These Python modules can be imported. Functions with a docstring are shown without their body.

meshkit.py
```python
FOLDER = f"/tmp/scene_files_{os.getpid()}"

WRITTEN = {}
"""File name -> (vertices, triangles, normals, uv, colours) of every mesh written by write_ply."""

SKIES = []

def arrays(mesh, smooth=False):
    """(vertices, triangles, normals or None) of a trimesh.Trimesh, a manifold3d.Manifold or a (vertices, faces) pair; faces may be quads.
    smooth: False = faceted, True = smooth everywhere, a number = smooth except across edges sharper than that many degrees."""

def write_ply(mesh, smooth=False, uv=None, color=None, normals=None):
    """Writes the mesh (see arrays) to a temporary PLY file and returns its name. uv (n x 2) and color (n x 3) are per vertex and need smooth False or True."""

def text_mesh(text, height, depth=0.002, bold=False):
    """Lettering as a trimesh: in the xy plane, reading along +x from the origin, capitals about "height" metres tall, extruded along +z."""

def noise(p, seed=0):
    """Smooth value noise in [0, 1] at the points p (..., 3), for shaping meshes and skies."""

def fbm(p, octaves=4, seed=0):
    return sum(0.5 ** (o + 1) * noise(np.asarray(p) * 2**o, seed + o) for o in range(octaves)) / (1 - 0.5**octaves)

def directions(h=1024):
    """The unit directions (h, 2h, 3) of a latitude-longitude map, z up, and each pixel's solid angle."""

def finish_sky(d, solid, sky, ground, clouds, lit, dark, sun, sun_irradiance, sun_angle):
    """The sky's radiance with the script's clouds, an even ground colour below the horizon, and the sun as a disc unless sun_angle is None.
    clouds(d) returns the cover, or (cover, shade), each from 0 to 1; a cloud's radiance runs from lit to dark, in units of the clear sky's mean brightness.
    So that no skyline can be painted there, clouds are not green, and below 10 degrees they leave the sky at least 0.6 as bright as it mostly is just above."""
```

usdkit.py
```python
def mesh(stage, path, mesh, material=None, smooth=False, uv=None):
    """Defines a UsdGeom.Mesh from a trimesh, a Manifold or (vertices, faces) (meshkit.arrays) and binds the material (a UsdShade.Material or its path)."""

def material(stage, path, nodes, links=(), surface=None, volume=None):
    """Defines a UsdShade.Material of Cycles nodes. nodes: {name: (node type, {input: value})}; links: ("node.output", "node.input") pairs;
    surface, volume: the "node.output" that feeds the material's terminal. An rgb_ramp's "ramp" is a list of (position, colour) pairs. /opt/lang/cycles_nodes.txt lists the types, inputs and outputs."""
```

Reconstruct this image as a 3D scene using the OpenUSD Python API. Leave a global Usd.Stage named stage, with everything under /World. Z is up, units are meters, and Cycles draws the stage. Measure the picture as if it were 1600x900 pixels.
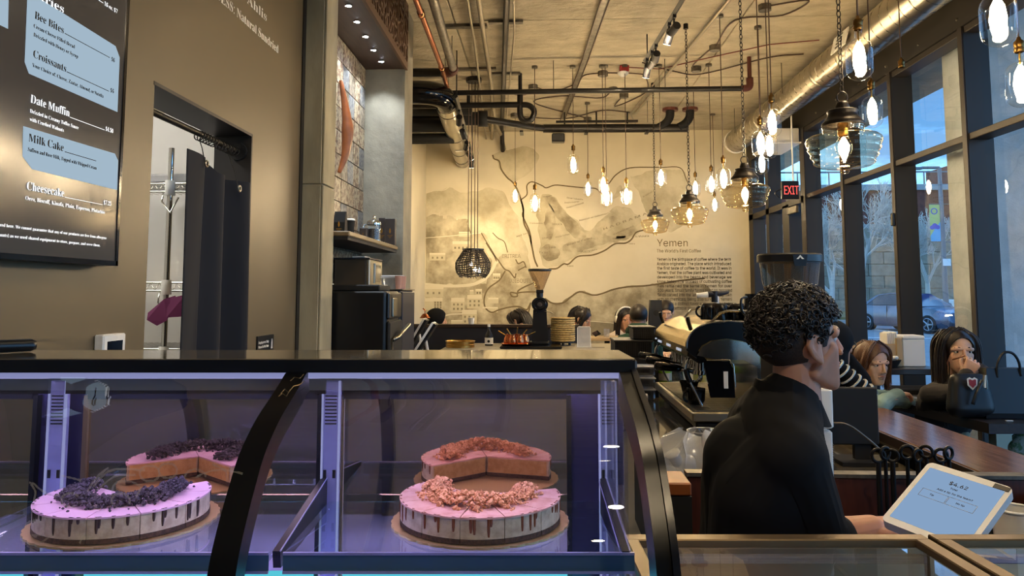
import math, random, glob
import numpy as np, trimesh, manifold3d, shapely
from shapely.geometry import Polygon, LineString, Point, box as sbox
from shapely import affinity
from scipy.spatial import Voronoi
from pxr import Usd, UsdGeom, UsdLux, UsdShade, Gf, Sdf, Vt
import usdkit, meshkit

PI = math.pi
stage = Usd.Stage.CreateInMemory()
UsdGeom.SetStageUpAxis(stage, 'Z')
UsdGeom.Xform.Define(stage, '/World')
rng = np.random.default_rng(7)
random.seed(7)

# ------------------------------------------------------------------ camera
FPX, CX, CY = 1180.0, 800.0, 354.0
EYE = np.array([0, 0, 1.5]); YAW = math.radians(2.4); PITCH = math.radians(5.0)
cam = UsdGeom.Camera.Define(stage, '/World/Camera')
cam.CreateHorizontalApertureAttr(36.0)
cam.CreateVerticalApertureAttr(20.25)
cam.CreateFocalLengthAttr(36.0 * FPX / 1600)
cam.CreateVerticalApertureOffsetAttr(-(450 - CY) / 1600 * 36.0)
cam.CreateClippingRangeAttr(Gf.Vec2f(0.05, 1000))
cam.AddTranslateOp().Set(Gf.Vec3d(*EYE.tolist()))
cam.AddRotateZOp().Set(math.degrees(YAW))
cam.AddRotateXOp().Set(90 + math.degrees(PITCH))
cam.CreateExposureAttr(0.47)

# ------------------------------------------------------------------ sky (blue dusk)
sky = UsdLux.DomeLight.Define(stage, '/World/Sky')
sky.CreateIntensityAttr(1.0)
sky_mat = usdkit.material(stage, '/World/Looks/sky', {
    's': ('sky_texture', {'sky_type': 'hosek_wilkie', 'sun_direction': (-0.8, 0.3, 0.35), 'turbidity': 2.6, 'ground_albedo': 0.3}),
    'tc': ('texture_coordinate', {}),
    'mp': ('mapping', {'scale': (1, 1, 3.5)}),
    'n': ('noise_texture', {'scale': 2.2, 'detail': 6, 'roughness': 0.55}),
    'r': ('rgb_ramp', {'ramp': [(0, (0, 0, 0)), (0.45, (0, 0, 0)), (0.75, (1, 1, 1)), (1, (1, 1, 1))]}),
    'f': ('math', {'math_type': 'multiply', 'value2': 0.16}),
    'm': ('mix', {'mix_type': 'mix', 'color2': (3.4, 4.6, 6.2)}),
    't': ('mix', {'mix_type': 'multiply', 'fac': 1.0, 'color2': (0.42, 0.70, 1.0)}),
    'b': ('background_shader', {'strength': 5.4})},
    [('tc.generated', 'mp.vector'), ('mp.vector', 'n.vector'), ('n.fac', 'r.fac'), ('r.color', 'f.value1'), ('f.value', 'm.fac'),
     ('s.color', 'm.color1'), ('m.color', 't.color1'), ('t.color', 'b.color')], surface='b.background')
UsdShade.MaterialBindingAPI.Apply(sky.GetPrim()).Bind(sky_mat)

# lamp strengths (each lamp itself is made in its builder)
BULB_GLOW, SHADE_GLOW, SPOT_POWER, LED_GLOW, DOWNLIGHT = 155.0, 150.0, 1400.0, 29.0, 2500.0
WARM = (1.0, 0.78, 0.48)

# ------------------------------------------------------------------ pixel -> point helpers
fw = np.array([-math.sin(YAW) * math.cos(PITCH), math.cos(YAW) * math.cos(PITCH), math.sin(PITCH)])
rt = np.array([math.cos(YAW), math.sin(YAW), 0.0]); up = np.cross(rt, fw)
def ray(px, py): return fw + rt * (px - CX) / FPX - up * (py - CY) / FPX
def aty(px, py, Y): r = ray(px, py); return EYE + r * (Y / r[1])
def atx(px, py, X): r = ray(px, py); return EYE + r * (X / r[0])
def atz(px, py, Z): r = ray(px, py); return EYE + r * ((Z - EYE[2]) / r[2])
RZ = trimesh.transformations.rotation_matrix(YAW, [0, 0, 1])     # the display cases stand square to the viewer, 2.4 degrees off the building

# ------------------------------------------------------------------ mesh helpers
def M(*ms):
    ms = [m for a in ms for m in (a if isinstance(a, (list, tuple)) else [a])]
    return trimesh.util.concatenate(ms)
def tm(v, f): return trimesh.Trimesh(np.asarray(v, float), np.asarray(f, int), process=False)
def bx(x0, x1, y0, y1, z0, z1, r=0.0):
    x0, x1 = min(x0, x1), max(x0, x1); y0, y1 = min(y0, y1), max(y0, y1); z0, z1 = min(z0, z1), max(z0, z1)
    c = np.array([(x0 + x1) / 2, (y0 + y1) / 2, (z0 + z1) / 2]); h = np.array([x1 - x0, y1 - y0, z1 - z0]) / 2
    if r <= 0:
        m = trimesh.creation.box(2 * h); m.apply_translation(c); return m
    r = min(r, 0.95 * h.min()); P = []
    for s in np.ndindex(2, 2, 2):
        s = np.array(s) * 2 - 1
        for k in range(3):
            q = s * (h - r); q[k] = s[k] * h[k]; P.append(c + q)
    return trimesh.convex.convex_hull(np.array(P))
def rbox(x0, x1, y0, y1, z0, z1, r, n=3):
    """box with rounded vertical edges and a small top and bottom rounding"""
    poly = sbox(min(x0, x1) + r, min(y0, y1) + r, max(x0, x1) - r, max(y0, y1) - r).buffer(r, quad_segs=n)
    pts = np.array(poly.exterior.coords)[:-1]; c = pts.mean(0); e = min(r * 0.35, 0.3 * abs(z1 - z0))
    rings = []
    for z, s in ((z0, e), (z0 + e, 0), (z1 - e, 0), (z1, e)):
        d = pts - c; q = c + d * (1 - s / np.maximum(np.abs(d).max(), 1e-6)); rings.append(np.c_[q, np.full(len(q), z)])
    return trimesh.convex.convex_hull(np.vstack(rings))
def frame_of(d):
    d = np.asarray(d, float); d = d / np.linalg.norm(d)
    a = np.array([0, 0, 1.0]) if abs(d[2]) < 0.9 else np.array([1.0, 0, 0])
    u = np.cross(a, d); u /= np.linalg.norm(u); return u, np.cross(d, u), d
def tube(pts, r, n=8, closed=False, caps=True):
    pts = np.asarray(pts, float); k = len(pts); rr = np.broadcast_to(np.asarray(r, float), (k,))
    if closed: t = np.roll(pts, -1, 0) - np.roll(pts, 1, 0)
    else:
        t = np.gradient(pts, axis=0)
    t /= np.maximum(np.linalg.norm(t, axis=1, keepdims=True), 1e-12)
    u, _, _ = frame_of(t[0]); rings = []
    a = np.arange(n) * 2 * PI / n
    for i in range(k):
        u = u - t[i] * (u @ t[i]); u /= np.linalg.norm(u); w = np.cross(t[i], u)
        rings.append(pts[i] + rr[i] * (np.cos(a)[:, None] * u + np.sin(a)[:, None] * w))
    V = np.vstack(rings); F = []
    for i in range(k if closed else k - 1):
        o, p = i * n, ((i + 1) % k) * n
        for j in range(n):
            j2 = (j + 1) % n; F += [[o + j, o + j2, p + j2], [o + j, p + j2, p + j]]
    if not closed and caps:
        V = np.vstack([V, pts[0], pts[-1]]); b = k * n
        for j in range(n):
            F.append([b, (j + 1) % n, j]); F.append([b + 1, (k - 1) * n + j, (k - 1) * n + (j + 1) % n])
    return tm(V, F)
def cyl(a, b, r, n=12, r2=None):
    return tube([a, b], [r, r if r2 is None else r2], n)
def lathe(prof, n=24, at=(0, 0, 0), axis=None, close=False):
    prof = np.asarray(prof, float); k = len(prof); a = np.arange(n) * 2 * PI / n
    V = np.stack([prof[:, 0, None] * np.cos(a), prof[:, 0, None] * np.sin(a), np.repeat(prof[:, 1, None], n, 1)], -1).reshape(-1, 3); F = []
    for i in range(k - 1):
        for j in range(n):
            j2 = (j + 1) % n; o, p = i * n, (i + 1) * n
            F += [[o + j, o + j2, p + j2], [o + j, p + j2, p + j]]
    m = tm(V, F)
    if axis is not None: m.apply_transform(trimesh.geometry.align_vectors([0, 0, 1], axis))
    m.apply_translation(at); return m
def sheet(P, thick=None):
    P = np.asarray(P, float); m, n = P.shape[:2]; V = P.reshape(-1, 3)
    idx = np.arange(m * n).reshape(m, n)
    q = np.stack([idx[:-1, :-1], idx[:-1, 1:], idx[1:, 1:], idx[1:, :-1]], -1).reshape(-1, 4)
    F = np.vstack([q[:, [0, 1, 2]], q[:, [0, 2, 3]]])
    if not thick: return tm(V, F)
    s = tm(V, F); nn = s.vertex_normals; V2 = V - nn * thick; o = m * n
    B = np.concatenate([idx[0, :-1], idx[:-1, -1], idx[-1, :0:-1], idx[:0:-1, 0]]); B2 = np.roll(B, -1)
    side = np.vstack([np.c_[B, B + o, B2 + o], np.c_[B, B2 + o, B2]])
    return tm(np.vstack([V, V2]), np.vstack([F, F[:, ::-1] + o, side]))
def ext(poly, h):
    gs = [g for g in getattr(poly, 'geoms', [poly]) if g.geom_type == 'Polygon' and g.area > 1e-10]
    return M([trimesh.creation.extrude_polygon(g, h, engine='earcut') for g in gs])
def onto(m, o, xd, yd):
    """maps a mesh drawn in the xy plane to the plane at o with axes xd, yd"""
    xd, yd = np.asarray(xd, float), np.asarray(yd, float); T = np.eye(4)
    T[:3, 0], T[:3, 1], T[:3, 2], T[:3, 3] = xd, yd, np.cross(xd, yd), o
    m = m.copy(); m.apply_transform(T); return m
YZ = ((0, 1, 0), (0, 0, 1)); XZ = ((1, 0, 0), (0, 0, 1))
def prism_x(pts, x0, x1): return onto(ext(Polygon(pts), x1 - x0), (x0, 0, 0), *YZ)          # outline in (y, z)
def prism_y(pts, y0, y1): return onto(ext(Polygon(pts), y1 - y0), (0, y1, 0), *XZ)          # outline in (x, z)
def prism_z(pts, z0, z1): m = ext(Polygon(pts), z1 - z0); m.apply_translation((0, 0, z0)); return m
def stroke(pts, w): return LineString(pts).buffer(w / 2, quad_segs=3)
def spline(pts, n=8):
    """Catmull-Rom through pts"""
    P = np.asarray(pts, float); P = np.vstack([2 * P[0] - P[1], P, 2 * P[-1] - P[-2]]); out = []
    for i in range(1, len(P) - 2):
        for t in np.linspace(0, 1, n, endpoint=False):
            out.append(0.5 * (2 * P[i] + (P[i + 1] - P[i - 1]) * t + (2 * P[i - 1] - 5 * P[i] + 4 * P[i + 1] - P[i + 2]) * t * t + (3 * P[i] - P[i - 1] - 3 * P[i + 1] + P[i + 2]) * t ** 3))
    return np.array(out + [P[-2]])
def ball(c, r, sub=2, s=(1, 1, 1)):
    m = trimesh.creation.icosphere(sub, 1.0); m.apply_scale(np.asarray(s, float) * r); m.apply_translation(c); return m
def rotate(m, ang, ax, at=(0, 0, 0)):
    m = m.copy(); m.apply_transform(trimesh.transformations.rotation_matrix(ang, ax, at)); return m
def case_frame(m): m = m.copy(); m.apply_transform(RZ); return m

FONTS = glob.glob('/opt/blender-*/*/datafiles/fonts/')[0]
def text(s, h, serif=False, squeeze=1.0, thin=0.0, res=40, depth=0.0012, width=None):
    """flat lettering in the xy plane; width fixes the total length"""
    from PIL import Image, ImageDraw, ImageFont
    if serif:
        s = ''.join(chr(0x1D400 + ord(c) - 65) if 'A' <= c <= 'Z' else chr(0x1D41A + ord(c) - 97) if 'a' <= c <= 'z' else chr(0x1D7CE + ord(c) - 48) if '0' <= c <= '9' else c for c in s)
    font = ImageFont.truetype(FONTS + ('NotoSansMath-Regular.woff2' if serif else 'Inter.woff2'), res)
    x0, y0, x1, y1 = font.getbbox(s, anchor='ls')
    im = Image.new('L', (x1 - x0 + 8, y1 - y0 + 8))
    ImageDraw.Draw(im).text((4 - x0, 4 - y0), s, 255, font, anchor='ls')
    on = np.pad(np.asarray(im) > 110, ((0, 0), (1, 1))).astype(np.int8)
    rows, st = np.nonzero(np.diff(on, axis=1) == 1); en = np.nonzero(np.diff(on, axis=1) == -1)[1]
    shp = shapely.union_all(shapely.box(st, -rows - 1, en, -rows)).buffer(0.45 - thin).buffer(-0.45).simplify(0.55)
    k = h / (res * 0.70)
    shp = affinity.affine_transform(shp, [k * squeeze, 0, 0, k, -4 * k * squeeze, (4 - y0) * k])
    if width: shp = affinity.scale(shp, width / max(shp.bounds[2] - shp.bounds[0], 1e-6), 1, origin=(shp.bounds[0], 0))
    return ext(shp, depth)

# ------------------------------------------------------------------ scene helpers
_n = {}
def uniq(parent, name):
    i = _n.get((parent, name), 0); _n[(parent, name)] = i + 1
    return f'{parent}/{name}' if i == 0 else f'{parent}/{name}_{i:03d}'
def setdata(prim, **kw):
    for k, v in kw.items():
        if v: prim.SetCustomDataByKey(k, v)
class Thing:
    def __init__(s, name, label, cat, loc=(0, 0, 0), group=None, kind=None):
        s.loc = np.asarray(loc, float); s.path = uniq('/World', name); s.name = name
        x = UsdGeom.Xform.Define(stage, s.path); x.AddTranslateOp().Set(Gf.Vec3d(*s.loc.tolist())); s.prim = x.GetPrim()
        s.data = dict(label=label, category=cat, group=group, kind=kind); setdata(s.prim, **s.data)
    def add(s, name, mesh, mat, smooth=False, under=None, label=None, kind=None):
        m = mesh.copy(); m.apply_translation(-s.loc); p = uniq(under or s.path, name)
        pr = usdkit.mesh(stage, p, m, MAT[mat], smooth).GetPrim(); setdata(pr, label=label, kind=kind); return p
    def curves(s, name, strands, widths, mat, under=None):
        p = uniq(under or s.path, name); c = UsdGeom.BasisCurves.Define(stage, p)
        pts = np.vstack(strands) - s.loc
        c.CreatePointsAttr(Vt.Vec3fArray.FromNumpy(pts.astype(np.float32))); c.CreateCurveVertexCountsAttr([len(x) for x in strands])
        c.CreateTypeAttr('linear'); c.CreateWidthsAttr(Vt.FloatArray.FromNumpy(np.asarray(widths, np.float32))); c.SetWidthsInterpolation('vertex' if len(widths) > 1 else 'constant')
        UsdShade.MaterialBindingAPI.Apply(c.GetPrim()).Bind(MAT[mat]); return p
    def copy(s, loc, label, group=None, rotz=0.0, scale=None):
        p = uniq('/World', s.name); x = UsdGeom.Xform.Define(stage, p); pr = x.GetPrim()
        pr.GetReferences().AddInternalReference(s.path); x.ClearXformOpOrder()
        x.GetTranslateOp().Set(Gf.Vec3d(*map(float, loc))) if x.GetTranslateOp() else x.AddTranslateOp().Set(Gf.Vec3d(*map(float, loc)))
        ops = [UsdGeom.XformOp(pr.GetAttribute('xformOp:translate'))]
        if rotz: o = x.AddRotateZOp(); o.Set(rotz); ops.append(o)
        if scale is not None: o = x.AddScaleOp(); o.Set(Gf.Vec3f(*map(float, np.broadcast_to(scale, 3)))); ops.append(o)
        x.SetXformOpOrder(ops)
        setdata(pr, label=label, group=group or s.data['group'], category=s.data['category']); pr.SetInstanceable(True); return pr
def one(name, label, cat, mesh, mat, smooth=False, group=None, kind=None):
    pr = usdkit.mesh(stage, uniq('/World', name), mesh, MAT[mat], smooth).GetPrim(); setdata(pr, label=label, category=cat, group=group, kind=kind); return str(pr.GetPath())
def piece(parent, name, mesh, mat, smooth=False, label=None, kind=None):
    pr = usdkit.mesh(stage, uniq(parent, name), mesh, MAT[mat], smooth).GetPrim(); setdata(pr, label=label, kind=kind); return str(pr.GetPath())
def struct(name, mesh, mat, label, cat, smooth=False): return one(name, label, cat, mesh, mat, smooth, kind='structure')
def spot(parent, pos, to, power, angle, color=WARM, radius=0.03, soft=0.4):
    """the light of a lamp, inside that lamp's own object"""
    l = UsdLux.SphereLight.Define(stage, uniq(parent, 'lamp_light')); l.CreateRadiusAttr(radius); l.CreateIntensityAttr(power); l.CreateColorAttr(Gf.Vec3f(*color))
    base = np.asarray(stage.GetPrimAtPath(parent).GetAttribute('xformOp:translate').Get() or (0, 0, 0), float)
    d = np.asarray(to, float) - np.asarray(pos, float); d /= np.linalg.norm(d); u, w, _ = frame_of(-d)
    Tm = Gf.Matrix4d(*[*u, 0, *w, 0, *(-d), 0, *(np.asarray(pos, float) - base), 1]); l.AddTransformOp().Set(Tm)
    sh = UsdLux.ShapingAPI.Apply(l.GetPrim()); sh.CreateShapingConeAngleAttr(angle); sh.CreateShapingConeSoftnessAttr(soft)
# ------------------------------------------------------------------ materials
MAT = {}
def lin(c):
    c = np.asarray(c, float) / 255.0; return tuple(np.where(c <= 0.04045, c / 12.92, ((c + 0.055) / 1.055) ** 2.4).tolist())
def pm(name, col, rough=0.5, metal=0.0, noise=None, bump=None, col2=None, stretch=(1, 1, 1), vary=0.0, **kw):
    """principled; noise=(scale, low, high) mixes col to col2 by a noise field; bump=(scale, strength, distance)"""
    c1 = lin(col); N = {'p': ('principled_bsdf', {'base_color': c1, 'roughness': rough, 'metallic': metal, **kw})}; L = []
    if noise or bump:
        N['g'] = ('geometry', {}); N['mp'] = ('mapping', {'scale': stretch}); L.append(('g.position', 'mp.vector'))
    if noise:
        c2 = lin(col2 if col2 is not None else tuple(0.7 * x for x in col))
        N['n'] = ('noise_texture', {'scale': noise[0], 'detail': 6, 'roughness': 0.6})
        N['r'] = ('rgb_ramp', {'ramp': [(0, c1), (noise[1], c1), (noise[2], c2), (1, c2)]})
        L += [('mp.vector', 'n.vector'), ('n.fac', 'r.fac')]; last = 'r.color'
        if vary:
            N['oi'] = ('object_info', {}); N['vr'] = ('map_range', {'from_min': 0, 'from_max': 1, 'to_min': 1 - vary, 'to_max': 1 + vary})
            N['vm'] = ('mix', {'mix_type': 'multiply', 'fac': 1.0}); L += [('oi.random', 'vr.value'), ('vr.result', 'vm.color2'), (last, 'vm.color1')]; last = 'vm.color'
        L.append((last, 'p.base_color'))
    if bump:
        N['bn'] = ('noise_texture', {'scale': bump[0], 'detail': 5, 'roughness': 0.6}); N['b'] = ('bump', {'strength': bump[1], 'distance': bump[2]})
        L += [('mp.vector', 'bn.vector'), ('bn.fac', 'b.height'), ('b.normal', 'p.normal')]
    MAT[name] = usdkit.material(stage, f'/World/Looks/{name}', N, L, surface='p.BSDF')
def emit(name, col, strength):
    MAT[name] = usdkit.material(stage, f'/World/Looks/{name}', {'e': ('emission', {'color': col, 'strength': strength})}, surface='e.emission')
def pane(name, tint=(1, 1, 1), base=0.04, edge=0.5, power=3.5, rough=0.0, gloss=(1, 1, 1), haze=0.0, hazecol=(0.5, 0.5, 0.5)):
    """thin glass: see-through, with a mirror part that grows towards grazing angles"""
    N = {'t': ('transparent_bsdf', {'color': tint}), 'g': ('glossy_bsdf', {'roughness': rough, 'color': gloss}), 'lw': ('layer_weight', {'blend': 0.5}),
         'pw': ('math', {'math_type': 'power', 'value2': power}), 'ma': ('math', {'math_type': 'multiply_add', 'value2': edge, 'value3': base, 'use_clamp': True}), 'm': ('mix_closure', {})}
    L = [('lw.facing', 'pw.value1'), ('pw.value', 'ma.value1'), ('ma.value', 'm.fac'), ('t.BSDF', 'm.closure1'), ('g.BSDF', 'm.closure2')]; out = 'm.closure'
    if haze:
        N |= {'d': ('diffuse_bsdf', {'color': hazecol}), 'm2': ('mix_closure', {'fac': haze})}; L += [('m.closure', 'm2.closure1'), ('d.BSDF', 'm2.closure2')]; out = 'm2.closure'
    MAT[name] = usdkit.material(stage, f'/World/Looks/{name}', N, L, surface=out)

pm('ceiling_concrete', (188, 177, 152), 0.85, noise=(4.0, 0.36, 0.7), col2=(160, 149, 126), bump=(11, 0.9, 0.02), stretch=(1, 1.8, 1))
pm('concrete', (150, 142, 122), 0.75, noise=(3.0, 0.3, 0.75), col2=(112, 106, 92), bump=(9, 0.5, 0.012))
pm('concrete_light', (172, 160, 130), 0.75, noise=(3.5, 0.35, 0.7), col2=(128, 118, 92), bump=(16, 0.35, 0.006), stretch=(1, 1, 0.35))
pm('concrete_top', (150, 140, 118), 0.35, noise=(5, 0.3, 0.75), col2=(112, 104, 88))
pm('brown_wall', (104, 90, 66), 0.42, noise=(0.9, 0.3, 0.8), col2=(96, 82, 60), bump=(160, 0.05, 0.002))
pm('dark_trim', (26, 22, 20), 0.5)
pm('plaster', (206, 196, 170), 0.8, noise=(1.4, 0.35, 0.75), col2=(192, 181, 154))
pm('mural_mid', (128, 116, 90), 0.85, noise=(3.6, 0.36, 0.64), col2=(190, 179, 150))
pm('mural_soft', (160, 149, 120), 0.85, noise=(2.6, 0.36, 0.66), col2=(198, 188, 160))
pm('mural_house', (178, 167, 138), 0.85, noise=(5, 0.3, 0.8), col2=(190, 180, 150))
pm('mural_dark', (108, 97, 74), 0.85, noise=(5, 0.3, 0.75), col2=(146, 136, 110))
pm('mural_line', (104, 89, 60), 0.85)
pm('mural_pale', (200, 190, 162), 0.85)
pm('mural_ink', (62, 54, 42), 0.85)
pm('white_wall', (208, 206, 200), 0.7)
pm('floor', (92, 84, 74), 0.4, noise=(2, 0.3, 0.7), col2=(78, 71, 62))
pm('mullion', (26, 23, 21), 0.5)
pm('mullion_edge', (30, 23, 17), 0.55)
pm('white_matte', (225, 222, 215), 0.5)
pm('white_gloss', (230, 228, 222), 0.25)
pm('black_plastic', (16, 16, 18), 0.35)
pm('black_matte', (12, 12, 13), 0.75)
pm('black_gloss', (10, 10, 12), 0.12)
pm('black_pipe', (24, 21, 20), 0.4, metal=0.3)
pm('iron', (40, 36, 33), 0.45, metal=0.7)
pm('chrome', (210, 208, 202), 0.12, metal=1.0)
pm('steel', (150, 142, 128), 0.3, metal=1.0)
pm('brushed_steel', (176, 168, 150), 0.34, metal=1.0, bump=(60, 0.08, 0.002), stretch=(1, 20, 20))
pm('duct_steel', (186, 178, 162), 0.3, metal=1.0, noise=(4, 0.3, 0.7), col2=(160, 152, 138))
pm('galvanized', (120, 114, 104), 0.5, metal=0.8, noise=(20, 0.4, 0.6), col2=(95, 90, 82))
pm('conduit', (160, 150, 130), 0.45, metal=0.6)
pm('copper', (176, 100, 58), 0.32, metal=1.0, noise=(6, 0.3, 0.7), col2=(130, 72, 42))
pm('copper_bright', (214, 130, 84), 0.18, metal=1.0)
pm('brass', (186, 146, 78), 0.25, metal=1.0)
pm('brass_dark', (120, 90, 48), 0.35, metal=1.0)
pm('gold_trim', (112, 94, 68), 0.42, metal=0.8)
pm('red_iron', (84, 40, 30), 0.5)
pm('red_plastic', (140, 18, 18), 0.4)
pm('red_wire', (110, 48, 36), 0.5)
pm('wire', (70, 52, 38), 0.6)
pm('cloth_navy', (13, 17, 29), 0.9, bump=(400, 0.1, 0.001))
pm('navy_panel', (26, 30, 44), 0.5)
pm('dark_wood', (54, 38, 28), 0.45, noise=(6, 0.3, 0.7), col2=(38, 26, 19), stretch=(8, 1, 8))
pm('soffit_wood', (70, 48, 36), 0.5, noise=(7, 0.3, 0.7), col2=(52, 35, 26), stretch=(8, 1, 8))
pm('lattice', (92, 66, 46), 0.6)
pm('red_wood', (84, 42, 32), 0.4, noise=(5, 0.3, 0.7), col2=(58, 27, 20), stretch=(10, 10, 1))
pm('ledge_wood', (112, 78, 56), 0.17, noise=(7, 0.3, 0.75), col2=(84, 56, 40), stretch=(10, 1, 10))
pm('orange_wood', (150, 84, 40), 0.4, noise=(8, 0.3, 0.7), col2=(110, 58, 28))
pm('pale_wood', (176, 150, 110), 0.5)
pane('window_glass', (0.93, 0.97, 0.99), 0.045, 0.6, 3.5)
pane('bulb_glass', (0.99, 0.97, 0.93), 0.04, 0.45, 3)
pane('shade_glass', (0.93, 0.86, 0.72), 0.08, 0.6, 2.2, gloss=(1.0, 0.86, 0.64))
pane('case_glass', (0.97, 0.985, 0.985), 0.05, 0.5, 3)
pane('shelf_glass', (0.86, 0.95, 0.95), 0.08, 0.6, 3)
pane('clear_plastic', (0.92, 0.92, 0.92), 0.06, 0.5, 3, haze=0.08, hazecol=(0.8, 0.8, 0.8))
pane('hazy_plastic', (0.8, 0.8, 0.8), 0.06, 0.4, 3, rough=0.2, haze=0.4, hazecol=(0.7, 0.7, 0.7))
pane('hopper_plastic', (0.72, 0.62, 0.5), 0.06, 0.4, 3, haze=0.08, hazecol=(0.4, 0.32, 0.22))
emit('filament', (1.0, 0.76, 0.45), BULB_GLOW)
emit('filament_shade', (1.0, 0.76, 0.45), SHADE_GLOW)
emit('spot_face', (1.0, 0.86, 0.62), 14.0)
emit('led_strip', (0.6, 0.52, 1.0), LED_GLOW)
emit('led_white', (0.75, 0.85, 1.0), 40.0)
emit('screen_blue', lin((176, 200, 218)), 0.6)
emit('screen_white', (0.9, 0.92, 0.95), 0.9)
emit('tablet_blue', lin((150, 182, 220)), 0.55)
emit('exit_red', (1.0, 0.05, 0.04), 2.5)
emit('headlight', (1.0, 0.98, 0.95), 14.0)
emit('candle', (1.0, 0.6, 0.25), 20.0)
# ------------------------------------------------------------------ the setting
CEIL = 3.7; XL = -1.29; XW = 2.75; XG = 2.855; YB = 10.2
struct('floor', bx(-5.0, 2.86, -4.2, 10.4, -0.15, 0.0), 'floor', 'brown polished floor of the coffee shop', 'floor')
cp = struct('ceiling', bx(-5.0, 2.86, -4.2, 10.4, CEIL + 0.02, CEIL + 0.2), 'ceiling_concrete', 'bare board-formed concrete ceiling slab with thin joints', 'ceiling')
ys = [-4.2, -1.9, 0.4, 2.3, 4.15, 5.96, 7.68, 8.46, 9.3, 10.4]; xs = [-5.0, -0.72, 1.6, 2.86]
for i in range(len(ys) - 1):
    for j in range(len(xs) - 1):
        dz = 0.004 * rng.random()
        piece(cp, 'panel', bx(xs[j] + 0.005, xs[j + 1] - 0.005, ys[i] + 0.006, ys[i + 1] - 0.006, CEIL + dz, CEIL + 0.02, 0.004), 'ceiling_concrete')
struct('wall_back', bx(-2.0, 2.87, YB, YB + 0.2, 0, CEIL), 'plaster', 'cream far wall printed with a map mural and text', 'wall')
W_BACK = '/World/wall_back'
# wall behind the viewer, closing the room
struct('wall_front', bx(-5.0, 2.87, -4.4, -4.2, 0, CEIL), 'plaster', 'plain plaster wall at the entrance end behind the viewer', 'wall')
# brown wall with the doorway
D0, D1, DH = 2.402, 3.255, 2.2
wl = M(bx(XL - 0.16, XL, -4.2, D0, 0, CEIL), bx(XL - 0.16, XL, D0, D1, DH, CEIL), bx(XL - 0.16, XL, D1, 3.9, 0, CEIL))
struct('wall_left', wl, 'brown_wall', 'brown painted wall with a doorway, left of the counter', 'wall')
tr = struct('trim_1', bx(XL - 0.17, XL + 0.006, 3.9, 3.945, 0, CEIL), 'dark_trim', 'thin dark strip where the brown wall meets the board-formed column', 'trim')
dr = struct('door_1', M(bx(XL - 0.165, XL + 0.002, D1 - 0.012, D1, 0, DH)), 'dark_trim', 'dark lining of the doorway behind the navy curtain', 'door frame')
piece(dr, 'header', bx(XL - 0.165, XL + 0.002, D0, D1, DH - 0.012, DH), 'dark_trim')
piece(dr, 'near_jamb', bx(XL - 0.165, XL - 0.002, D0, D0 + 0.01, 0, DH), 'brown_wall')
# back room behind the doorway
struct('wall_store', M(bx(-4.0, -1.45, 3.75, 3.9, 0, 2.42)), 'white_wall', 'white wall of the bright store room seen through the doorway', 'wall')
struct('wall_store_upper', M(bx(-4.0, -1.45, 3.76, 3.9, 2.42, CEIL)), 'concrete_light', 'tan strip above the white wall of the store room', 'wall')
struct('wall_store_side', bx(-4.2, -4.0, 1.0, 3.9, 0, CEIL), 'white_wall', 'far side wall of the white store room', 'wall')
struct('wall_store_near', bx(-4.0, -1.45, 1.0, 1.1, 0, CEIL), 'white_wall', 'near wall of the white store room, beside the doorway', 'wall')
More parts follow.
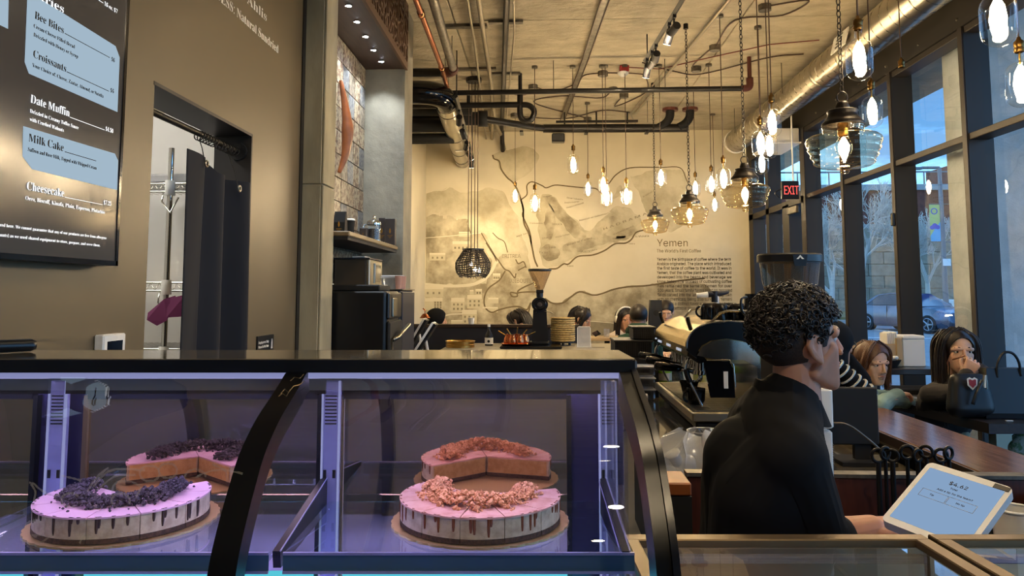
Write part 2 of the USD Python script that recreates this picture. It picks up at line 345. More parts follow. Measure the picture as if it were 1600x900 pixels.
# column of board-formed concrete panels
cl = struct('column', bx(-1.44, -1.183, 3.955, 4.16, 0, CEIL), 'concrete_light', 'pale board-formed concrete column beside the brown wall', 'column')
for z0, z1 in ((0.0, 2.07), (2.08, CEIL)):
    piece(cl, 'panel', bx(-1.30, -1.186, 3.945, 3.957, z0, z1, 0.003), 'concrete_light')
    piece(cl, 'panel', bx(-1.185, -1.173, 3.95, 4.165, z0, z1, 0.003), 'concrete_light')
# recess with the tiled wall, soffit with downlights, pier
wt = struct('wall_tile', bx(-1.6, -1.365, 4.16, 5.6, 0, CEIL), 'concrete', 'patterned tile wall of the recess above the coffee shelf', 'wall')
pm('tile', (150, 138, 120), 0.4, noise=(30, 0.42, 0.58), col2=(92, 80, 66), vary=0.12)
pm('tile_blue', (132, 130, 124), 0.4, noise=(42, 0.4, 0.6), col2=(70, 74, 84), vary=0.12)
pm('tile_brown', (164, 150, 124), 0.4, noise=(36, 0.45, 0.55), col2=(96, 70, 50), vary=0.12)
TS = 0.157
for i in range(9):
    for j in range(14):
        y0, z0 = 4.17 + i * TS, 1.0 + j * TS
        if z0 > 3.15: continue
        t = ['tile', 'tile_blue', 'tile_brown'][(i * 2 + j * 5 + (i * j) % 3) % 3]
        p = piece(wt, 'tile', bx(-1.366, -1.352 + 0.002 * rng.random(), y0 + 0.003, min(y0 + TS - 0.003, 5.6), z0 + 0.003, min(z0 + TS - 0.003, 3.2), 0.002), t)
sf = struct('soffit', bx(-1.365, -1.05, 4.16, 5.6, 3.2, 3.3), 'soffit_wood', 'dark wood soffit with five downlights over the tile wall', 'soffit')
piece(sf, 'edge_strip', bx(-1.05, -1.03, 4.16, 5.6, 3.19, 3.235), 'lattice')
piece(sf, 'backing', bx(-1.06, -1.05, 4.16, 5.6, 3.3, CEIL), 'dark_wood')
vp = np.c_[rng.uniform(4.0, 5.8, 330), rng.uniform(3.1, 3.8, 330)]; vor = Voronoi(vp * [1, 0.6]); holes = []
rect = sbox(4.16, 3.235, 5.6, CEIL)
for rgn in vor.regions:
    if rgn and -1 not in rgn:
        g = Polygon(vor.vertices[rgn] / [1, 0.6]).intersection(rect)
        if g.area > 0: holes.append(g.buffer(-0.011).buffer(0.003))
lat = rect.difference(shapely.union_all(holes)).simplify(0.002)
piece(sf, 'lattice_panel', onto(ext(lat, 0.02), (-1.05, 0, 0), *YZ), 'lattice', kind='stuff')
struct('pier', bx(-1.75, -1.051, 5.6, 5.936, 0, CEIL), 'concrete', 'grey pitted concrete pier beyond the shelf', 'pier')
struct('wall_dining', bx(-1.81, -1.61, 5.936, YB, 0, CEIL), 'plaster', 'cream side wall of the dining area, behind the pier', 'wall')
struct('wall_outer', bx(-5.2, -5.0, -4.2, 10.4, 0, CEIL), 'plaster', 'outer wall beyond the store room', 'wall')

# window wall on the right: mullions, transoms, panes
def mullion(y, w=0.06): return M(bx(XW, XW + 0.16, y, y + w, 0, 3.3), )
MY = [-4.2, -2.6, -1.5, -0.4, 0.68, 1.76, 2.84, 3.88, 4.94, 5.97, 6.98, 7.98]
wn = struct('window_1', bx(XW - 0.01, XW + 0.2, -4.2, YB, 3.24, CEIL), 'mullion', 'dark steel curtain wall with tall panes along the street side', 'window')
for y in MY: piece(wn, 'mullion', mullion(y), 'mullion'); piece(wn, 'mullion_edge', bx(XW - 0.008, XW, y + 0.004, y + 0.056, 0, 3.24), 'mullion_edge')
for a, b in zip(MY[:-1], MY[1:]):
    a2 = a + 0.06
    for z0, z1 in ((2.485, 2.53), (3.195, 3.24), (0.0, 0.12)): piece(wn, 'transom', bx(XW + 0.005, XW + 0.13, a2, b, z0, z1, 0.004), 'mullion_edge' if z0 > 2 else 'mullion')
    for z0, z1 in ((0.12, 2.485), (2.53, 3.195)): piece(wn, 'pane', tm([[XG, a2, z0], [XG, b, z0], [XG, b, z1], [XG, a2, z1]], [[0, 2, 1], [0, 3, 2]]), 'window_glass')
for y in np.arange(0.3, 8, 0.52): piece(wn, 'bolt', ball((XW - 0.01, y, 3.3), 0.01, 1), 'steel')
# street door bay at the far end
d2 = struct('door_2', bx(XW, XW + 0.14, 8.55, 8.78, 0, 2.49), 'mullion', 'dark glazed exit door at the far end of the window wall', 'door')
for y0, y1, m in ((8.04, 8.14, 'mullion'), (9.3, 9.42, 'mullion'), (10.0, 10.2, 'mullion'),): piece(d2, 'post', bx(XW, XW + 0.16, y0, y1, 0, 3.24), m)
piece(d2, 'transom', bx(XW, XW + 0.14, 8.04, 10.2, 2.46, 2.53), 'mullion_edge')
piece(d2, 'closer', bx(XW - 0.04, XW, 8.2, 8.5, 2.36, 2.44, 0.008), 'galvanized')
piece(d2, 'door_handle', cyl((XW - 0.05, 8.4, 0.9), (XW - 0.05, 8.4, 1.3), 0.014), 'steel')
piece(d2, 'stile', bx(XW + 0.02, XW + 0.1, 8.14, 8.2, 0, 2.46), 'mullion')
for y0, y1 in ((8.2, 8.55), (8.78, 9.3), (9.42, 10.0)):
    for z0, z1 in ((0.1, 2.46), (2.53, 3.2)): piece(d2, 'pane', tm([[XG, y0, z0], [XG, y1, z0], [XG, y1, z1], [XG, y0, z1]], [[0, 2, 1], [0, 3, 2]]), 'window_glass')
piece(wn, 'latch', bx(XW - 0.03, XW - 0.008, 5.985, 6.02, 2.02, 2.12, 0.005), 'black_plastic')
# outside: concrete column and overhang
pm('concrete_pale', (196, 198, 196), 0.8, noise=(3, 0.35, 0.7), col2=(160, 164, 162), bump=(8, 0.5, 0.02))
struct('column_outside', bx(3.05, 3.9, 5.33, 5.78, -0.1, 3.62), 'concrete_pale', 'rough concrete column just outside the glass', 'column')
so = atz(1471, 138, 3.62)
struct('overhang', bx(2.96, so[0], -4, 14, 3.62, 3.8), 'concrete', 'concrete overhang above the street windows', 'overhang')
# ------------------------------------------------------------------ the printed mural of the far wall (flat print, a few millimetres proud)
def BW(px, py): p = aty(px, py, YB); return p[0], p[2]
def flat(poly, mat, name, lift, label=None, th=0.0006):
    piece(W_BACK, name, onto(ext(poly, th), (0, YB - lift, 0), *XZ), mat, label=label)
def area(pts, mat, name, lift=0.001, smooth=True, wob=0.0):
    P = np.array([BW(*p) for p in pts])
    if smooth: P = spline(np.vstack([P, P[:1]]), 5)
    s_ = np.r_[0, np.cumsum(np.linalg.norm(np.diff(P, axis=0), axis=1))]; q = np.linspace(0, s_[-1], max(24, int(s_[-1] / 0.03))); P = np.c_[np.interp(q, s_, P[:, 0]), np.interp(q, s_, P[:, 1])]
    P = P + 0.05 * (np.c_[meshkit.fbm(np.c_[P * 7, P[:, :1] * 0], 4, 1), meshkit.fbm(np.c_[P * 7, P[:, :1] * 0 + 9], 4, 2)] - 0.5) * 2
    g = Polygon(P).buffer(0)
    if not g.is_empty: flat(g.intersection(sbox(-1.6, 0.2, 2.83, 3.6)), mat, name, lift)
def line(pts, w, mat='mural_line', name='mural_line', lift=0.004, smooth=True):
    P = np.array([BW(*p) for p in pts]); P = spline(P, 5) if smooth and len(P) > 2 else P
    flat(stroke(P, w), mat, name, lift)
def c7(L): return [(800 + x * 0.2333, 220 + y * 0.2333) for x, y in L]
def c5(L): return [(640 + x * 0.2, 200 + y * 0.2) for x, y in L]
def c6(L): return [(640 + x * 0.2, 360 + y * 0.2) for x, y in L]
def c8(L): return [(640 + x * 0.2, 430 + y * 0.2) for x, y in L]
def cg(L): return [(780 + x / 3, 260 + y / 3) for x, y in L]
# tonal fields
area(c5([(115, 520), (190, 490), (270, 485), (330, 455), (400, 495), (460, 500), (560, 480), (620, 460), (700, 500), (760, 560), (850, 700), (900, 900)]) + c6([(950, 300), (1000, 560), (900, 900), (300, 900), (110, 900)]), 'mural_soft', 'mural_field', 0.001)
area(c5([(110, 690), (190, 670), (300, 690), (380, 715), (470, 705), (470, 830), (300, 850), (110, 860)]), 'mural_mid', 'mural_field', 0.0018, smooth=False)
area(c5([(110, 860), (300, 850), (560, 830), (620, 900)]) + c6([(600, 170), (650, 250), (560, 400), (300, 430), (110, 420)]), 'mural_mid', 'mural_field', 0.0016)
area(c6([(110, 440), (300, 450), (560, 420), (680, 480), (600, 600), (580, 900), (110, 900)]), 'mural_mid', 'mural_field', 0.0018)
area(c6([(620, 330), (700, 240), (760, 180), (800, 260), (860, 250), (930, 300), (1000, 420), (1000, 900), (560, 900), (600, 500)]), 'mural_mid', 'mural_field', 0.002)
area(c8([(880, 120), (960, 150), (1060, 190), (1120, 220), (1200, 215), (1260, 170), (1330, 130), (1430, 155), (1500, 145), (1590, 110)]) + [(970, 448), (1000, 446), (1020, 444), (1062, 440), (1100, 445), (1120, 470), (1100, 520), (900, 560), (800, 520)], 'mural_mid', 'mural_field', 0.0022)
area(c8([(1390, 350), (1600, 370), (1700, 400), (1700, 520), (1390, 520)]), 'mural_dark', 'mural_field', 0.0028, smooth=False)
area(c5([(650, 215), (720, 180), (850, 150), (960, 150), (1010, 230), (960, 320), (860, 400), (800, 430), (740, 360), (700, 270)]), 'mural_soft', 'mural_field', 0.0015)
# highlands
area(c7([(190, 350), (260, 360), (400, 510), (520, 600), (640, 480), (780, 460), (870, 560), (800, 650), (690, 690), (540, 750), (440, 770), (300, 840), (200, 810), (180, 650), (170, 480)]), 'mural_soft', 'mural_field', 0.0012)
area(c7([(300, 600), (420, 640), (560, 660), (700, 600), (760, 640), (640, 700), (480, 740), (340, 800), (260, 760), (240, 660)]), 'mural_soft', 'mural_field', 0.0016)
for L in ([(200, 360), (260, 370), (330, 440), (400, 520), (450, 590), (500, 620), (480, 660), (400, 640), (330, 560), (250, 450)], [(240, 420), (290, 520), (270, 640), (230, 640), (220, 520)], [(560, 640), (570, 560), (620, 520), (700, 500), (760, 520), (690, 560), (620, 640), (700, 650), (760, 640), (700, 690), (600, 700), (480, 740), (360, 740), (340, 690), (450, 660)], [(640, 470), (700, 450), (780, 470), (740, 490)], [(740, 600), (820, 570), (860, 580), (780, 640), (700, 660)], [(190, 720), (260, 700), (330, 760), (260, 800), (200, 780)], [(700, 310), (740, 290), (720, 350), (680, 390), (650, 400)]):
    area(c7(L), 'mural_mid', 'mural_field', 0.0022)
area([(985, 275), (1060, 263), (1075, 290), (1080, 340), (1040, 365), (1010, 330)], 'mural_soft', 'mural_field', 0.0012)
# coast and border lines
line(c7([(60, 395), (75, 460), (80, 550), (112, 620), (130, 690), (150, 790), (170, 840)]), 0.022); line(c7([(250, 858), (300, 855), (345, 825), (380, 825), (440, 775), (540, 765), (620, 735), (690, 690), (760, 685), (800, 660), (830, 615), (880, 598)]), 0.02)
line(c7([(60, 395), (100, 360), (100, 300), (135, 275), (200, 300), (230, 315), (290, 297), (380, 305), (480, 315), (560, 320), (600, 345), (650, 285), (700, 225), (790, 182), (980, 178)]), 0.016); line([(1030, 262), (1062, 262), (1072, 280), (1078, 292)], 0.012)
line(c5([(650, 215), (660, 240), (700, 260), (715, 320), (760, 385), (810, 430), (850, 500), (875, 580), (890, 640), (885, 690), (930, 790), (945, 850), (950, 900)]), 0.02)
line(c8([(1060, 185), (1120, 220), (1200, 215), (1260, 170), (1330, 130), (1430, 155), (1500, 145), (1590, 112)]) + cg([(600, 565), (680, 560), (755, 550), (850, 535), (960, 525)]), 0.022)
line(c6([(600, 100), (650, 180), (690, 230), (740, 300), (780, 320), (820, 370), (830, 340)]), 0.018); line(c6([(560, 20), (600, 90), (650, 170), (680, 240)]), 0.014); line(c6([(650, 20), (690, 60), (740, 90), (765, 170)]), 0.012)
line(c6([(830, 230), (850, 260), (890, 245), (910, 290)]), 0.016); line(c6([(900, 285), (870, 300), (850, 312)]), 0.016); line(c6([(745, 320), (700, 390), (620, 450), (585, 520), (590, 600), (640, 640), (700, 620), (780, 600), (850, 595), (910, 620), (930, 600), (945, 570), (925, 660)]), 0.02)
line(c6([(960, 415), (900, 440), (850, 470), (840, 490), (790, 485), (800, 515), (840, 515), (845, 490), (900, 482), (980, 480)]), 0.02)
line(c5([(115, 515), (190, 490), (270, 485), (330, 455), (400, 495), (460, 500)]), 0.014, 'mural_pale'); line(c6([(110, 60), (300, 45), (560, 20)]), 0.012, 'mural_pale'); line(c6([(110, 420), (300, 435), (480, 425), (580, 385), (640, 320), (670, 260), (685, 245)]), 0.04, 'mural_pale')
line(c6([(280, 665), (330, 655), (410, 652)]), 0.02, 'mural_pale'); line([(905, 501), (940, 503), (960, 505)], 0.01, 'mural_pale')
# houses
def house(x0, y0, x1, y1, rows, cols):
    P = lambda a, b: BW(*c6([(a, b)])[0]); a, b = P(x0, y1), P(x1, y0); flat(sbox(a[0], a[1], b[0], b[1]), 'mural_house', 'mural_house', 0.0034); flat(sbox(a[0], b[1] - (b[1] - a[1]) * 0.28, b[0], b[1]), 'mural_pale', 'mural_house', 0.0042)
    for r in range(rows):
        for k in range(cols):
            cx, cz_ = a[0] + (b[0] - a[0]) * (k + 0.7) / (cols + 0.4), a[1] + (b[1] - a[1]) * (0.12 + 0.6 * (r + 0.4) / rows); flat(sbox(cx - 0.012, cz_ - 0.014, cx + 0.012, cz_ + 0.014), 'mural_dark', 'mural_house', 0.0046)
for h in ((335, 85, 470, 165, 1, 4), (155, 175, 280, 235, 1, 3), (110, 435, 265, 520, 1, 3), (120, 530, 185, 620, 0, 0), (185, 527, 258, 620, 3, 3), (325, 527, 430, 640, 2, 3), (450, 505, 565, 610, 2, 3), (515, 458, 565, 505, 1, 2), (470, 465, 500, 505, 0, 0), (615, 525, 695, 570, 0, 0), (410, 620, 525, 740, 2, 3), (325, 700, 415, 740, 0, 0), (650, 335, 710, 390, 1, 3), (570, 598, 690, 640, 0, 0), (385, 10, 470, 50, 0, 0)): house(*h)
for x0, y0, x1, y1 in ((190, 665, 230, 672), (232, 660, 240, 688), (260, 682, 290, 708), (365, 700, 378, 720)):
    a, b = BW(*c5([(x0, y1)])[0]), BW(*c5([(x1, y0)])[0]); flat(sbox(a[0], a[1], b[0], b[1]), 'mural_pale', 'mural_house', 0.004)
# lettering
pm('mural_brown', (104, 88, 58), 0.85)
def mtext(s, p0, p1, hpx, mat='mural_ink', thin=0.0, res=28, name='mural_text'):
    a, b = BW(*p0), BW(*p1); ang = math.atan2(b[1] - a[1], b[0] - a[0]); m = text(s, hpx * YB / FPX, res=res, thin=thin, depth=0.0006, width=math.hypot(b[0] - a[0], b[1] - a[1])); m = rotate(m, ang, [0, 0, 1]); piece(W_BACK, name, onto(m, (a[0], YB - 0.005, a[1]), *XZ), mat)
mtext('Yemen', (1026, 385), (1074, 385), 10.5, 'mural_brown', 0.25, 48); mtext('The World\u2019s First Coffee', (1026, 394.5), (1095, 394.5), 4.6, 'mural_brown', 0.1)
PARA = ['Yemen is the birthplace of coffee where the term', 'Arabica originated. The place which introduced', 'the first taste of coffee to the world. It was in', 'Yemen, that the coffee plant was cultivated and', 'developed into the beans and beverage we', 'know today. The process of cultivating coffee', 'has remained the same in Yemen for over', '500 years. Small family farms plant on terraced', 'fields carved into the landscape. Beans grown', 'with no chemicals, being also sundried. Yemeni', 'coffee has a distinct flavor and aroma, made by', 'the unforgettable process of growing it here.']
for k, s in enumerate(PARA): mtext(s, (1026.5 if k < 6 else 1027, 407.5 + 6.93 * k), (1142 + 0.15 * k, 407.5 + 6.93 * k), 4.6, 'mural_ink', -0.1, 22)
mtext('ERITREA', (784, 403), (813, 403), 5.5, 'mural_dark'); mtext('DJIBOUTI', (795, 442), (829, 442), 6, 'mural_dark'); mtext('SOMALIA', (921, 520), (990, 520), 9, 'mural_dark')
for s, p0, p1, h in (('H A D R A M A U T', (943, 360), (1030, 328), 3.5), ('SANA\u2019A', (862, 352), (878, 352), 3), ('Region of Marib', (885, 326), (912, 318), 2.2), ('Ramlat al Sabatayn', (905, 346), (951, 334), 2.4), ('Bilad al Fadhli', (886, 384), (925, 373), 2.6), ('Haraz Coffee', (868, 372), (890, 367), 2.4), ('TIHAMA', (827, 350), (848, 350), 2.2), ('Dhamar', (847, 374), (863, 371), 2.6), ('IBB', (858, 388), (868, 388), 2.6), ('Ta\u2019izz', (842, 396), (856, 396), 3), ('Aden', (886, 417), (896, 417), 3), ('Al Mukalla', (992, 371), (1014, 370), 3), ('Shabwah', (957, 374), (982, 374), 2.4), ('Hajjah', (848, 309), (862, 307), 2.6), ('Sa\u2019dah', (885, 310), (910, 313), 2.4), ('Empty Quarter', (882, 318), (905, 316), 2.2), ('Al Mahrah', (1005, 309), (1020, 300), 2.4), ('Wadi Hadramaut', (958, 368), (990, 354), 2.4), ('Red Sea', (807, 371), (825, 365), 2.4), ('Abyan', (907, 395), (933, 391), 2.4), ('Shihr', (982, 382), (992, 382), 2.2)):
    mtext(s, p0, p1, h, 'mural_dark', res=20)
# ------------------------------------------------------------------ pipes, ducts and cables under the ceiling
def hanger(t, x, y, z): t.add('hanger_rod', cyl((x, y, z), (x, y, CEIL), 0.004, 6), 'galvanized')
t = Thing('copper_pipe', 'bare copper pipe running along the ceiling beside the grey pipe', 'pipe', (-0.8, 2.0, 3.4))
t.add('pipe', tube([(-0.79, 2.0, 3.4), (-0.825, 4.744, 3.4), (-0.857, 6.217, 3.4), (-1.06, 10.13, 3.4)], 0.021, 10), 'copper', True)
t.add('drop', tube([(-1.06, 10.12, 3.41), (-1.062, 10.14, 3.3), (-1.07, 10.14, 3.21)], 0.026, 8), 'copper', True)
for y, x in ((4.95, -0.83), (6.2, -0.857), (8.0, -0.95)): t.add('coupling', cyl((x, y, 3.4), (x - 0.002, y + 0.07, 3.4), 0.026, 10), 'copper_bright', True)
for y, x in ((3.2, -0.805), (6.6, -0.877), (8.6, -0.98)): hanger(t, x, y, 3.42)
t = Thing('steel_pipe', 'dark steel pipe ending in a red elbow, beside the copper pipe', 'pipe', (-0.73, 2.2, 3.45))
t.add('pipe', tube([(-0.69, 2.2, 3.45), (-0.731, 4.874, 3.45), (-0.786, 6.44, 3.45)], 0.036, 12), 'galvanized', True)
t.add('elbow', tube(spline([(-0.784, 6.40, 3.45), (-0.79, 6.47, 3.445), (-0.83, 6.5, 3.44), (-0.9, 6.5, 3.44)], 5), 0.045, 10), 'red_iron', True)
t.add('branch', cyl((-0.9, 6.5, 3.44), (-1.6, 6.5, 3.44), 0.038, 10), 'black_pipe', True)
for y, x in ((4.0, -0.72), (6.3, -0.78)): hanger(t, x, y, 3.48)
t = Thing('round_duct', 'shiny grey round duct bending from the left and ending near the mural', 'duct', (-0.95, 6.7, 3.3))
t.add('elbow', tube(spline([(-1.595, 6.75, 3.33), (-1.3, 6.75, 3.33), (-1.06, 6.78, 3.33), (-0.945, 6.88, 3.32), (-0.92, 7.05, 3.3)], 6), 0.11, 16), 'black_gloss', True)
t.add('duct', tube([(-0.92, 7.0, 3.3), (-1.10, 10.18, 3.3)], 0.105, 20), 'duct_steel', True)
for f in (0.08, 0.45, 0.72, 0.9): p = np.array([-0.92, 7.0, 3.3]) * (1 - f) + np.array([-1.10, 10.18, 3.3]) * f; t.add('seam_ring', cyl(p, p + np.array([-0.001, 0.025, 0]), 0.11, 20), 'galvanized', True)
t.add('tag', bx(-1.055, -0.965, 8.9, 8.96, 3.19, 3.194), 'white_matte')
t = Thing('black_pipe', 'thin black pipe crossing the whole ceiling with a red elbow at its right end', 'pipe', (-1.6, 7.05, 3.4))
t.add('pipe', cyl((-1.6, 7.06, 3.4), (1.87, 7.0, 3.4), 0.025, 10), 'black_pipe', True)
t.add('elbow', tube(spline([(1.85, 7.0, 3.4), (1.91, 7.0, 3.405), (1.93, 7.0, 3.43), (1.93, 7.0, 3.5)], 4), 0.033, 10), 'red_iron', True)
t.add('riser', cyl((1.93, 7.0, 3.5), (1.93, 7.0, CEIL), 0.02, 8), 'red_iron', True)
for x in (-0.9, 0.1, 1.15): hanger(t, x, 7.03, 3.42)
t = Thing('black_pipe', 'short black pipe with a loop hanging from a ceiling flange', 'pipe', (-1.4, 7.45, 3.38))
t.add('pipe', tube(spline([(-1.5, 7.45, 3.38), (-0.6, 7.45, 3.38), (-0.25, 7.45, 3.38), (-0.14, 7.45, 3.37), (-0.09, 7.45, 3.31), (-0.12, 7.45, 3.23), (-0.19, 7.45, 3.22), (-0.23, 7.45, 3.28), (-0.23, 7.45, 3.5)], 5), 0.03, 10), 'black_pipe', True)
t.add('flange', cyl((-0.23, 7.45, 3.49), (-0.23, 7.45, 3.52), 0.07, 14), 'red_iron'); t.add('riser', cyl((-0.23, 7.45, 3.52), (-0.23, 7.45, CEIL), 0.02, 8), 'black_pipe')
t.add('stub', cyl((-0.75, 7.45, 3.38), (-0.75, 7.45, 3.5), 0.02, 8), 'black_pipe')
t = Thing('insulated_pipe', 'thick black insulated pipe that steps down and runs along the far wall', 'pipe', (-1.6, 8.3, 3.42))
t.add('sleeve', cyl((-1.6, 8.25, 3.44), (-0.66, 8.25, 3.43), 0.075, 14), 'black_matte', True); t.add('collar', cyl((-0.72, 8.25, 3.43), (-0.62, 8.25, 3.43), 0.09, 14), 'black_matte', True)
t.add('slope', cyl((-0.65, 8.25, 3.42), (0.02, 8.7, 3.41), 0.04, 12), 'black_pipe', True); t.add('run', cyl((0.0, 8.7, 3.41), (1.68, 8.74, 3.41), 0.05, 12), 'black_pipe', True)
for x in (-0.25, 0.5, 1.2): t.add('clamp', bx(x - 0.02, x + 0.02, 8.55 + 0.1 * (x > 0), 8.75, 3.34, 3.36), 'black_pipe'); hanger(t, x, 8.6, 3.45)
for dx, lab in ((0, ''), (0.23, '')):
    t.add('flex_stub', tube(spline([(1.34 + dx, 8.72, 3.41), (1.42 + dx, 8.72, 3.46), (1.47 + dx, 8.72, 3.53), (1.48 + dx, 8.72, 3.62)], 5), 0.05, 10), 'black_matte', True); t.add('flange', cyl((1.48 + dx, 8.72, 3.61), (1.48 + dx, 8.72, 3.64), 0.09, 14), 'red_iron')
for k, (y, z, r) in enumerate(((8.0, 3.3, 0.075), (7.8, 3.42, 0.06), (8.3, 3.22, 0.06))):
    one('insulated_pipe', ['middle black insulated pipe entering from behind the pier', 'upper black insulated pipe stub above the grey duct', 'lowest black insulated pipe stub behind the grey duct'][k], 'pipe', cyl((-1.6, y, z), (-1.0 + 0.25 * k * (k < 2), y, z), r, 14), 'black_matte', True)
one('speaker', 'small black box speaker hanging below the black pipe', 'speaker', bx(0.1, 0.25, 8.62, 8.74, 3.24, 3.34, 0.012), 'black_plastic')
t = Thing('steel_rail', 'thin black rail on short posts above the far insulated pipe', 'rail', (0.2, 8.7, 3.5))
t.add('rail', bx(0.15, 1.1, 8.68, 8.72, 3.475, 3.5), 'black_pipe')
for x in (0.25, 0.62, 0.98): t.add('post', cyl((x, 8.7, 3.46), (x, 8.7, 3.6), 0.01, 8), 'black_pipe')
def conduit(name, label, pts, r, m='conduit', clips=(), n=8):
    t = Thing(name, label, 'conduit', pts[0]); t.add('tube', tube(pts, r, n), m, True)
    for x, y in clips: t.add('clip', bx(x - 0.03, x + 0.03, y - 0.02, y + 0.02, pts[0][2] - r, CEIL), 'galvanized')
    return t
conduit('conduit', 'left of the two pale conduits running along the ceiling', [(-0.55, 2, 3.66), (-0.556, 5.384, 3.66), (-0.60, 6.5, 3.66), (-0.68, 8.1, 3.66), (-0.77, 9.7, 3.66), (-0.78, 10.18, 3.6)], 0.011)
conduit('conduit', 'thicker of the two pale conduits running along the ceiling', [(-0.49, 2, 3.65), (-0.47, 5.3, 3.65), (-0.50, 6.3, 3.65), (-0.53, 7.5, 3.65), (-0.60, 8.8, 3.65), (-0.70, 10.18, 3.6)], 0.02)
conduit('conduit', 'third pale conduit ending in a bend on the far wall', [(-0.58, 8.6, 3.64), (-0.60, 9.6, 3.64), (-0.56, 10.0, 3.6), (-0.53, 10.17, 3.45)], 0.024)
t = Thing('channel', 'dark metal wiring channel along the ceiling with two wall brackets', 'conduit', (-0.26, 2, 3.64))
t.add('channel', tube([(-0.15, 2, 3.655), (-0.264, 5.4, 3.655), (-0.553, 9.93, 3.655)], 0.024, 6), 'iron'); t.add('cable', tube([(-0.10, 2, 3.66), (-0.215, 5.4, 3.66), (-0.235, 6.1, 3.66), (-0.505, 9.93, 3.66)], 0.008, 6), 'conduit', True)
for y, x in ((5.95, -0.3), (7.4, -0.37), (8.7, -0.46)): t.add('bracket', bx(x - 0.14, x + 0.14, y - 0.025, y + 0.025, 3.675, 3.695), 'galvanized')
t.add('end_drop', tube([(-0.55, 9.92, 3.655), (-0.55, 10.0, 3.5), (-0.55, 10.12, 3.42)], 0.03, 8), 'iron')
for y in (6.05, 7.25): one('strut', 'flat grey strut across the %s of the conduits' % ('near part' if y < 7 else 'far part'), 'bracket', bx(-0.86, -0.46, y - 0.03, y + 0.03, 3.68, CEIL + 0.004), 'galvanized')
t = Thing('cable_tray', 'flat perforated strap holding cables across the middle of the ceiling', 'cable tray', (0.46, 3, 3.68))
t.add('strap', sheet([[(0.56 - 0.02, 3, 3.692), (0.56 + 0.05, 3, 3.692)], [(0.445, 5.45, 3.692), (0.50, 5.45, 3.692)], [(0.375, 7.0, 3.692), (0.42, 7.0, 3.692)], [(0.22, 9.44, 3.692), (0.27, 9.44, 3.692)]], 0.008), 'galvanized')
for s in (-0.004, 0.058): t.add('cable', tube([(0.56 + s, 3, 3.68), (0.442 + s, 5.45, 3.68), (0.37 + s * 0.9, 7.0, 3.68), (0.22 + s * 0.9, 9.44, 3.68)], 0.006, 6), 'wire', True)
conduit('conduit', 'diagonal pale conduit crossing the ceiling above the glass pendants', [(1.55, 4, 3.67), (1.388, 5.49, 3.67), (1.12, 9.06, 3.67)], 0.014)
conduit('conduit', 'second thin conduit beside the far end of the diagonal one', [(1.2, 7.2, 3.67), (1.06, 9.1, 3.67), (1.2, 9.7, 3.67), (1.6, 9.9, 3.67)], 0.01)
t = Thing('strobe_alarm', 'small red and white fire alarm strobe on the ceiling', 'fire alarm', (0.785, 7.25, CEIL))
t.add('base', bx(0.745, 0.835, 7.2, 7.3, 3.64, CEIL, 0.005), 'red_plastic'); t.add('lens', lathe([(0.0, 0), (0.02, 0.0), (0.055, 0.03), (0.055, 0.045)], 12, (0.78, 7.25, 3.597)), 'white_gloss', True)
t.add('wire', tube([(0.83, 7.25, 3.69), (1.15, 7.3, 3.685), (1.5, 7.0, 3.685), (2.0, 6.6, 3.685), (2.4, 6.5, 3.685)], 0.005, 6), 'red_wire', True)
# junction boxes and the cables between them
JB = [(942, 116), (958, 141), (975, 150), (1088, 109), (1117, 76), (1195, 13), (833, 137), (804, 181), (918, 187)]
JP = [atz(x, y, 3.675) for x, y in JB]
for k, (p, where) in enumerate(zip(JP, ('left of the fire alarm strobe', 'just above the black crossing pipe', 'just below the black crossing pipe', 'right of the long hanging chains', 'below the top right junction box', 'near the spiral duct, highest in view', 'above the looped pipe', 'left of the loop, lowest in view', 'above the far black rail'))):
    one('junction_box', 'octagonal grey ceiling junction box ' + where, 'junction box', cyl((p[0], p[1], 3.655), (p[0], p[1], CEIL + 0.004), 0.05, 8), 'galvanized', group='ceiling junction boxes')
def cable(label, pts, r=0.0065, m='wire'):
    P = spline([(x, y, 3.69) for x, y in pts], 6); one('ceiling_cable', label, 'cable', tube(P, r, 6), m, True)
def jp(i): return JP[i][:2]
cable('brown cable looping from the junction box by the strobe', [jp(0), jp(0) + [0.35, 0.05], (1.05, 7.6), (1.12, 8.2), (0.85, 8.8), jp(2)])
cable('brown cable from the looped pipe to the strap', [jp(6), (0.1, 8.1), (0.35, 7.8), (0.42, 7.5), jp(0)])
cable('brown cable crossing low over the far pipes', [jp(7), (-0.2, 9.3), (0.3, 9.4), (0.7, 9.0), (1.05, 9.1)])
cable('brown cable between the two boxes right of the chains', [jp(3), (1.45, 7.2), (1.5, 6.8), jp(4)])
cable('brown cable curving to the topmost junction box', [jp(4), (1.55, 6.0), (1.9, 5.9), (2.0, 5.6), jp(5)])
cable('long brown cable running right to the duct', [(0.95, 7.1), (1.3, 7.4), (1.6, 7.5), (2.1, 7.0), (2.4, 6.9)])
cable('thin cable from the middle box to the far rail', [jp(1), (0.65, 8.4), (0.2, 8.3), (-0.1, 8.6), jp(8)])
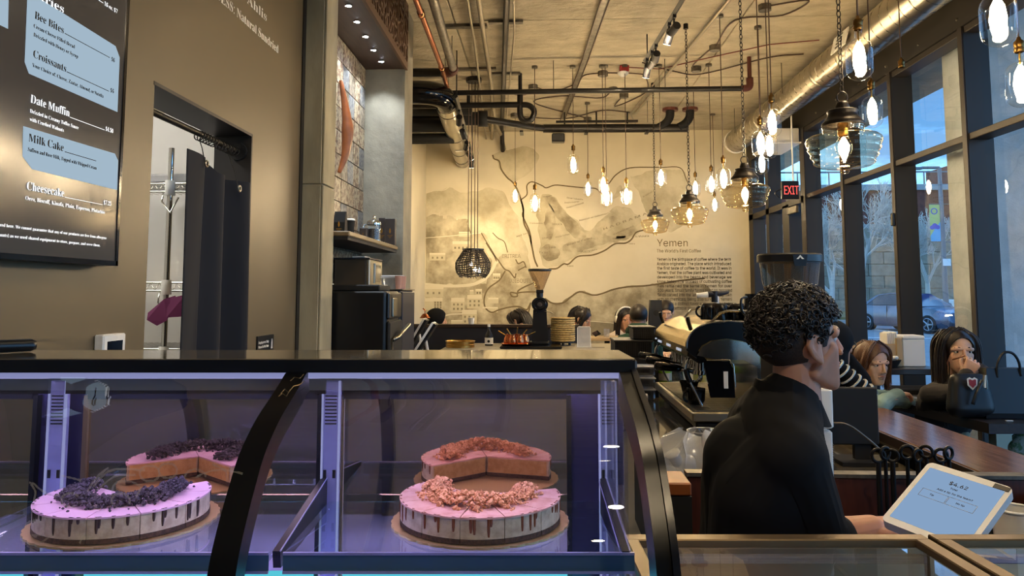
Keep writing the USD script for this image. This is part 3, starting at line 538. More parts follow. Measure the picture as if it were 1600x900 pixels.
# spiral duct along the windows
t = Thing('spiral_duct', 'large spiral-seamed silver duct along the top of the windows', 'duct', (2.43, 1.0, 3.4))
t.add('body', tube([(2.43, 1.0, 3.4), (2.43, 9.5, 3.4)], 0.138, 28), 'duct_steel', True)
a = np.linspace(0, 2 * PI * 8.5 / 0.135, 63 * 14); t.add('spiral_seam', tube(np.c_[2.43 + 0.139 * np.cos(a), 1.0 + a / (2 * PI) * 0.135, 3.4 + 0.139 * np.sin(a)], 0.0035, 4), 'steel', True)
for y in (3.9, 6.45, 8.2): t.add('collar', cyl((2.43, y, 3.4), (2.43, y + 0.05, 3.4), 0.143, 28), 'duct_steel', True)
t.add('end_cap', lathe([(0.138, 0), (0.15, 0.0), (0.15, 0.03), (0.0, 0.03)], 24, (2.43, 9.5, 3.4), (0, 1, 0)), 'white_matte')
for y in (2.4, 4.8, 7.2, 9.0):
    for x in (2.29, 2.57): t.add('hanger', cyl((x, y, 3.4), (x, y, CEIL), 0.004, 6), 'galvanized')
v = t.add('register', onto(M(bx(-0.14, 0.14, -0.07, 0.07, -0.012, 0.0, 0.004)), (2.43 - 0.148, 5.75, 3.42), (0, 1, 0), (0.25, 0, 0.97)), 'white_gloss', label='white square air register')
t.add('register_slots', onto(M([bx(-0.05, 0.05, -0.05 + 0.03 * i, -0.035 + 0.03 * i, -0.016, -0.011) for i in range(4)]), (2.43 - 0.148, 5.75, 3.42), (0, 1, 0), (0.25, 0, 0.97)), 'galvanized', under=v)
t = Thing('wall_grille', 'flat white vent box under the far end of the spiral duct', 'vent', (2.6, 8.6, 3.05))
t.add('box', bx(2.5, 2.74, 8.1, 8.7, 3.1, 3.26, 0.006), 'white_matte'); t.add('flange', bx(2.42, 2.745, 8.05, 8.75, 3.085, 3.1), 'white_gloss')
# exit sign on a white conduit
t = Thing('exit_sign', 'small red lit exit sign hanging on a white rod by the far door', 'exit sign', (2.55, 7.95, 2.5))
e = atx(1240, 298, 2.62); xe = 2.62
t.add('rod', cyl((xe, e[1], e[2] + 0.1), (xe, e[1], CEIL), 0.010, 8), 'white_matte', True)
t.add('housing', bx(xe - 0.13, xe + 0.05, e[1] - 0.02, e[1] + 0.02, e[2] - 0.09, e[2] + 0.1, 0.006), 'black_plastic')
t.add('lettering', onto(text('EXIT', 0.085, depth=0.002, width=0.15), (xe - 0.117, e[1] - 0.021, e[2] - 0.04), *XZ), 'exit_red')
t.add('bracket', tube(spline([(xe - 0.12, e[1], e[2] + 0.02), (xe - 0.19, e[1], e[2] - 0.02), (xe - 0.15, e[1], e[2] - 0.07)], 5), 0.008, 6), 'black_plastic', True)
# ------------------------------------------------------------------ lamps
def bulb_pendant(label, px, pyb, w, k=1.0, dia=0.11, lit=True):
    Y = dia * FPX / w; p = aty(px, pyb, Y); x, y, z = p; s = dia / 0.11
    t = Thing('bulb_pendant', label, 'pendant lamp', p, 'bare filament bulb pendants')
    r = 0.055 * s; H = 0.188 * s * k
    if lit:
        prof = [(0.001, 0)] + [(r * math.sin(a), r * (1 - math.cos(a)) * 0.9) for a in np.linspace(0.2, PI / 2, 7)] + [(r, H - 0.06 * s)] + [(r * math.cos(a) + 0.012 * s * (1 - math.cos(a)), H - 0.06 * s + 0.05 * s * math.sin(a)) for a in np.linspace(0.2, 1.45, 6)] + [(0.0145 * s, H), (0.0145 * s, H + 0.035 * s)]
        t.add('glass', lathe(prof, 20, p), 'bulb_glass', True)
        f = t.add('filament', lathe([(0.001, 0), (0.012 * s, 0.006 * s), (0.021 * s, 0.035 * s), (0.027 * s, 0.075 * s), (0.021 * s, 0.12 * s), (0.006 * s, 0.15 * s), (0.001, 0.152 * s)], 10, (x, y, z + 0.018 * s)), 'filament', True)  # spindle wider than the wire: the bloom is put into its shape
        t.add('filament_post', cyl((x, y, z + 0.16 * s), (x, y, z + H + 0.03 * s), 0.004 * s, 6), 'brass', True)
    b = z + H + 0.03 * s
    t.add('socket', lathe([(0.016, 0), (0.019, 0.004), (0.019, 0.016), (0.016, 0.02), (0.019, 0.024), (0.019, 0.042), (0.010, 0.05), (0.006, 0.062), (0.001, 0.062)], 14, (x, y, b)), 'brass_dark', True)
    t.add('cord', cyl((x, y, b + 0.06), (x, y, CEIL), 0.0035, 6), 'wire', True); t.add('canopy', cyl((x, y, CEIL - 0.02), (x, y, CEIL + 0.003), 0.03, 10), 'galvanized')
for a in [('smallest far filament bulb, leftmost of the row before the mural', 805, 318, 14, 1.0), ('clear filament bulb second from left, above the tall coffee grinder', 836, 333, 18, 1.05), ('filament bulb hung high above the others on the mural', 896, 273, 18, 1.1),
          ('short filament bulb third from left, before the mural', 919, 308, 15, 1.0), ('upper filament bulb of the overlapping pair before the mural', 943, 305, 18, 1.0), ('lower filament bulb of the overlapping pair before the mural', 948, 324, 18, 1.0),
          ('filament bulb hanging right of the overlapping pair', 979, 322, 18, 1.0), ('filament bulb hanging between the two long chains', 1033, 293, 18, 1.0), ('filament bulb just above the second farthest glass shade', 1087, 308, 16, 1.0),
          ('upper filament bulb left of the second nearest glass shade', 1112, 303, 18, 1.0), ('little filament bulb low beside the second nearest glass shade', 1117, 332, 14, 0.9), ('filament bulb half hidden by the second nearest glass shade', 1131, 298, 22, 1.0),
          ('left filament bulb in the cluster of four by the duct', 1189, 246, 26, 1.0), ('highest filament bulb in the cluster of four by the duct', 1207, 215, 28, 1.0), ('right filament bulb in the cluster of four by the duct', 1203, 248, 24, 1.0), ('lowest filament bulb in the cluster of four by the duct', 1191, 273, 21, 0.9),
          ('large filament bulb above the biggest glass shade', 1344, 126, 41, 1.0), ('filament bulb just right of the biggest glass shade', 1364, 200, 31, 1.0), ('nearest filament bulb, cut by the top edge of the photo', 1562, 73, 52, 1.0), ('filament bulb at the right edge of the photo', 1598, 168, 44, 1.0)]:
    bulb_pendant(*a)
bulb_pendant('empty brass lamp socket hanging on a cord without a bulb', 1411, 160, 28, lit=False)
bulb_pendant('filament bulb over the entrance side, outside the view', 1900, 20, 60)

def shade_pendant(label, px, pyb, w):
    Y = 0.30 * FPX / w; p = aty(px, pyb, Y); x, y, z = p
    t = Thing('glass_pendant', label, 'pendant lamp', p, 'glass shade pendants on chains')
    prof = [(0.001, 0), (0.014, 0.002), (0.02, 0.01), (0.017, 0.018), (0.03, 0.021), (0.075, 0.026), (0.104, 0.033), (0.119, 0.043), (0.121, 0.051), (0.119, 0.059), (0.128, 0.068), (0.134, 0.077), (0.1305, 0.086), (0.139, 0.096), (0.144, 0.105), (0.1405, 0.114), (0.147, 0.124), (0.1505, 0.136), (0.147, 0.149), (0.136, 0.158), (0.114, 0.165), (0.088, 0.168), (0.08, 0.172), (0.081, 0.185), (0.083, 0.198), (0.079, 0.206)]
    t.add('shade', lathe(prof, 48, p), 'shade_glass', True)
    t.add('cap', lathe([(0.084, 0.203), (0.084, 0.214), (0.076, 0.222), (0.068, 0.232), (0.060, 0.245), (0.058, 0.258), (0.062, 0.264), (0.06, 0.268), (0.03, 0.272), (0.027, 0.276), (0.029, 0.284), (0.024, 0.296), (0.022, 0.305), (0.001, 0.308)], 28, p), 'iron', True)
    t.add('socket', lathe([(0.02, 0.16), (0.022, 0.165), (0.022, 0.21), (0.02, 0.215)], 14, p), 'brass', True)
    b = t.add('bulb', lathe([(0.001, 0.045), (0.012, 0.05), (0.014, 0.06), (0.022, 0.075), (0.033, 0.1), (0.034, 0.118), (0.026, 0.14), (0.015, 0.158), (0.013, 0.17)], 16, p), 'bulb_glass', True)
    t.add('filament', lathe([(0.001, 0.06), (0.012, 0.075), (0.022, 0.1), (0.022, 0.12), (0.012, 0.142), (0.001, 0.15)], 12, p), 'filament_shade', True, under=b)
    t.add('ring', tube([(x + 0.022 * math.cos(a), y, z + 0.325 + 0.024 * math.sin(a)) for a in np.linspace(0, 2 * PI, 14, endpoint=False)], 0.0035, 6, closed=True), 'iron', True)
    links = []; zz = z + 0.36; i = 0
    while zz < CEIL - 0.02:
        o = [(0.009 * math.cos(a), 0, 0.017 * math.sin(a)) for a in np.linspace(0, 2 * PI, 8, endpoint=False)]
        m = rotate(tube(o, 0.0026, 4, closed=True), PI / 2 * (i % 2) + 0.3, [0, 0, 1]); m.apply_translation((x, y, zz)); links.append(m); zz += 0.027; i += 1
    t.add('chain', M(links), 'iron', True, kind='stuff')
    t.add('ceiling_hook', cyl((x, y, CEIL - 0.04), (x, y, CEIL + 0.003), 0.02, 10), 'iron')
for a in [('largest and nearest clear glass schoolhouse shade on a chain', 1320, 272, 112), ('second nearest glass schoolhouse shade, below the duct cluster', 1165, 331, 75), ('second farthest glass schoolhouse shade, above the Yemen title', 1078, 356, 58), ('smallest, farthest glass schoolhouse shade on a chain', 1024, 368, 45)]:
    shade_pendant(*a)

# woven dark pendant over the counter
Y = 7.6; c = aty(739, 433, Y); x, y, z = c
t = Thing('woven_pendant', 'dark woven basket pendant glowing over the far counter', 'pendant lamp', c)
R = lambda h: 0.10 + 0.075 * math.sin(min(1, h / 0.12 + 0.25) * PI / 2) - 0.085 * max(0, h - 0.15) / 0.13
strips = []
for k in range(46):
    a0 = k * 2 * PI / 46 + rng.uniform(-0.04, 0.04); sl = rng.uniform(-0.35, 0.35); h0 = rng.uniform(-0.012, 0.02)
    strips.append(tube([(x + (R(h) + rng.uniform(-0.003, 0.003)) * math.cos(a0 + sl * h * 2), y + R(h) * math.sin(a0 + sl * h * 2), z + h) for h in np.linspace(h0, 0.275, 7)], 0.0042, 5))
for h in np.linspace(0.01, 0.275, 13):
    strips.append(tube([(x + (R(h) + 0.004 * math.sin(23 * a)) * math.cos(a), y + (R(h) + 0.004 * math.sin(23 * a)) * math.sin(a), z + h + 0.006 * math.sin(5 * a + h * 30)) for a in np.linspace(0, 2 * PI, 48, endpoint=False)], 0.005, 5, closed=True))
pm('weave', (28, 19, 14), 0.7)
t.add('weave', M(strips), 'weave', True, kind='stuff'); t.add('top_plate', cyl((x, y, z + 0.272), (x, y, z + 0.285), 0.11, 24), 'black_plastic')
for dx, dy, h in ((-0.02, 0.0, 0.10), (0.03, -0.05, 0.045), (0.06, 0.03, 0.035)):
    b = t.add('bulb', lathe([(0.001, 0), (0.02, 0.008), (0.026, 0.03), (0.016, 0.06), (0.012, 0.08)], 12, (x + dx, y + dy, z + h)), 'bulb_glass', True); t.add('filament', lathe([(0.001, 0.01), (0.013, 0.02), (0.014, 0.035), (0.001, 0.06)], 8, (x + dx, y + dy, z + h)), 'filament', True, under=b); t.add('stem', cyl((x + dx, y + dy, z + h + 0.08), (x + dx, y + dy, z + 0.275), 0.006, 6), 'black_plastic', under=b)
for dx in (-0.03, 0.0, 0.035, 0.065): t.add('cord', cyl((x + dx - 0.02, y, z + 0.28), (x + dx - 0.02, y, 3.66), 0.0045, 6), 'wire', True)
t.add('canopy', cyl((x, y, 3.66), (x, y, CEIL + 0.003), 0.08, 16), 'black_plastic')

# track lights
def track(label, a, b, heads, power, angle=34):
    a, b = np.asarray(a, float), np.asarray(b, float); t = Thing('track_light', label, 'track light', a)
    d = (b - a) / np.linalg.norm(b - a); t.add('track', tube([a, b], 0.02, 4), 'black_plastic')
    t.add('feed', cyl(a + 0.1 * d, (*(a + 0.1 * d)[:2], CEIL), 0.006, 6), 'black_plastic'); t.add('feed', cyl(b - 0.1 * d, (*(b - 0.1 * d)[:2], CEIL), 0.006, 6), 'black_plastic')
    for f, to in heads:
        p = a + (b - a) * f; q = p + (0, 0, -0.11); v = np.asarray(to, float) - q; v /= np.linalg.norm(v)
        h = t.add('lamp_head', cyl(q - 0.05 * v, q + 0.06 * v, 0.03, 16), 'black_plastic', 40)
        t.add('arm', M(bx(p[0] - 0.012, p[0] + 0.012, p[1] - 0.03, p[1] + 0.03, p[2] - 0.035, p[2] - 0.01), cyl(p + (0, 0, -0.03), q, 0.007, 6)), 'black_plastic', under=h)
        t.add('lens', cyl(q + 0.0605 * v, q + 0.063 * v, 0.027, 16), 'spot_face', under=h)
        spot(t.path, q + 0.075 * v, to, power, angle)
track('black ceiling track with small spot heads, before the mural', (1.06, 3.2, 3.5), (0.884, 6.43, 3.5), [(0.66, (-0.25, 10.2, 2.45)), (0.71, (0.25, 6.3, 1.03)), (0.86, (0.95, 10.2, 2.3)), (0.975, (0.55, 7.6, 1.0)), (0.91, (0.35, 10.2, 2.55)), (0.08, (0.1, 2.0, 1.0)), (0.25, (-1.29, 3.3, 1.6)), (0.42, (1.1, 3.8, 1.0))], SPOT_POWER, 26)  # the heads towards the viewer are unseen, added to light the foreground
track('zigzag black track with spot heads above the woven pendant', (-0.78, 6.6, 3.25), (-0.92, 9.7, 3.25), [(0.15, (-1.2, 10.2, 1.6)), (0.35, (-0.3, 10.2, 1.5)), (0.55, (-1.4, 10.2, 2.0)), (0.75, (0.2, 10.2, 1.6)), (0.92, (-1.0, 10.2, 1.4))], SPOT_POWER * 0.7)
track('added black ceiling track over the customers, unseen, for fill light', (0.5, -1.5, 3.5), (0.3, 1.6, 3.5), [(0.2, (-1.29, 0.8, 2.0)), (0.45, (0.5, 1.2, 0.9)), (0.75, (-1.29, 2.4, 1.9)), (0.95, (0.6, 1.9, 1.0))], SPOT_POWER)  # whole track is unseen, added to brighten the near room
# downlights of the soffit
t = Thing('downlight', 'row of five bright white downlights set in the dark soffit', 'downlight', (-1.17, 4.8, 3.2))
for k, (yy, xx) in enumerate(((4.306, -1.15), (4.572, -1.165), (4.846, -1.175), (5.126, -1.185), (5.392, -1.187))):
    d = t.add('trim_ring', cyl((xx, yy, 3.194), (xx, yy, 3.202), 0.022, 16), 'steel'); t.add('lens', cyl((xx, yy, 3.192), (xx, yy, 3.194), 0.016, 12), 'led_white', under=d)
    spot(t.path, (xx - 0.02, yy, 3.18), (xx - 0.06, yy, 1.5), DOWNLIGHT, 55, (0.78, 0.88, 1.0), 0.015, 0.8)
# store room lamp
t = Thing('ceiling_lamp', 'flat white ceiling lamp of the store room', 'ceiling lamp', (-2.6, 2.6, 3.3)); t.add('tray', bx(-3.0, -2.2, 2.3, 2.9, 3.32, 3.38), 'white_matte'); emit('lamp_panel', (1.0, 0.95, 0.88), 26.0); t.add('diffuser', bx(-2.97, -2.23, 2.33, 2.87, 3.31, 3.32), 'lamp_panel')
for x in (-2.8, -2.4): t.add('rod', cyl((x, 2.6, 3.38), (x, 2.6, CEIL), 0.005, 6), 'steel')
# ------------------------------------------------------------------ curved glass cake case (built square to the viewer, then turned with case_frame)
cP, sP = math.cos(PITCH), math.sin(PITCH)
def cray(px, py): v = -(py - CY) / FPX; return np.array([(px - CX) / FPX, cP - v * sP, sP + v * cP])
def cd(px, py, d): r = cray(px, py); return np.array([0, 0, 1.5]) + r * d / r[1]
def cz(px, py, z): r = cray(px, py); return np.array([0, 0, 1.5]) + r * (z - 1.5) / r[2]
def cw(x, d, z): return (RZ @ np.array([x, d, z, 1.0]))[:3]
MAT_M = usdkit.material(stage, '/World/Looks/bronze_mirror', {'g': ('glossy_bsdf', {'color': (0.80, 0.62, 0.47), 'roughness': 0.025}), 'd': ('diffuse_bsdf', {'color': (0.02, 0.018, 0.02)}), 'm': ('mix_closure', {'fac': 0.12})}, [('g.BSDF', 'm.closure1'), ('d.BSDF', 'm.closure2')], surface='m.closure'); MAT['bronze_mirror'] = MAT_M
pm('stone_top', (92, 84, 70), 0.06, noise=(6, 0.3, 0.7), col2=(70, 64, 54))
pm('case_black', (7, 7, 9), 0.3, specular_ior_level=0.3)
pm('case_bar', (14, 15, 20), 0.2)
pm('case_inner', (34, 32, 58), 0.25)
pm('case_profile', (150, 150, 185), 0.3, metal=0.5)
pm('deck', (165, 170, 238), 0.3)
pm('teal_edge', (52, 78, 92), 0.15)
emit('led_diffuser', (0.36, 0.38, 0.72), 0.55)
MAT['decal'] = usdkit.material(stage, '/World/Looks/decal', {'t': ('transparent_bsdf', {}), 'd': ('diffuse_bsdf', {'color': lin((170, 160, 140))}), 'm': ('mix_closure', {'fac': 0.22})}, [('t.BSDF', 'm.closure1'), ('d.BSDF', 'm.closure2')], surface='m.closure')
CURVE = np.array([(1.1, 1.388), (1.085, 1.385), (1.061, 1.375), (1.02, 1.360), (0.972, 1.343), (0.932, 1.323), (0.904, 1.304), (0.884, 1.283), (0.862, 1.258), (0.841, 1.23), (0.827, 1.203), (0.805, 1.14), (0.79, 1.06), (0.783, 0.95)])
CV = spline(CURVE, 3)
def post(x0, x1, w, off=0.0):
    t = np.gradient(CV, axis=0); t /= np.linalg.norm(t, axis=1, keepdims=True); n = np.c_[t[:, 1], -t[:, 0]]; n *= np.sign((n @ np.array([-1.0, 0.3])).mean())
    return case_frame(prism_x(np.vstack([CV + n * off, (CV - n * w)[::-1]]).tolist(), x0, x1))
XA, XM0, XM1, XB0, XB1 = -0.80, -0.322, -0.292, 0.153, 0.176
case = Thing('cake_display_case', 'curved glass cake case with violet lighting and black frame', 'display case', cw(-0.3, 1.1, 0))
def cadd(name, m, mat, smooth=False, **k): return case.add(name, case_frame(m), mat, smooth, **k)
cadd('body', bx(-1.40, XB1, 0.80, 1.42, 0.0, 0.93, 0.01), 'case_black')
cadd('top_slab', bx(-1.40, XB1 + 0.004, 1.098, 1.272, 1.389, 1.405, 0.003), 'stone_top')
cadd('top_edge', bx(-1.40, XB1, 1.094, 1.105, 1.386, 1.404), 'case_bar')
cadd('rear_hood', prism_x([(1.272, 1.404), (1.272, 1.385), (1.395, 1.33), (1.40, 1.345)], -1.40, XB1), 'case_bar')
case.add('frame_post', post(-0.80, -0.77, 0.03), 'case_black', 30); case.add('frame_post', post(XM0, XM1, 0.03), 'case_black', 30)
ep = case.add('end_frame', post(XB0, XB1, 0.045), 'case_black', 30)
case.add('end_frame_lip', post(XB1 - 0.006, XB1 + 0.002, 0.012, 0.004), 'case_bar', 30, under=ep)
G = [(x0, x1) for x0, x1 in ((-1.36, XA), (XA + 0.03, XM0), (XM1, XB0))]
for x0, x1 in G: case.add('front_glass', case_frame(sheet([[(x0, d, z), (x1, d, z)] for d, z in CV])), 'case_glass', True)
cadd('led_housing', bx(-1.36, XB0, 1.096, 1.110, 1.3775, 1.3885), 'led_diffuser')
for x0, x1 in G: cadd('led_strip', bx(x0 + 0.02, x1 - 0.02, 1.113, 1.135, 1.3825, 1.385), 'led_strip')
for x0, x1 in G:
    cadd('rear_led_housing', bx(x0, x1, 1.322, 1.330, 1.326, 1.352), 'case_bar'); cadd('rear_led_strip', bx(x0 + 0.02, x1 - 0.02, 1.334, 1.35, 1.342, 1.345), 'led_strip')
for x0, x1 in G: cadd('clear_rail', sheet([[(x0, 1.102, 1.36), (x1, 1.102, 1.36)], [(x0, 1.102, 1.379), (x1, 1.102, 1.379)]]), 'clear_plastic')
cadd('rear_panel', bx(-1.40, XB1, 1.376, 1.40, 0.93, 1.345), 'case_inner')
cadd('side_panel', bx(XB0 + 0.006, XB0 + 0.012, 1.10, 1.376, 0.93, 1.385), 'case_glass')
for x0, x1 in ((-1.30, -0.85), (-0.752, -0.345), (-0.30, 0.097)):
    d = cadd('mirror_door', bx(x0, x1, 1.368, 1.374, 0.95, 1.312), 'bronze_mirror')
    case.add('door_frame', case_frame(bx(x0 - 0.008, x0, 1.362, 1.378, 0.94, 1.318)), 'gold_trim', under=d); case.add('door_frame', case_frame(bx(x1, x1 + 0.008, 1.362, 1.378, 0.94, 1.318)), 'case_bar', under=d)
    case.add('top_rail', case_frame(bx(x0, x1, 1.36, 1.378, 1.312, 1.322)), 'case_bar', under=d)
for x in (-0.815, -0.334, 0.152):
    s = cadd('shelf_standard', bx(x, x + 0.032, 1.35, 1.362, 0.95, 1.345, 0.002), 'case_profile')
    for k in range(9): case.add('slot', case_frame(bx(x + 0.006, x + 0.026, 1.3485, 1.351, 1.27 + 0.006 * k, 1.272 + 0.006 * k)), 'case_bar', under=s)
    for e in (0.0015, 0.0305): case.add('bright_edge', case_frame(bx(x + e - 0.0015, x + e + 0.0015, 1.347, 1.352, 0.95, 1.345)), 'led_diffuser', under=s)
    for dx in (0.005, 0.021): case.add('slot', case_frame(bx(x + dx, x + dx + 0.005, 1.3485, 1.351, 1.178, 1.192)), 'black_plastic', under=s)
for x0, x1 in ((-1.36, -0.815), (XA + 0.005, -0.338), (-0.318, 0.170)):
    g = cadd('glass_shelf', bx(x0, x1, 1.086, 1.345, 1.126, 1.14, 0.0015), 'shelf_glass')
    case.add('front_rail', case_frame(M(bx(x0, x1, 1.083, 1.087, 1.137, 1.1405), bx(x0, x1, 1.083, 1.087, 1.112, 1.1155))), 'case_profile', under=g)
    case.add('price_rail', case_frame(bx(x0, x1, 1.085, 1.0865, 1.1155, 1.137)), 'teal_edge', under=g)
    cadd('under_shelf_led', bx(x0 + 0.03, x1 - 0.03, 1.095, 1.112, 1.1195, 1.1215), 'led_strip'); cadd('led_cover', bx(x0 + 0.025, x1 - 0.025, 1.089, 1.114, 1.1217, 1.1257), 'case_bar'); cadd('led_lip', bx(x0 + 0.02, x1 - 0.02, 1.114, 1.117, 1.112, 1.1258), 'case_bar')
for x in (-0.328, 0.158):
    b = cadd('shelf_bracket', prism_x([(1.35, 1.178), (1.35, 1.12), (1.09, 1.118), (1.085, 1.142)], x - 0.005, x + 0.006), 'case_black')
    case.add('bracket_edge', case_frame(tube([(x + 0.006, 1.35, 1.178), (x + 0.006, 1.085, 1.142)], 0.0012, 5)), 'case_profile', under=b); case.add('bracket_edge', case_frame(tube([(x - 0.006, 1.35, 1.172), (x - 0.006, 1.085, 1.136)], 0.0012, 5)), 'case_profile', under=b)
emit('cyan_glow', (0.08, 0.62, 1.0), 1.3)
for x0, x1 in ((-1.34, -0.85), (-0.79, -0.345), (-0.30, 0.14)): cadd('lower_light', bx(x0, x1, 1.335, 1.352, 0.962, 1.004), 'cyan_glow', label='cyan light along the lower deck')  # glowing bars added to give the cyan shine of the lit lower shelf
cadd('deck', bx(-1.36, XB0, 0.80, 1.37, 0.93, 0.95), 'deck')
# lace edged rail low in the left section
lr = sbox(XA + 0.03, 1.088, -0.40, 1.108)
for k in range(9): lr = lr.difference(sbox(-0.765 + k * 0.043, 1.0915, -0.765 + k * 0.043 + 0.034, 1.1025).buffer(0.002))
cadd('lace_rail', onto(ext(lr, 0.003), (0, 1.07, 0), *XZ), 'case_profile')
# drawing on the left glass
def on_glass(px, py):
    r = cray(px, py); d = np.linspace(0.79, 1.09, 300); zr = 1.5 + r[2] * d / r[1]; zc = np.interp(d, CV[::-1, 0], CV[::-1, 1])
    i = int(np.argmin(np.abs(zr - zc))); return np.array([r[0] * d[i] / r[1], d[i] - 0.002, zc[i] - 0.0])
def circ(cx, cy, r, a0=0, a1=360): return [(cx + r * math.cos(math.radians(a)), cy + 0.8 * r * math.sin(math.radians(a))) for a in np.linspace(a0, a1, 14)]
ST = [[(200, 140), (235, 150), (270, 185), (350, 225), (400, 215)], [(210, 150), (240, 200), (230, 260)], circ(990, 80, 65), circ(1110, 62, 60), [(410, 95), (480, 110), (540, 130)], [(740, 230), (760, 150), (850, 130), (930, 170), (900, 230)],
      [(1290, 110), (1370, 70), (1480, 60), (1500, 140)], [(620, 170), (700, 80), (800, 50), (960, 60)], [(580, 200), (640, 110), (720, 40)], circ(470, 255, 58, 60, 330), circ(235, 440, 62, 200, 470), [(270, 540), (330, 500), (360, 480)], [(1400, 20), (1500, 60), (1600, 80)], [(640, 190), (760, 100), (900, 90)], circ(800, 260, 60, 150, 380), circ(1290, 110, 70, 180, 350), [(530, 540), (560, 480), (600, 500)]]
rb = []
for s in ST:
    P = [(x / 4.21, 720 + y / 4.21) for x, y in s]; P = spline(P, 4); t = np.gradient(P, axis=0); t /= np.maximum(np.linalg.norm(t, axis=1, keepdims=True), 1e-9); n = np.c_[-t[:, 1], t[:, 0]] * 1.6
    rb.append(sheet([[on_glass(*(p - q)), on_glass(*(p + q))] for p, q in zip(P, n)]))
cadd('window_drawing', M(rb), 'decal', kind='stuff')
rb = []
for s in ([(455, 598), (462, 592), (470, 594), (476, 588)], [(440, 618), (447, 610), (452, 616), (460, 606), (470, 604), (477, 598)], [(437, 622), (443, 617), (449, 622), (455, 612)]):
    rb.append(tube([on_glass(x, y) + (0, -0.003, 0.003) for x, y in s], 0.0007, 4))
cadd('post_scribble', M(rb), 'gold_trim', kind='stuff')
# ------------------------------------------------------------------ cakes
pm('cake_cream', (190, 172, 148), 0.55, noise=(60, 0.4, 0.65), col2=(160, 140, 118)); pm('cake_cut', (222, 184, 128), 0.6, noise=(80, 0.4, 0.6), col2=(204, 162, 104))
pm('cake_base', (74, 50, 38), 0.8, noise=(200, 0.4, 0.6), col2=(44, 30, 24))
pm('glaze_caramel', (220, 172, 160), 0.14, noise=(40, 0.45, 0.65), col2=(202, 146, 134)); pm('glaze_cream', (216, 172, 192), 0.25)
pm('caramel', (120, 66, 42), 0.25); pm('chocolate', (58, 38, 34), 0.3)
pm('crumb_tan', (222, 164, 120), 0.9, noise=(300, 0.35, 0.65), col2=(184, 120, 82)); pm('crumb_dark', (84, 72, 86), 0.9, noise=(300, 0.35, 0.65), col2=(30, 24, 32))
pm('gold_card', (206, 172, 122), 0.3, metal=0.7)
def wedge(c, r, a0, a1, z0, z1, gap=0.0012, n=7, bulge=0.0):
    am = (a0 + a1) / 2; o = np.array([math.cos(am), math.sin(am)]) * gap
    P = [(c[0] + o[0], c[1] + o[1])] + [(c[0] + o[0] + r * math.cos(a), c[1] + o[1] + r * math.sin(a)) for a in np.linspace(a0, a1, n)]
    return prism_z(P, z0, z1)
def make_cake(label, c, a_start, dt, n, glaze, crumb, drip, seed):
    g = np.random.default_rng(seed); zb = 1.1445; zt = 1.182; r = 0.123
    t = Thing('cheesecake', label, 'cake', cw(*c, 1.1425))
    for k in range(n):
        a0, a1 = math.radians(a_start + k * dt), math.radians(a_start + (k + 1) * dt)
        s = t.add('slice', case_frame(M(wedge(c, r, a0, a1, zb + 0.007, zt - 0.0025, 0.002))), 'cake_cut' if k in () else 'cake_cream', label=None)
        t.add('crust', case_frame(wedge(c, r + 0.001, a0, a1, zb, zb + 0.007, 0.002)), 'cake_base', under=s)
        t.add('glaze', case_frame(wedge(c, r + 0.0012, a0, a1, zt - 0.0025, zt, 0.0026)), glaze, under=s)
        if k in (0, n - 1):       # the cut face shows golden cheesecake
            a = a0 if k == 0 else a1; q = np.array([math.cos(a), math.sin(a)]); w = np.array([-q[1], q[0]]) * (-1 if k == 0 else 1) * 0.0006
            P = [np.r_[np.array(c) + q * e + w, h] for e, h in ((0.004, zb + 0.008), (r - 0.002, zb + 0.008), (r - 0.002, zt - 0.003), (0.004, zt - 0.003))]
            t.add('cut_face', case_frame(tm(P, [[0, 1, 2], [0, 2, 3], [0, 2, 1], [0, 3, 2]])), 'cake_cut', under=s)
        for _ in range(4):
            a = a0 + (a1 - a0) * g.uniform(0.06, 0.94); L = g.uniform(0.009, 0.029); q = np.array([math.cos(a), math.sin(a)]) * (r + 0.0012)
            t.add('drip', case_frame(tube([(c[0] + q[0] * 0.99, c[1] + q[1] * 0.99, zt), (c[0] + q[0], c[1] + q[1], zt - 0.004), (c[0] + q[0], c[1] + q[1], zt - L * 0.7), (c[0] + q[0], c[1] + q[1], zt - L)], [0.0034, 0.0027, 0.0025, 0.0016], 6)), drip, True, under=s)
    cr = []
    for _ in range(1500):
        a = math.radians(a_start + 6 + g.uniform(0, 1) * (n * dt - 12)); u = g.normal(0, 0.36); rr = 0.072 + 0.028 * np.clip(u, -1.1, 1.1); h = max(0, (1 - (abs(u) / 1.1) ** 2)) * (0.013 + 0.008 * meshkit.noise(np.array([a * 3, 0, seed]))) * g.uniform(0, 1) ** 0.6
        m = trimesh.creation.icosphere(0, 1.0); m.vertices *= g.uniform(0.45, 1.5, (12, 3)) * g.choice([0.0014, 0.0022, 0.0032, 0.0044], p=[.4, .33, .19, .08]); m.apply_translation((c[0] + rr * math.cos(a), c[1] + rr * math.sin(a), zt + 0.001 + h)); cr.append(m)
    t.add('crumb_topping', case_frame(M(cr)), crumb, kind='stuff')
    b = one('cake_board', 'scalloped gold card under the ' + ('tan crumb cake' if crumb == 'crumb_tan' else 'dark crumb cake'), 'cake board', case_frame(prism_z([(c[0] + (0.138 + 0.0022 * abs(math.sin(18 * a))) * math.cos(a), c[1] + 0.004 + (0.138 + 0.0022 * abs(math.sin(18 * a))) * math.sin(a)) for a in np.linspace(0, 2 * PI, 180, endpoint=False)], 1.1405, 1.1435)), 'gold_card')
make_cake('caramel cheesecake with tan crumb ring and missing back slices', (-0.05, 1.228), 141, 29.5, 8, 'glaze_caramel', 'crumb_tan', 'caramel', 3)
make_cake('cream topped cheesecake with dark cookie crumbs and missing back slices', (-0.612, 1.228), 146, 32, 8, 'glaze_cream', 'crumb_dark', 'chocolate', 5)
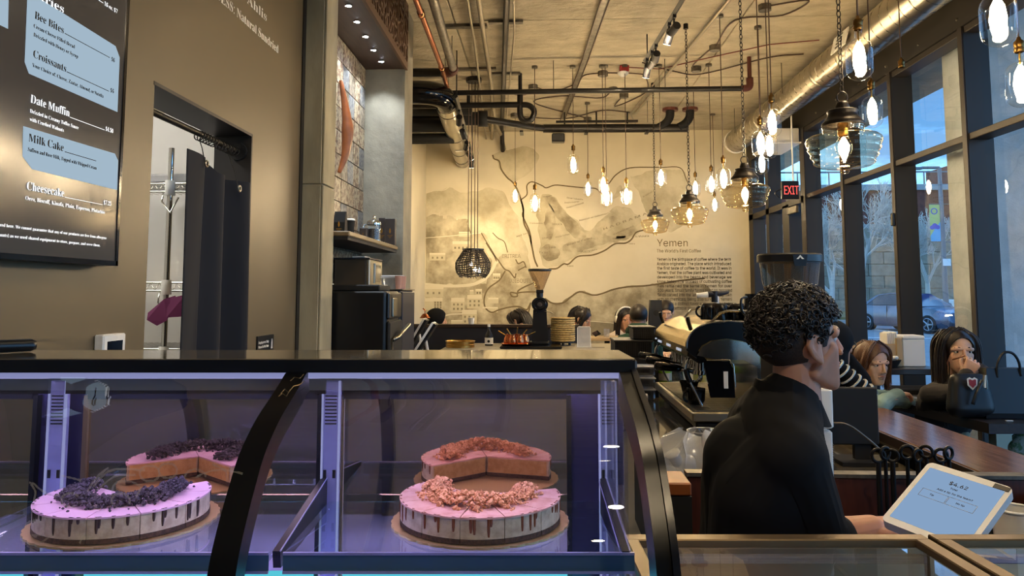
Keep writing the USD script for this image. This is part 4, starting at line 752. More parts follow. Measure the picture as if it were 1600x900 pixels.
# ------------------------------------------------------------------ flat topped cases at the right
for lab, x0, x1, nm in (('flat topped glass case with tan metal rim, in front of the man in black', 0.19, 0.712, 0), ('flat topped glass case with tan metal rim, below the tablet', 0.722, 1.6, 1)):
    t = Thing('flat_display_case', lab, 'display case', cw((x0 + x1) / 2, 1.1, 0))
    A = lambda n, m, mt, s=False, **k: t.add(n, case_frame(m), mt, s, **k)
    A('body', bx(x0, x1, 0.70, 1.36, 0, 0.86), 'case_black'); zt = 1.08
    A('back_rim', bx(x0, x1, 1.325, 1.355, zt - 0.012, zt + 0.002, 0.002), 'gold_trim'); A('side_rim', bx(x0, x0 + 0.026, 0.80, 1.327, zt - 0.012, zt + 0.002, 0.002), 'gold_trim'); A('side_rim', bx(x1 - 0.026, x1, 0.80, 1.327, zt - 0.012, zt + 0.002, 0.002), 'gold_trim'); A('front_rim', bx(x0, x1, 0.78, 0.802, zt - 0.012, zt + 0.002, 0.002), 'gold_trim')
    A('top_glass', tm([(x0 + 0.02, 0.80, zt - 0.006), (x1 - 0.02, 0.80, zt - 0.006), (x1 - 0.02, 1.33, zt - 0.006), (x0 + 0.02, 1.33, zt - 0.006)], [[0, 1, 2], [0, 2, 3]]), 'case_glass'); A('back_panel', bx(x0, x1, 1.35, 1.36, 0.86, zt - 0.01), 'brushed_steel'); A('inner_rail', bx(x0 + 0.02, x1 - 0.02, 1.30, 1.316, zt - 0.03, zt - 0.018, 0.002), 'clear_plastic' if nm == 0 else 'case_profile')
    A('front_glass', tm([(x0, 0.79, 0.86), (x1, 0.79, 0.86), (x1, 0.79, zt - 0.01), (x0, 0.79, zt - 0.01)], [[0, 1, 2], [0, 2, 3]]), 'case_glass')
    for xx in (x0 + 0.004, x1 - 0.01): A('side_glass', bx(xx, xx + 0.006, 0.80, 1.345, 0.86, zt - 0.012), 'case_glass')
    A('shelf', bx(x0 + 0.012, x1 - 0.012, 0.80, 1.345, 0.862, 0.872), 'brushed_steel')
pm('pastry', (170, 104, 58), 0.5, noise=(40, 0.35, 0.65), col2=(120, 66, 34))
def croissant(c, a, s=1.0):
    P = []; 
    for k in range(11): u = (k - 5) / 5; P.append((0.06 * s * math.sin(u * 1.25), 0.035 * s * (1 - math.cos(u * 1.25)), 0.018 * s))
    rr = [0.006 * s + 0.022 * s * (1 - abs((k - 5) / 5) ** 1.6) * (0.88 + 0.12 * (k % 2)) for k in range(11)]; m = tube(P, rr, 10); m = rotate(m, a, [0, 0, 1]); m.apply_translation(c); return case_frame(m)
tr_ = one('parchment', 'brown paper sheet under the pastries in the flat case', 'paper', case_frame(bx(0.24, 0.60, 0.86, 1.28, 0.873, 0.876)), 'pale_wood')
for k, (x, d, a, w) in enumerate(((0.30, 1.2, 0.3, 'back left'), (0.42, 1.21, 0.1, 'back middle'), (0.54, 1.19, -0.2, 'back right'), (0.32, 1.05, 0.2, 'front left'), (0.45, 1.06, -0.1, 'front middle'), (0.56, 1.03, 0.3, 'front right'))): one('croissant', f'golden croissant, {w} on the paper in the flat case', 'croissant', croissant((x, d, 0.880), a), 'pastry', True, group='croissants on the brown paper')
one('paper_sheet', 'white paper sheet lying inside the case below the tablet', 'paper', case_frame(bx(0.80, 1.25, 0.85, 1.2, 0.873, 0.876)), 'white_matte')
# ------------------------------------------------------------------ menu screen and lettering on the brown wall
XS = -1.238
def wall_text(add, s, p0, p1, hpx, mat, X, serif=True, thin=0.0, res=40):
    a, b = atx(*p0, X), atx(*p1, X); h = hpx * a[1] / FPX * 1.02; z = (a[2] * 2 + b[2]) / 3
    add(onto(text(s, h, serif=serif, thin=thin, res=res, depth=0.0008, width=abs(b[1] - a[1])), (X, a[1], z), *YZ), mat)
tv = Thing('menu_screen', 'large black wall screen glowing with a dessert price menu', 'menu screen', (XL, 1.3, 2.0))
y1 = atx(188, 300, XS)[1]; zb = atx(188, 416, XS)[2]
tv.add('case', bx(XL + 0.002, XS - 0.004, 0.35, y1, zb, zb + 1.02, 0.006), 'black_plastic')
tv.add('bezel', M(bx(XS - 0.006, XS + 0.003, 0.35, y1, zb, zb + 0.014), bx(XS - 0.006, XS + 0.003, y1 - 0.012, y1, zb, zb + 1.02), bx(XS - 0.006, XS + 0.003, 0.35, y1, zb + 1.006, zb + 1.02)), 'black_gloss')
MAT['screen_black'] = usdkit.material(stage, '/World/Looks/screen_black', {'p': ('principled_bsdf', {'base_color': (0.012, 0.012, 0.014), 'roughness': 0.16, 'emission_color': (0.05, 0.045, 0.042), 'emission_strength': 0.3})}, surface='p.BSDF')
tv.add('screen', bx(XS - 0.004, XS, 0.352, y1 - 0.012, zb + 0.014, zb + 1.006), 'screen_black')
def spanel(pts): P = [atx(*p, XS) for p in pts]; return onto(ext(Polygon([(p[1], p[2]) for p in P]), 0.0012), (XS, 0, 0), *YZ)
sp = tv.add('menu_panel', spanel([(43, -14), (180, 72), (186.5, 90), (183, 175), (45, 115), (38.5, 97)]), 'screen_blue')
sp2 = tv.add('menu_panel', spanel([(36, 197), (179, 240), (184, 251), (182.5, 297), (50, 264.5), (35, 244)]), 'screen_blue')
tv.add('menu_panel', spanel([(-60, -60), (13, -20), (12, 45), (-60, 10)]), 'screen_blue')
def on1(X): return X + 0.0013
tA = lambda m, mt: tv.add('menu_text', m, mt)
D = 'black_matte'; Wt = 'screen_white'
for s, p0, p1, h, mt in [('Bee Bites', (53.5, 28.6), (98, 52), 13, D), ('Cream Cheese Filled Bread', (52, 43), (116, 75), 6.5, D), ('Drizzled with Honey or Syrup', (52, 57), (121, 90), 6.5, D), ('Croissants', (51, 90), (102, 111), 13, D), ('Your Choice of: Cheese, Zaatar, Almond, or Nutella', (50, 104), (161, 153), 6.5, D),
                         ('$6', (173.5, 95), (178.5, 97.5), 7, D), ('$6', (172, 143.5), (177, 146), 7, D), ('Date Muffin', (47, 160), (107, 182), 14, Wt), ('Drizzled in Creamy Toffee Sauce', (46.3, 176), (122, 202), 6.5, Wt), ('with Crushed Walnuts', (46, 189), (99, 206), 6.5, Wt), ('$4.50', (164.5, 204), (176, 208), 7, Wt),
                         ('Milk Cake', (44, 221), (98, 236), 13.5, D), ('Saffron and Rose Milk, Topped with Whipped Cream', (43, 236), (150, 265), 6.5, D), ('Cheesecake', (41, 297), (99, 307), 14, Wt), ('Oreo, Biscoff, Kinafa, Plain, Espresso, Pistachio', (39, 313), (163, 333), 7, Wt), ('$7.25', (161.5, 319.5), (173, 321.5), 7, Wt),
                         ('Please note that all foods are prepared here. We cannot guarantee that any of our products are free from allergens', (-105, 341), (165.5, 374), 6.3, Wt), ('(such as milk, eggs, wheat, soy or nuts) as we used shared equipment to store, prepare, and serve them.', (-105, 360), (156, 383.5), 6.3, Wt), ('Pastries', (31, -14), (98.5, 12.5), 15, Wt), ('16 oz. $7', (162.5, 9), (183, 19), 7, Wt)]:
    wall_text(tA, s, p0, p1, h, mt, on1(XS), thin=0.75 if h < 9 else 0.5)
for p0, p1, mt in [((101, 52), (171, 92.5), D), ((104, 112), (170, 144), D), ((109, 183), (163, 204), Wt), ((101, 237), (150, 251), D), ((101, 308), (160, 318.5), Wt), ((154, 0), (161, 5), Wt)]:
    a, b = atx(*p0, on1(XS)), atx(*p1, on1(XS)); tv.add('price_line', bx(on1(XS), on1(XS) + 0.0006, a[1], b[1], a[2] - 0.0008, a[2] + 0.0008), mt)
wtx = Thing('wall_lettering', 'white lettering high on the brown wall, naming the coffee and its process', 'lettering', (XL, 3.3, 2.9))
wA = lambda m, mt: wtx.add('text_line', m, mt)
wall_text(wA, 'PROCESS: Natural Sundried', (312, -27), (434.5, 84.5), 17, 'white_matte', XL + 0.0005, thin=0.3); wall_text(wA, 'Jani Ahlis', (352, -28), (416, 32), 17, 'white_matte', XL + 0.0005, thin=0.3)
t = Thing('thermostat', 'small white framed panel with dark display on the brown wall', 'thermostat', (XL, 2.15, 1.3)); a, b = atx(145, 560, XL), atx(182, 520, XL)
t.add('frame', bx(XL, XL + 0.03, a[1], b[1], b[2] - 0.115, b[2], 0.004), 'white_matte'); t.add('display', bx(XL + 0.029, XL + 0.031, a[1] + 0.018, b[1] - 0.018, b[2] - 0.095, b[2] - 0.02), 'black_gloss')
t = Thing('wall_sign', 'tiny black wall sign with white text beside the navy curtain', 'sign', (XL, 3.6, 1.25)); a, b = atx(400, 547, XL), atx(426, 522, XL)
t.add('plate', bx(XL, XL + 0.006, a[1], b[1], a[2] - 0.02, b[2]), 'black_plastic')
for k, s in enumerate(('Employees Only', 'Please Do Not Enter')): t.add('lettering', onto(text(s, 0.011, res=32, width=(b[1] - a[1]) * 0.62), (XL + 0.0062, a[1] + 0.01, b[2] - 0.035 - 0.02 * k), *YZ), 'white_matte')
t.add('bell_mark', onto(ext(Polygon([(-0.012, 0), (0.012, 0), (0.008, 0.012), (0.007, 0.03), (0.003, 0.045), (-0.003, 0.045), (-0.007, 0.03), (-0.008, 0.012)]), 0.0006), (XL + 0.0062, b[1] - 0.025, b[2] - 0.065), *YZ), 'white_matte')
p = cd(25, 549, 1.2); one('handle_bar', 'short black rounded bar lying at the left on top of the cake case', 'bar', case_frame(tube([cd(-40, 552, 1.17) * [1, 1, 0] + [0, 0, 1.416], cd(48, 549, 1.23) * [1, 1, 0] + [0, 0, 1.416], cd(55, 549, 1.235) * [1, 1, 0] + [0, 0, 1.416]], [0.010, 0.010, 0.007], 12)), 'black_plastic', True)
# ------------------------------------------------------------------ navy curtain in the doorway
xr, zr = -1.345, 2.12
t = Thing('curtain_rod', 'dark curtain rod with rings across the doorway head', 'curtain rod', (xr, 2.8, zr))
t.add('rod', cyl((xr, D0 - 0.0, zr), (xr, D1 - 0.012, zr), 0.012, 10), 'iron', True); t.add('flange', cyl((xr, D1 - 0.03, zr), (xr, D1 - 0.012, zr), 0.04, 16), 'black_plastic')
for y in np.r_[np.linspace(2.86, 2.99, 6), np.linspace(3.04, 3.2, 6)]: t.add('ring', tube([(xr + 0.02 * math.cos(a), y + 0.006 * math.sin(a), zr - 0.008 + 0.02 * math.sin(a)) for a in np.linspace(0, 2 * PI, 12, endpoint=False)], 0.0022, 5, closed=True), 'iron', True)
t = Thing('curtain', 'long navy fabric curtain drawn to the far side of the doorway', 'curtain', (xr, 3.0, 0.05)); U = np.linspace(0, 1, 70); V = np.linspace(0, 1, 22); P = []
for v in V:
    row = []
    for u in U:
        y = 2.70 + 0.53 * u + 0.012 * v * math.sin(7 * u); x = xr + 0.012 + (0.034 + 0.012 * v) * math.sin(2 * PI * (u * 2.4 + 0.06 * v) - 0.6) * (0.4 + u) + 0.006 * math.sin(19 * u + 3 * v)
        if u < 0.36: x = xr + 0.03 - 0.05 * u + 0.008 * math.sin(9 * u + 4 * v)
        row.append((x, y - 0.03 * v * (1 - u), 2.03 - 0.05 * (u > 0.38) * min(1, (u - 0.38) * 8) - v * 1.95))
    P.append(row)
t.add('fabric', sheet(P, 0.004), 'cloth_navy', True)
for y, x, z in ((2.86, xr + 0.028, 2.0), (3.13, xr + 0.05, 1.94)):
    t.add('grommet', tube([(x + 0.006, y + 0.012 * math.cos(a), z + 0.012 * math.sin(a)) for a in np.linspace(0, 2 * PI, 14, endpoint=False)], 0.004, 6, closed=True), 'steel', True)
    t.add('hook', tube([(x, y, z), (x - 0.01, y - 0.01, z + 0.06), (xr, y, zr - 0.02)], 0.002, 5), 'iron')
# store room shelving
t = Thing('wire_shelf', 'chrome wire shelving unit in the bright store room', 'shelf', (-2.2, 3.5, 0.1))
ya = 3.3; sx = [aty(244, 400, 3.3)[0] - 0.9, aty(272, 400, 3.3)[0] + 0.0]
zs = [aty(255, y, ya)[2] for y in (293, 448, 552)]
t.add('post', cyl((sx[1] - 0.03, ya, 0.02), (sx[1] - 0.03, ya, 2.15), 0.0125, 10), 'chrome', True); t.add('post', cyl((sx[0], ya, 0.02), (sx[0], ya, 2.15), 0.0125, 10), 'chrome', True)
for z in zs:
    s = t.add('shelf', M(cyl((sx[0], ya, z + 0.018), (-1.47, ya, z + 0.018), 0.005, 6), cyl((sx[0], ya, z - 0.018), (-1.47, ya, z - 0.018), 0.005, 6), tube([(sx[0] + 0.02 * k, ya, z + 0.016 * (-1) ** k) for k in range(int((-1.47 - sx[0]) / 0.02))], 0.0022, 5)), 'chrome', True)
    t.add('wire_deck', M([cyl((x, ya, z + 0.02), (x, ya + 0.4, z + 0.02), 0.0025, 5) for x in np.arange(sx[0], -1.47, 0.03)]), 'chrome', under=s, kind='stuff')
    t.add('clamp', cyl((sx[1] - 0.03, ya, z - 0.035), (sx[1] - 0.03, ya, z + 0.03), 0.022, 12), 'white_gloss', True)
    t.add('hook', tube([(sx[1] - 0.05, ya - 0.02, z - 0.03), (sx[1] - 0.04, ya - 0.05, z - 0.07), (sx[1] + 0.0, ya - 0.05, z - 0.12), (sx[1] + 0.03, ya - 0.04, z - 0.05)], 0.004, 6), 'chrome', True)
c = aty(254, 487, ya - 0.06)
pm('purple', (96, 20, 72), 0.8)
bp = [c + np.array(d) for d in ((-0.065, 0, -0.005), (-0.058, -0.02, -0.035), (-0.012, -0.02, -0.06), (0.03, -0.02, -0.038), (0.06, 0, 0.03), (0.05, 0.01, 0.07), (0.01, -0.01, 0.055), (0, 0.03, 0))]
bq = [c + np.array(d) for d in ((0.02, 0, 0.055), (0.1, 0, 0.075), (0.1, -0.01, -0.02), (0.03, -0.025, -0.025), (0.05, 0.03, 0.02))]
one('purple_cloth', 'crumpled purple cloth hanging from a hook on the wire shelving', 'cloth', M(trimesh.convex.convex_hull(np.array(bp)), trimesh.convex.convex_hull(np.array(bq))), 'purple')
for k, (z, h, d) in enumerate(((zs[0] + 0.022, 0.045, 'top'), )):
    one('plastic_tray', f'pale plastic tray on the {d} tier of the wire shelving', 'tray', bx(sx[1] - 0.25, -1.48, ya + 0.02, ya + 0.36, z, z + h, 0.01), 'hazy_plastic')
# ------------------------------------------------------------------ display shelf over the machines
sA, sB = atx(524, 357, -1.085), atx(620, 386, -1.085); ZS = 1.845
t = Thing('display_shelf', 'long brown wall shelf below the tile wall', 'shelf', (-1.22, 4.9, ZS)); pm('shelf_brown', (120, 100, 68), 0.45)
t.add('board', bx(-1.352, -1.085, 4.17, 5.58, ZS - 0.03, ZS, 0.006), 'shelf_brown'); t.add('underside', bx(-1.35, -1.095, 4.17, 5.57, ZS - 0.05, ZS - 0.03), 'black_matte')
pm('box_brown', (44, 36, 32), 0.5)
def emblem(t, o, s=1.0, under=None):      # small gold leaf and lines
    leaf = Polygon([(0, -0.02 * s), (0.008 * s, -0.004 * s), (0.006 * s, 0.012 * s), (0, 0.026 * s), (-0.006 * s, 0.012 * s), (-0.008 * s, -0.004 * s)])
    t.add('emblem', M(onto(ext(leaf, 0.001), o, (1, 0, 0), (0, 0, 1)), onto(M([ext(sbox(-w * s, -0.034 * s - 0.009 * s * i, w * s, -0.030 * s - 0.009 * s * i), 0.001) for i, w in enumerate((0.02, 0.012, 0.006))]), o, (1, 0, 0), (0, 0, 1))), 'brass', under=under)
def gift(label, px, Yf, wpx, hpx, d=0.12, base=None):
    a = aty(px, base, Yf); w, h = wpx * Yf / FPX, hpx * Yf / FPX
    t = Thing('coffee_box', label, 'box', (a[0], Yf, ZS)); t.add('carton', bx(a[0] - w / 2, a[0] + w / 2, Yf, Yf + d, ZS + 0.001, ZS + h, 0.003), 'box_brown'); emblem(t, (a[0], Yf - 0.0002, ZS + h * 0.52), h / 0.2)
gift('tall brown coffee box with gold emblem, rightmost on the shelf', 609, 5.44, 15.5, 42, 0.06, 383); gift('dark box standing behind the glass press on the shelf', 596, 5.5, 10, 44, 0.06, 381); gift('small dark box left of the glass press on the shelf', 567, 5.0, 11, 21, 0.1, 370)
t = Thing('coffee_bag', 'black coffee bag with gold mark, first on the shelf beside the column', 'bag', (-1.2, 4.4, ZS)); a = aty(532, 352, 4.42)
t.add('pouch', trimesh.convex.convex_hull(np.array([(a[0] + sx_ * 0.034, 4.42 + dy, ZS + z) for sx_ in (-1, 1) for dy, z in ((-0.035, 0.001), (0.035, 0.001), (-0.03, 0.07), (0.03, 0.07), (-0.004, 0.135), (0.004, 0.135))])), 'black_matte'); emblem(t, (a[0], 4.384, ZS + 0.055), 0.8)
t = Thing('paper_cup', 'black cup with white lid on the shelf next to the coffee bag', 'cup', (-1.2, 4.6, ZS)); a = aty(547, 360, 4.62)
t.add('cup', lathe([(0.001, 0), (0.022, 0), (0.029, 0.1), (0.028, 0.1), (0.001, 0.098)], 20, (a[0], 4.62, ZS + 0.001)), 'black_matte', 30); t.add('lid', lathe([(0.031, 0.1), (0.031, 0.107), (0.026, 0.112), (0.0, 0.112)], 20, (a[0], 4.62, ZS)), 'white_gloss', 30)
t = Thing('french_press', 'glass and chrome press jug on the shelf before the dark boxes', 'press jug', (-1.1, 5.1, ZS)); a = aty(584, 372, 5.12); x, y = a[0], 5.12
t.add('glass', lathe([(0.001, 0.004), (0.045, 0.004), (0.047, 0.02), (0.047, 0.125)], 24, (x, y, ZS)), 'case_glass', True); t.add('band', M(lathe([(0.049, 0.118), (0.049, 0.13), (0.046, 0.13)], 24, (x, y, ZS)), lathe([(0.049, 0.0), (0.049, 0.014), (0.0, 0.0)], 24, (x, y, ZS))), 'chrome', 30)
t.add('lid', lathe([(0.048, 0.13), (0.046, 0.142), (0.03, 0.152), (0.012, 0.155), (0.012, 0.165), (0.005, 0.17), (0.013, 0.178), (0.001, 0.186)], 24, (x, y, ZS)), 'chrome', True); t.add('coffee', lathe([(0.001, 0.006), (0.042, 0.006), (0.042, 0.09), (0.001, 0.09)], 20, (x - 0.002, y, ZS)), 'box_brown', 30); t.add('handle', tube(spline([(x - 0.04, y - 0.03, ZS + 0.12), (x - 0.06, y - 0.05, ZS + 0.11), (x - 0.06, y - 0.05, ZS + 0.05), (x - 0.04, y - 0.03, ZS + 0.02)], 5), 0.005, 6), 'chrome', True)
# curved wooden instrument on the tile wall
P = [aty(x, y, 4.55) for x, y in ((524, 130), (531, 175), (533, 205), (530, 240), (526, 268))]; P = spline([(-1.335, 4.84, P[0][2] + 0.1), (-1.305, 4.87, P[1][2] + 0.08), (-1.295, 4.88, P[2][2] + 0.06), (-1.305, 4.87, P[3][2] + 0.05), (-1.335, 4.84, P[4][2] + 0.04)], 6)
one('wall_ornament', 'curved orange wood ornament hung on the tile wall by the column', 'ornament', tube(P, np.r_[np.linspace(0.012, 0.04, 12), np.linspace(0.04, 0.012, len(P) - 12)], 10), 'orange_wood', True)
# ------------------------------------------------------------------ side counter with oven, microwave and cabinet
t = Thing('side_counter', 'dark counter along the left wall under the machines', 'counter', (-1.1, 4.9, 0)); t.add('body', bx(-1.35, -0.89, 4.2, 6.9, 0, 0.88), 'black_matte'); t.add('top', bx(-1.352, -0.872, 4.18, 6.95, 0.88, 0.92, 0.004), 'concrete_top')
OX = -0.88; t = Thing('oven', 'black countertop oven with chrome latch below the microwave', 'oven', (-1.1, 4.4, 0.92))
t.add('body', rbox(-1.345, OX, 4.22, 4.60, 0.935, 1.508, 0.025), 'black_gloss' if False else 'black_plastic', 30); t.add('door', bx(OX - 0.004, OX + 0.02, 4.225, 4.595, 0.95, 1.34, 0.01), 'black_matte'); t.add('hood_edge', bx(OX - 0.004, OX + 0.014, 4.225, 4.595, 1.35, 1.5, 0.008), 'black_plastic')
t.add('control', bx(OX + 0.012, OX + 0.022, 4.30, 4.42, 1.36, 1.47, 0.006), 'steel'); h = t.add('door_handle', tube([(OX + 0.03, 4.26, 1.235), (OX + 0.05, 4.30, 1.245), (OX + 0.075, 4.52, 1.31)], [0.012, 0.014, 0.012], 8), 'steel', True); t.add('handle_foot', bx(OX + 0.01, OX + 0.03, 4.25, 4.275, 1.16, 1.24), 'steel', under=h)
for sx_, y in ((-1.3, 4.26), (-0.92, 4.26), (-1.3, 4.56), (-0.92, 4.56)): t.add('foot', cyl((sx_, y, 0.92), (sx_, y, 0.937), 0.018, 10), 'black_matte')
t = Thing('serving_tray', 'low black tray holding a folded cloth on top of the oven', 'tray', (-1.15, 4.4, 1.508)); t.add('tray', bx(-1.30, -0.93, 4.26, 4.56, 1.509, 1.545, 0.006), 'black_matte'); t.add('cloth', bx(-1.29, -1.23, 4.25, 4.4, 1.546, 1.553, 0.002), 'white_matte')
t = Thing('cabinet', 'tall dark navy cabinet between the oven and the tilted tablets', 'cabinet', (-1.1, 5.0, 0.92)); t.add('body', bx(-1.345, -0.905, 4.76, 5.22, 0.921, 1.515, 0.006), 'navy_panel'); t.add('door', bx(-0.906, -0.893, 4.77, 5.21, 0.93, 1.505, 0.004), 'navy_panel'); t.add('top_edge', bx(-1.345, -0.893, 4.755, 5.22, 1.515, 1.522), 'steel')
t = Thing('microwave', 'brown sided microwave with silver front on the navy cabinet', 'microwave', (-1.2, 5.0, 1.522)); pm('warm_grey', (72, 62, 50), 0.4); t.add('body', bx(-1.345, -1.135, 4.80, 5.18, 1.524, 1.715, 0.005), 'warm_grey'); d = t.add('door', bx(-1.136, -1.115, 4.80, 5.18, 1.526, 1.713, 0.004), 'brushed_steel'); t.add('door_window', bx(-1.116, -1.112, 4.92, 5.12, 1.57, 1.68), 'black_gloss', under=d); t.add('door_handle', cyl((-1.10, 4.88, 1.56), (-1.10, 4.88, 1.69), 0.008, 8), 'steel', under=d); t.add('top_panel', bx(-1.345, -1.115, 4.80, 5.18, 1.716, 1.724), 'navy_panel')
one('phone', 'pale flat phone lying on top of the microwave', 'phone', bx(-1.235, -1.15, 4.82, 4.97, 1.7245, 1.735, 0.003), 'white_gloss')
for k, (x, y, w, h, lab, m) in enumerate(((-1.0, 4.98, 0.09, 0.075, 'clear plastic tub with hazy lid on the navy cabinet', 'clear_plastic'),)):
    t = Thing('plastic_tub', lab, 'tub', (x, y, 1.522)); t.add('tub', lathe([(0.001, 0), (0.065, 0), (0.082, h), (0.08, h)], 24, (x, y, 1.5225)), m, 30); t.add('lid', lathe([(0.085, h), (0.085, h + 0.01), (0.07, h + 0.016), (0.001, h + 0.016)], 24, (x, y, 1.5225)), 'hazy_plastic', 30)
pm('pink_plastic', (190, 140, 120), 0.4)
for k in range(3):
    x, y = -0.935 + 0.004 * k, 4.84 + 0.055 * k; one('tumbler', ['nearest', 'middle', 'farthest'][k] + ' of three pink tumblers on the navy cabinet edge', 'tumbler', lathe([(0.001, 0), (0.018, 0), (0.023, 0.085), (0.021, 0.085), (0.017, 0.004), (0.001, 0.004)], 16, (x, y, 1.5225)), 'pink_plastic', 30, group='pink tumblers on the navy cabinet')
# ------------------------------------------------------------------ far counter with its things
ZC = 1.03
t = Thing('far_counter', 'grey concrete topped counter before the navy partition', 'counter', (-0.2, 6.6, 0)); t.add('body', bx(-0.83, 0.62, 6.1, 7.05, 0, ZC - 0.05), 'navy_panel'); t.add('top', bx(-0.862, 0.66, 6.05, 7.12, ZC - 0.05, ZC, 0.006), 'concrete_top'); t.add('slot', bx(0.38, 0.52, 6.57, 6.6, ZC, ZC + 0.002), 'black_matte')
t = Thing('partition', 'low navy partition with brown wooden cap behind the counter', 'partition', (-0.6, 7.3, 0)); t.add('panel', bx(-1.6, 0.33, 7.28, 7.34, 0, 1.165), 'navy_panel'); t.add('cap', bx(-1.6, 0.34, 7.26, 7.37, 1.165, 1.197, 0.004), 'dark_wood')
c = (-0.722, 6.56, ZC)
t = Thing('brass_tray', 'round brass tray with raised rim on the far counter', 'tray', c); t.add('tray', lathe([(0.001, 0.004), (0.118, 0.004), (0.12, 0.0), (0.124, 0.0), (0.124, 0.02), (0.128, 0.024), (0.124, 0.028), (0.126, 0.05), (0.131, 0.054), (0.126, 0.056), (0.12, 0.05), (0.118, 0.01), (0.001, 0.008)], 36, (c[0], c[1], ZC + 0.001)), 'brass', 30)
c = (-0.49, 6.78, ZC)
t = Thing('syrup_bottle', 'dark bottle with white label and pale cap on the far counter', 'bottle', c); t.add('glass', lathe([(0.001, 0), (0.036, 0), (0.037, 0.006), (0.037, 0.075), (0.03, 0.1), (0.014, 0.13), (0.011, 0.165), (0.011, 0.17)], 20, (c[0], c[1], ZC + 0.001)), 'black_gloss', True); t.add('label', lathe([(0.0375, 0.012), (0.0378, 0.014), (0.0378, 0.068), (0.0375, 0.07)], 20, (c[0], c[1], ZC + 0.001)), 'white_matte', True); t.add('cap', lathe([(0.012, 0.165), (0.013, 0.17), (0.013, 0.19), (0.001, 0.192)], 14, (c[0], c[1], ZC)), 'white_gloss', 30); t.add('label_mark', cyl((c[0], c[1] - 0.0375, ZC + 0.04), (c[0], c[1] - 0.0385, ZC + 0.04), 0.012, 12), 'black_matte')
one('counter_mat', 'black rubber mat under the copper pots and the grinder', 'mat', bx(-0.37, 0.15, 6.36, 6.92, ZC + 0.001, ZC + 0.022, 0.008), 'black_gloss'); ZM = ZC + 0.022
one('copper_plate', 'flat copper plate beneath the little copper pots', 'plate', lathe([(0.001, 0), (0.12, 0), (0.138, 0.012), (0.136, 0.014), (0.118, 0.004), (0.001, 0.004)], 32, (-0.235, 6.56, ZM + 0.001)), 'copper_bright', 30)
for k, (dx, dy, a, lab) in enumerate(((-0.075, 0.0, 2.5, 'leftmost'), (-0.03, -0.05, 2.1, 'front left'), (0.03, -0.05, 0.9, 'front right'), (0.075, 0.0, 0.5, 'rightmost'), (0.0, 0.05, 1.5, 'rear'))):
    x, y = -0.235 + dx, 6.56 + dy; z = ZM + 0.006; t = Thing('copper_pot', lab + ' small copper coffee pot on the copper plate', 'pot', (x, y, z), 'little copper coffee pots'); t.add('pot', lathe([(0.001, 0), (0.034, 0), (0.038, 0.02), (0.034, 0.05), (0.024, 0.07), (0.027, 0.085), (0.025, 0.085), (0.022, 0.07), (0.001, 0.01)], 20, (x, y, z)), 'copper_bright', True)
    t.add('handle', cyl((x + 0.022 * math.cos(a), y - 0.01, z + 0.075), (x + 0.1 * math.cos(a), y - 0.02, z + 0.075 + 0.085 * math.sin(a) * 0.8), 0.0055, 6), 'brass', True)
# tall shop grinder
c = np.array([-0.035, 6.68, ZM]); x, y, z = c
t = Thing('coffee_grinder', 'tall black shop grinder with clear cone hopper on the far counter', 'coffee grinder', c); S = lambda prof, m, n=24: lathe(prof, n, c)
_add = t.add
def _scaled(name, m, mat, smooth=False, **k):
    m = m.copy(); m.apply_translation(-c); m.apply_scale([0.82, 0.82, 0.715]); m.apply_translation(c); return _add(name, m, mat, smooth, **k)
t.add = _scaled
t.add('base', rbox(x - 0.11, x + 0.10, y - 0.13, y + 0.13, z + 0.001, z + 0.035, 0.02), 'black_plastic', 30); t.add('column', trimesh.convex.convex_hull(np.array([(x + sx_ * w, y + sy * d, z + h) for h, w, d in ((0.03, 0.088, 0.09), (0.38, 0.066, 0.075), (0.42, 0.07, 0.08)) for sx_ in (-1, 1) for sy in (-1, 1)])), 'black_plastic')
t.add('grind_head', cyl((x, y - 0.11, z + 0.485), (x, y + 0.1, z + 0.485), 0.088, 28), 'black_plastic', 30); t.add('face_ring', tube([(x + 0.062 * math.cos(a), y - 0.112, z + 0.485 + 0.062 * math.sin(a)) for a in np.linspace(0, 2 * PI, 24, endpoint=False)], 0.008, 6, closed=True), 'black_gloss', True); t.add('dial', cyl((x, y - 0.135, z + 0.485), (x, y - 0.11, z + 0.485), 0.026, 16), 'chrome', 30)
t.add('neck', M(cyl((x, y, z + 0.57), (x, y, z + 0.65), 0.036, 16), bx(x - 0.04, x + 0.04, y - 0.04, y + 0.04, z + 0.62, z + 0.66, 0.006)), 'black_plastic'); t.add('hopper', lathe([(0.036, 0.66), (0.05, 0.69), (0.085, 0.79), (0.118, 0.88), (0.122, 0.9)], 28, c), 'hopper_plastic', True); t.add('hopper_lid', lathe([(0.001, 0.915), (0.118, 0.918), (0.127, 0.91), (0.127, 0.895), (0.12, 0.893)], 28, c), 'black_plastic', 30)
t.add('lever', tube([(x + 0.05, y - 0.08, z + 0.4), (x + 0.11, y - 0.1, z + 0.392), (x + 0.14, y - 0.1, z + 0.375)], 0.005, 6), 'steel', True); t.add('button', cyl((x - 0.04, y - 0.085, z + 0.385), (x - 0.04, y - 0.075, z + 0.385), 0.009, 10), 'chrome')
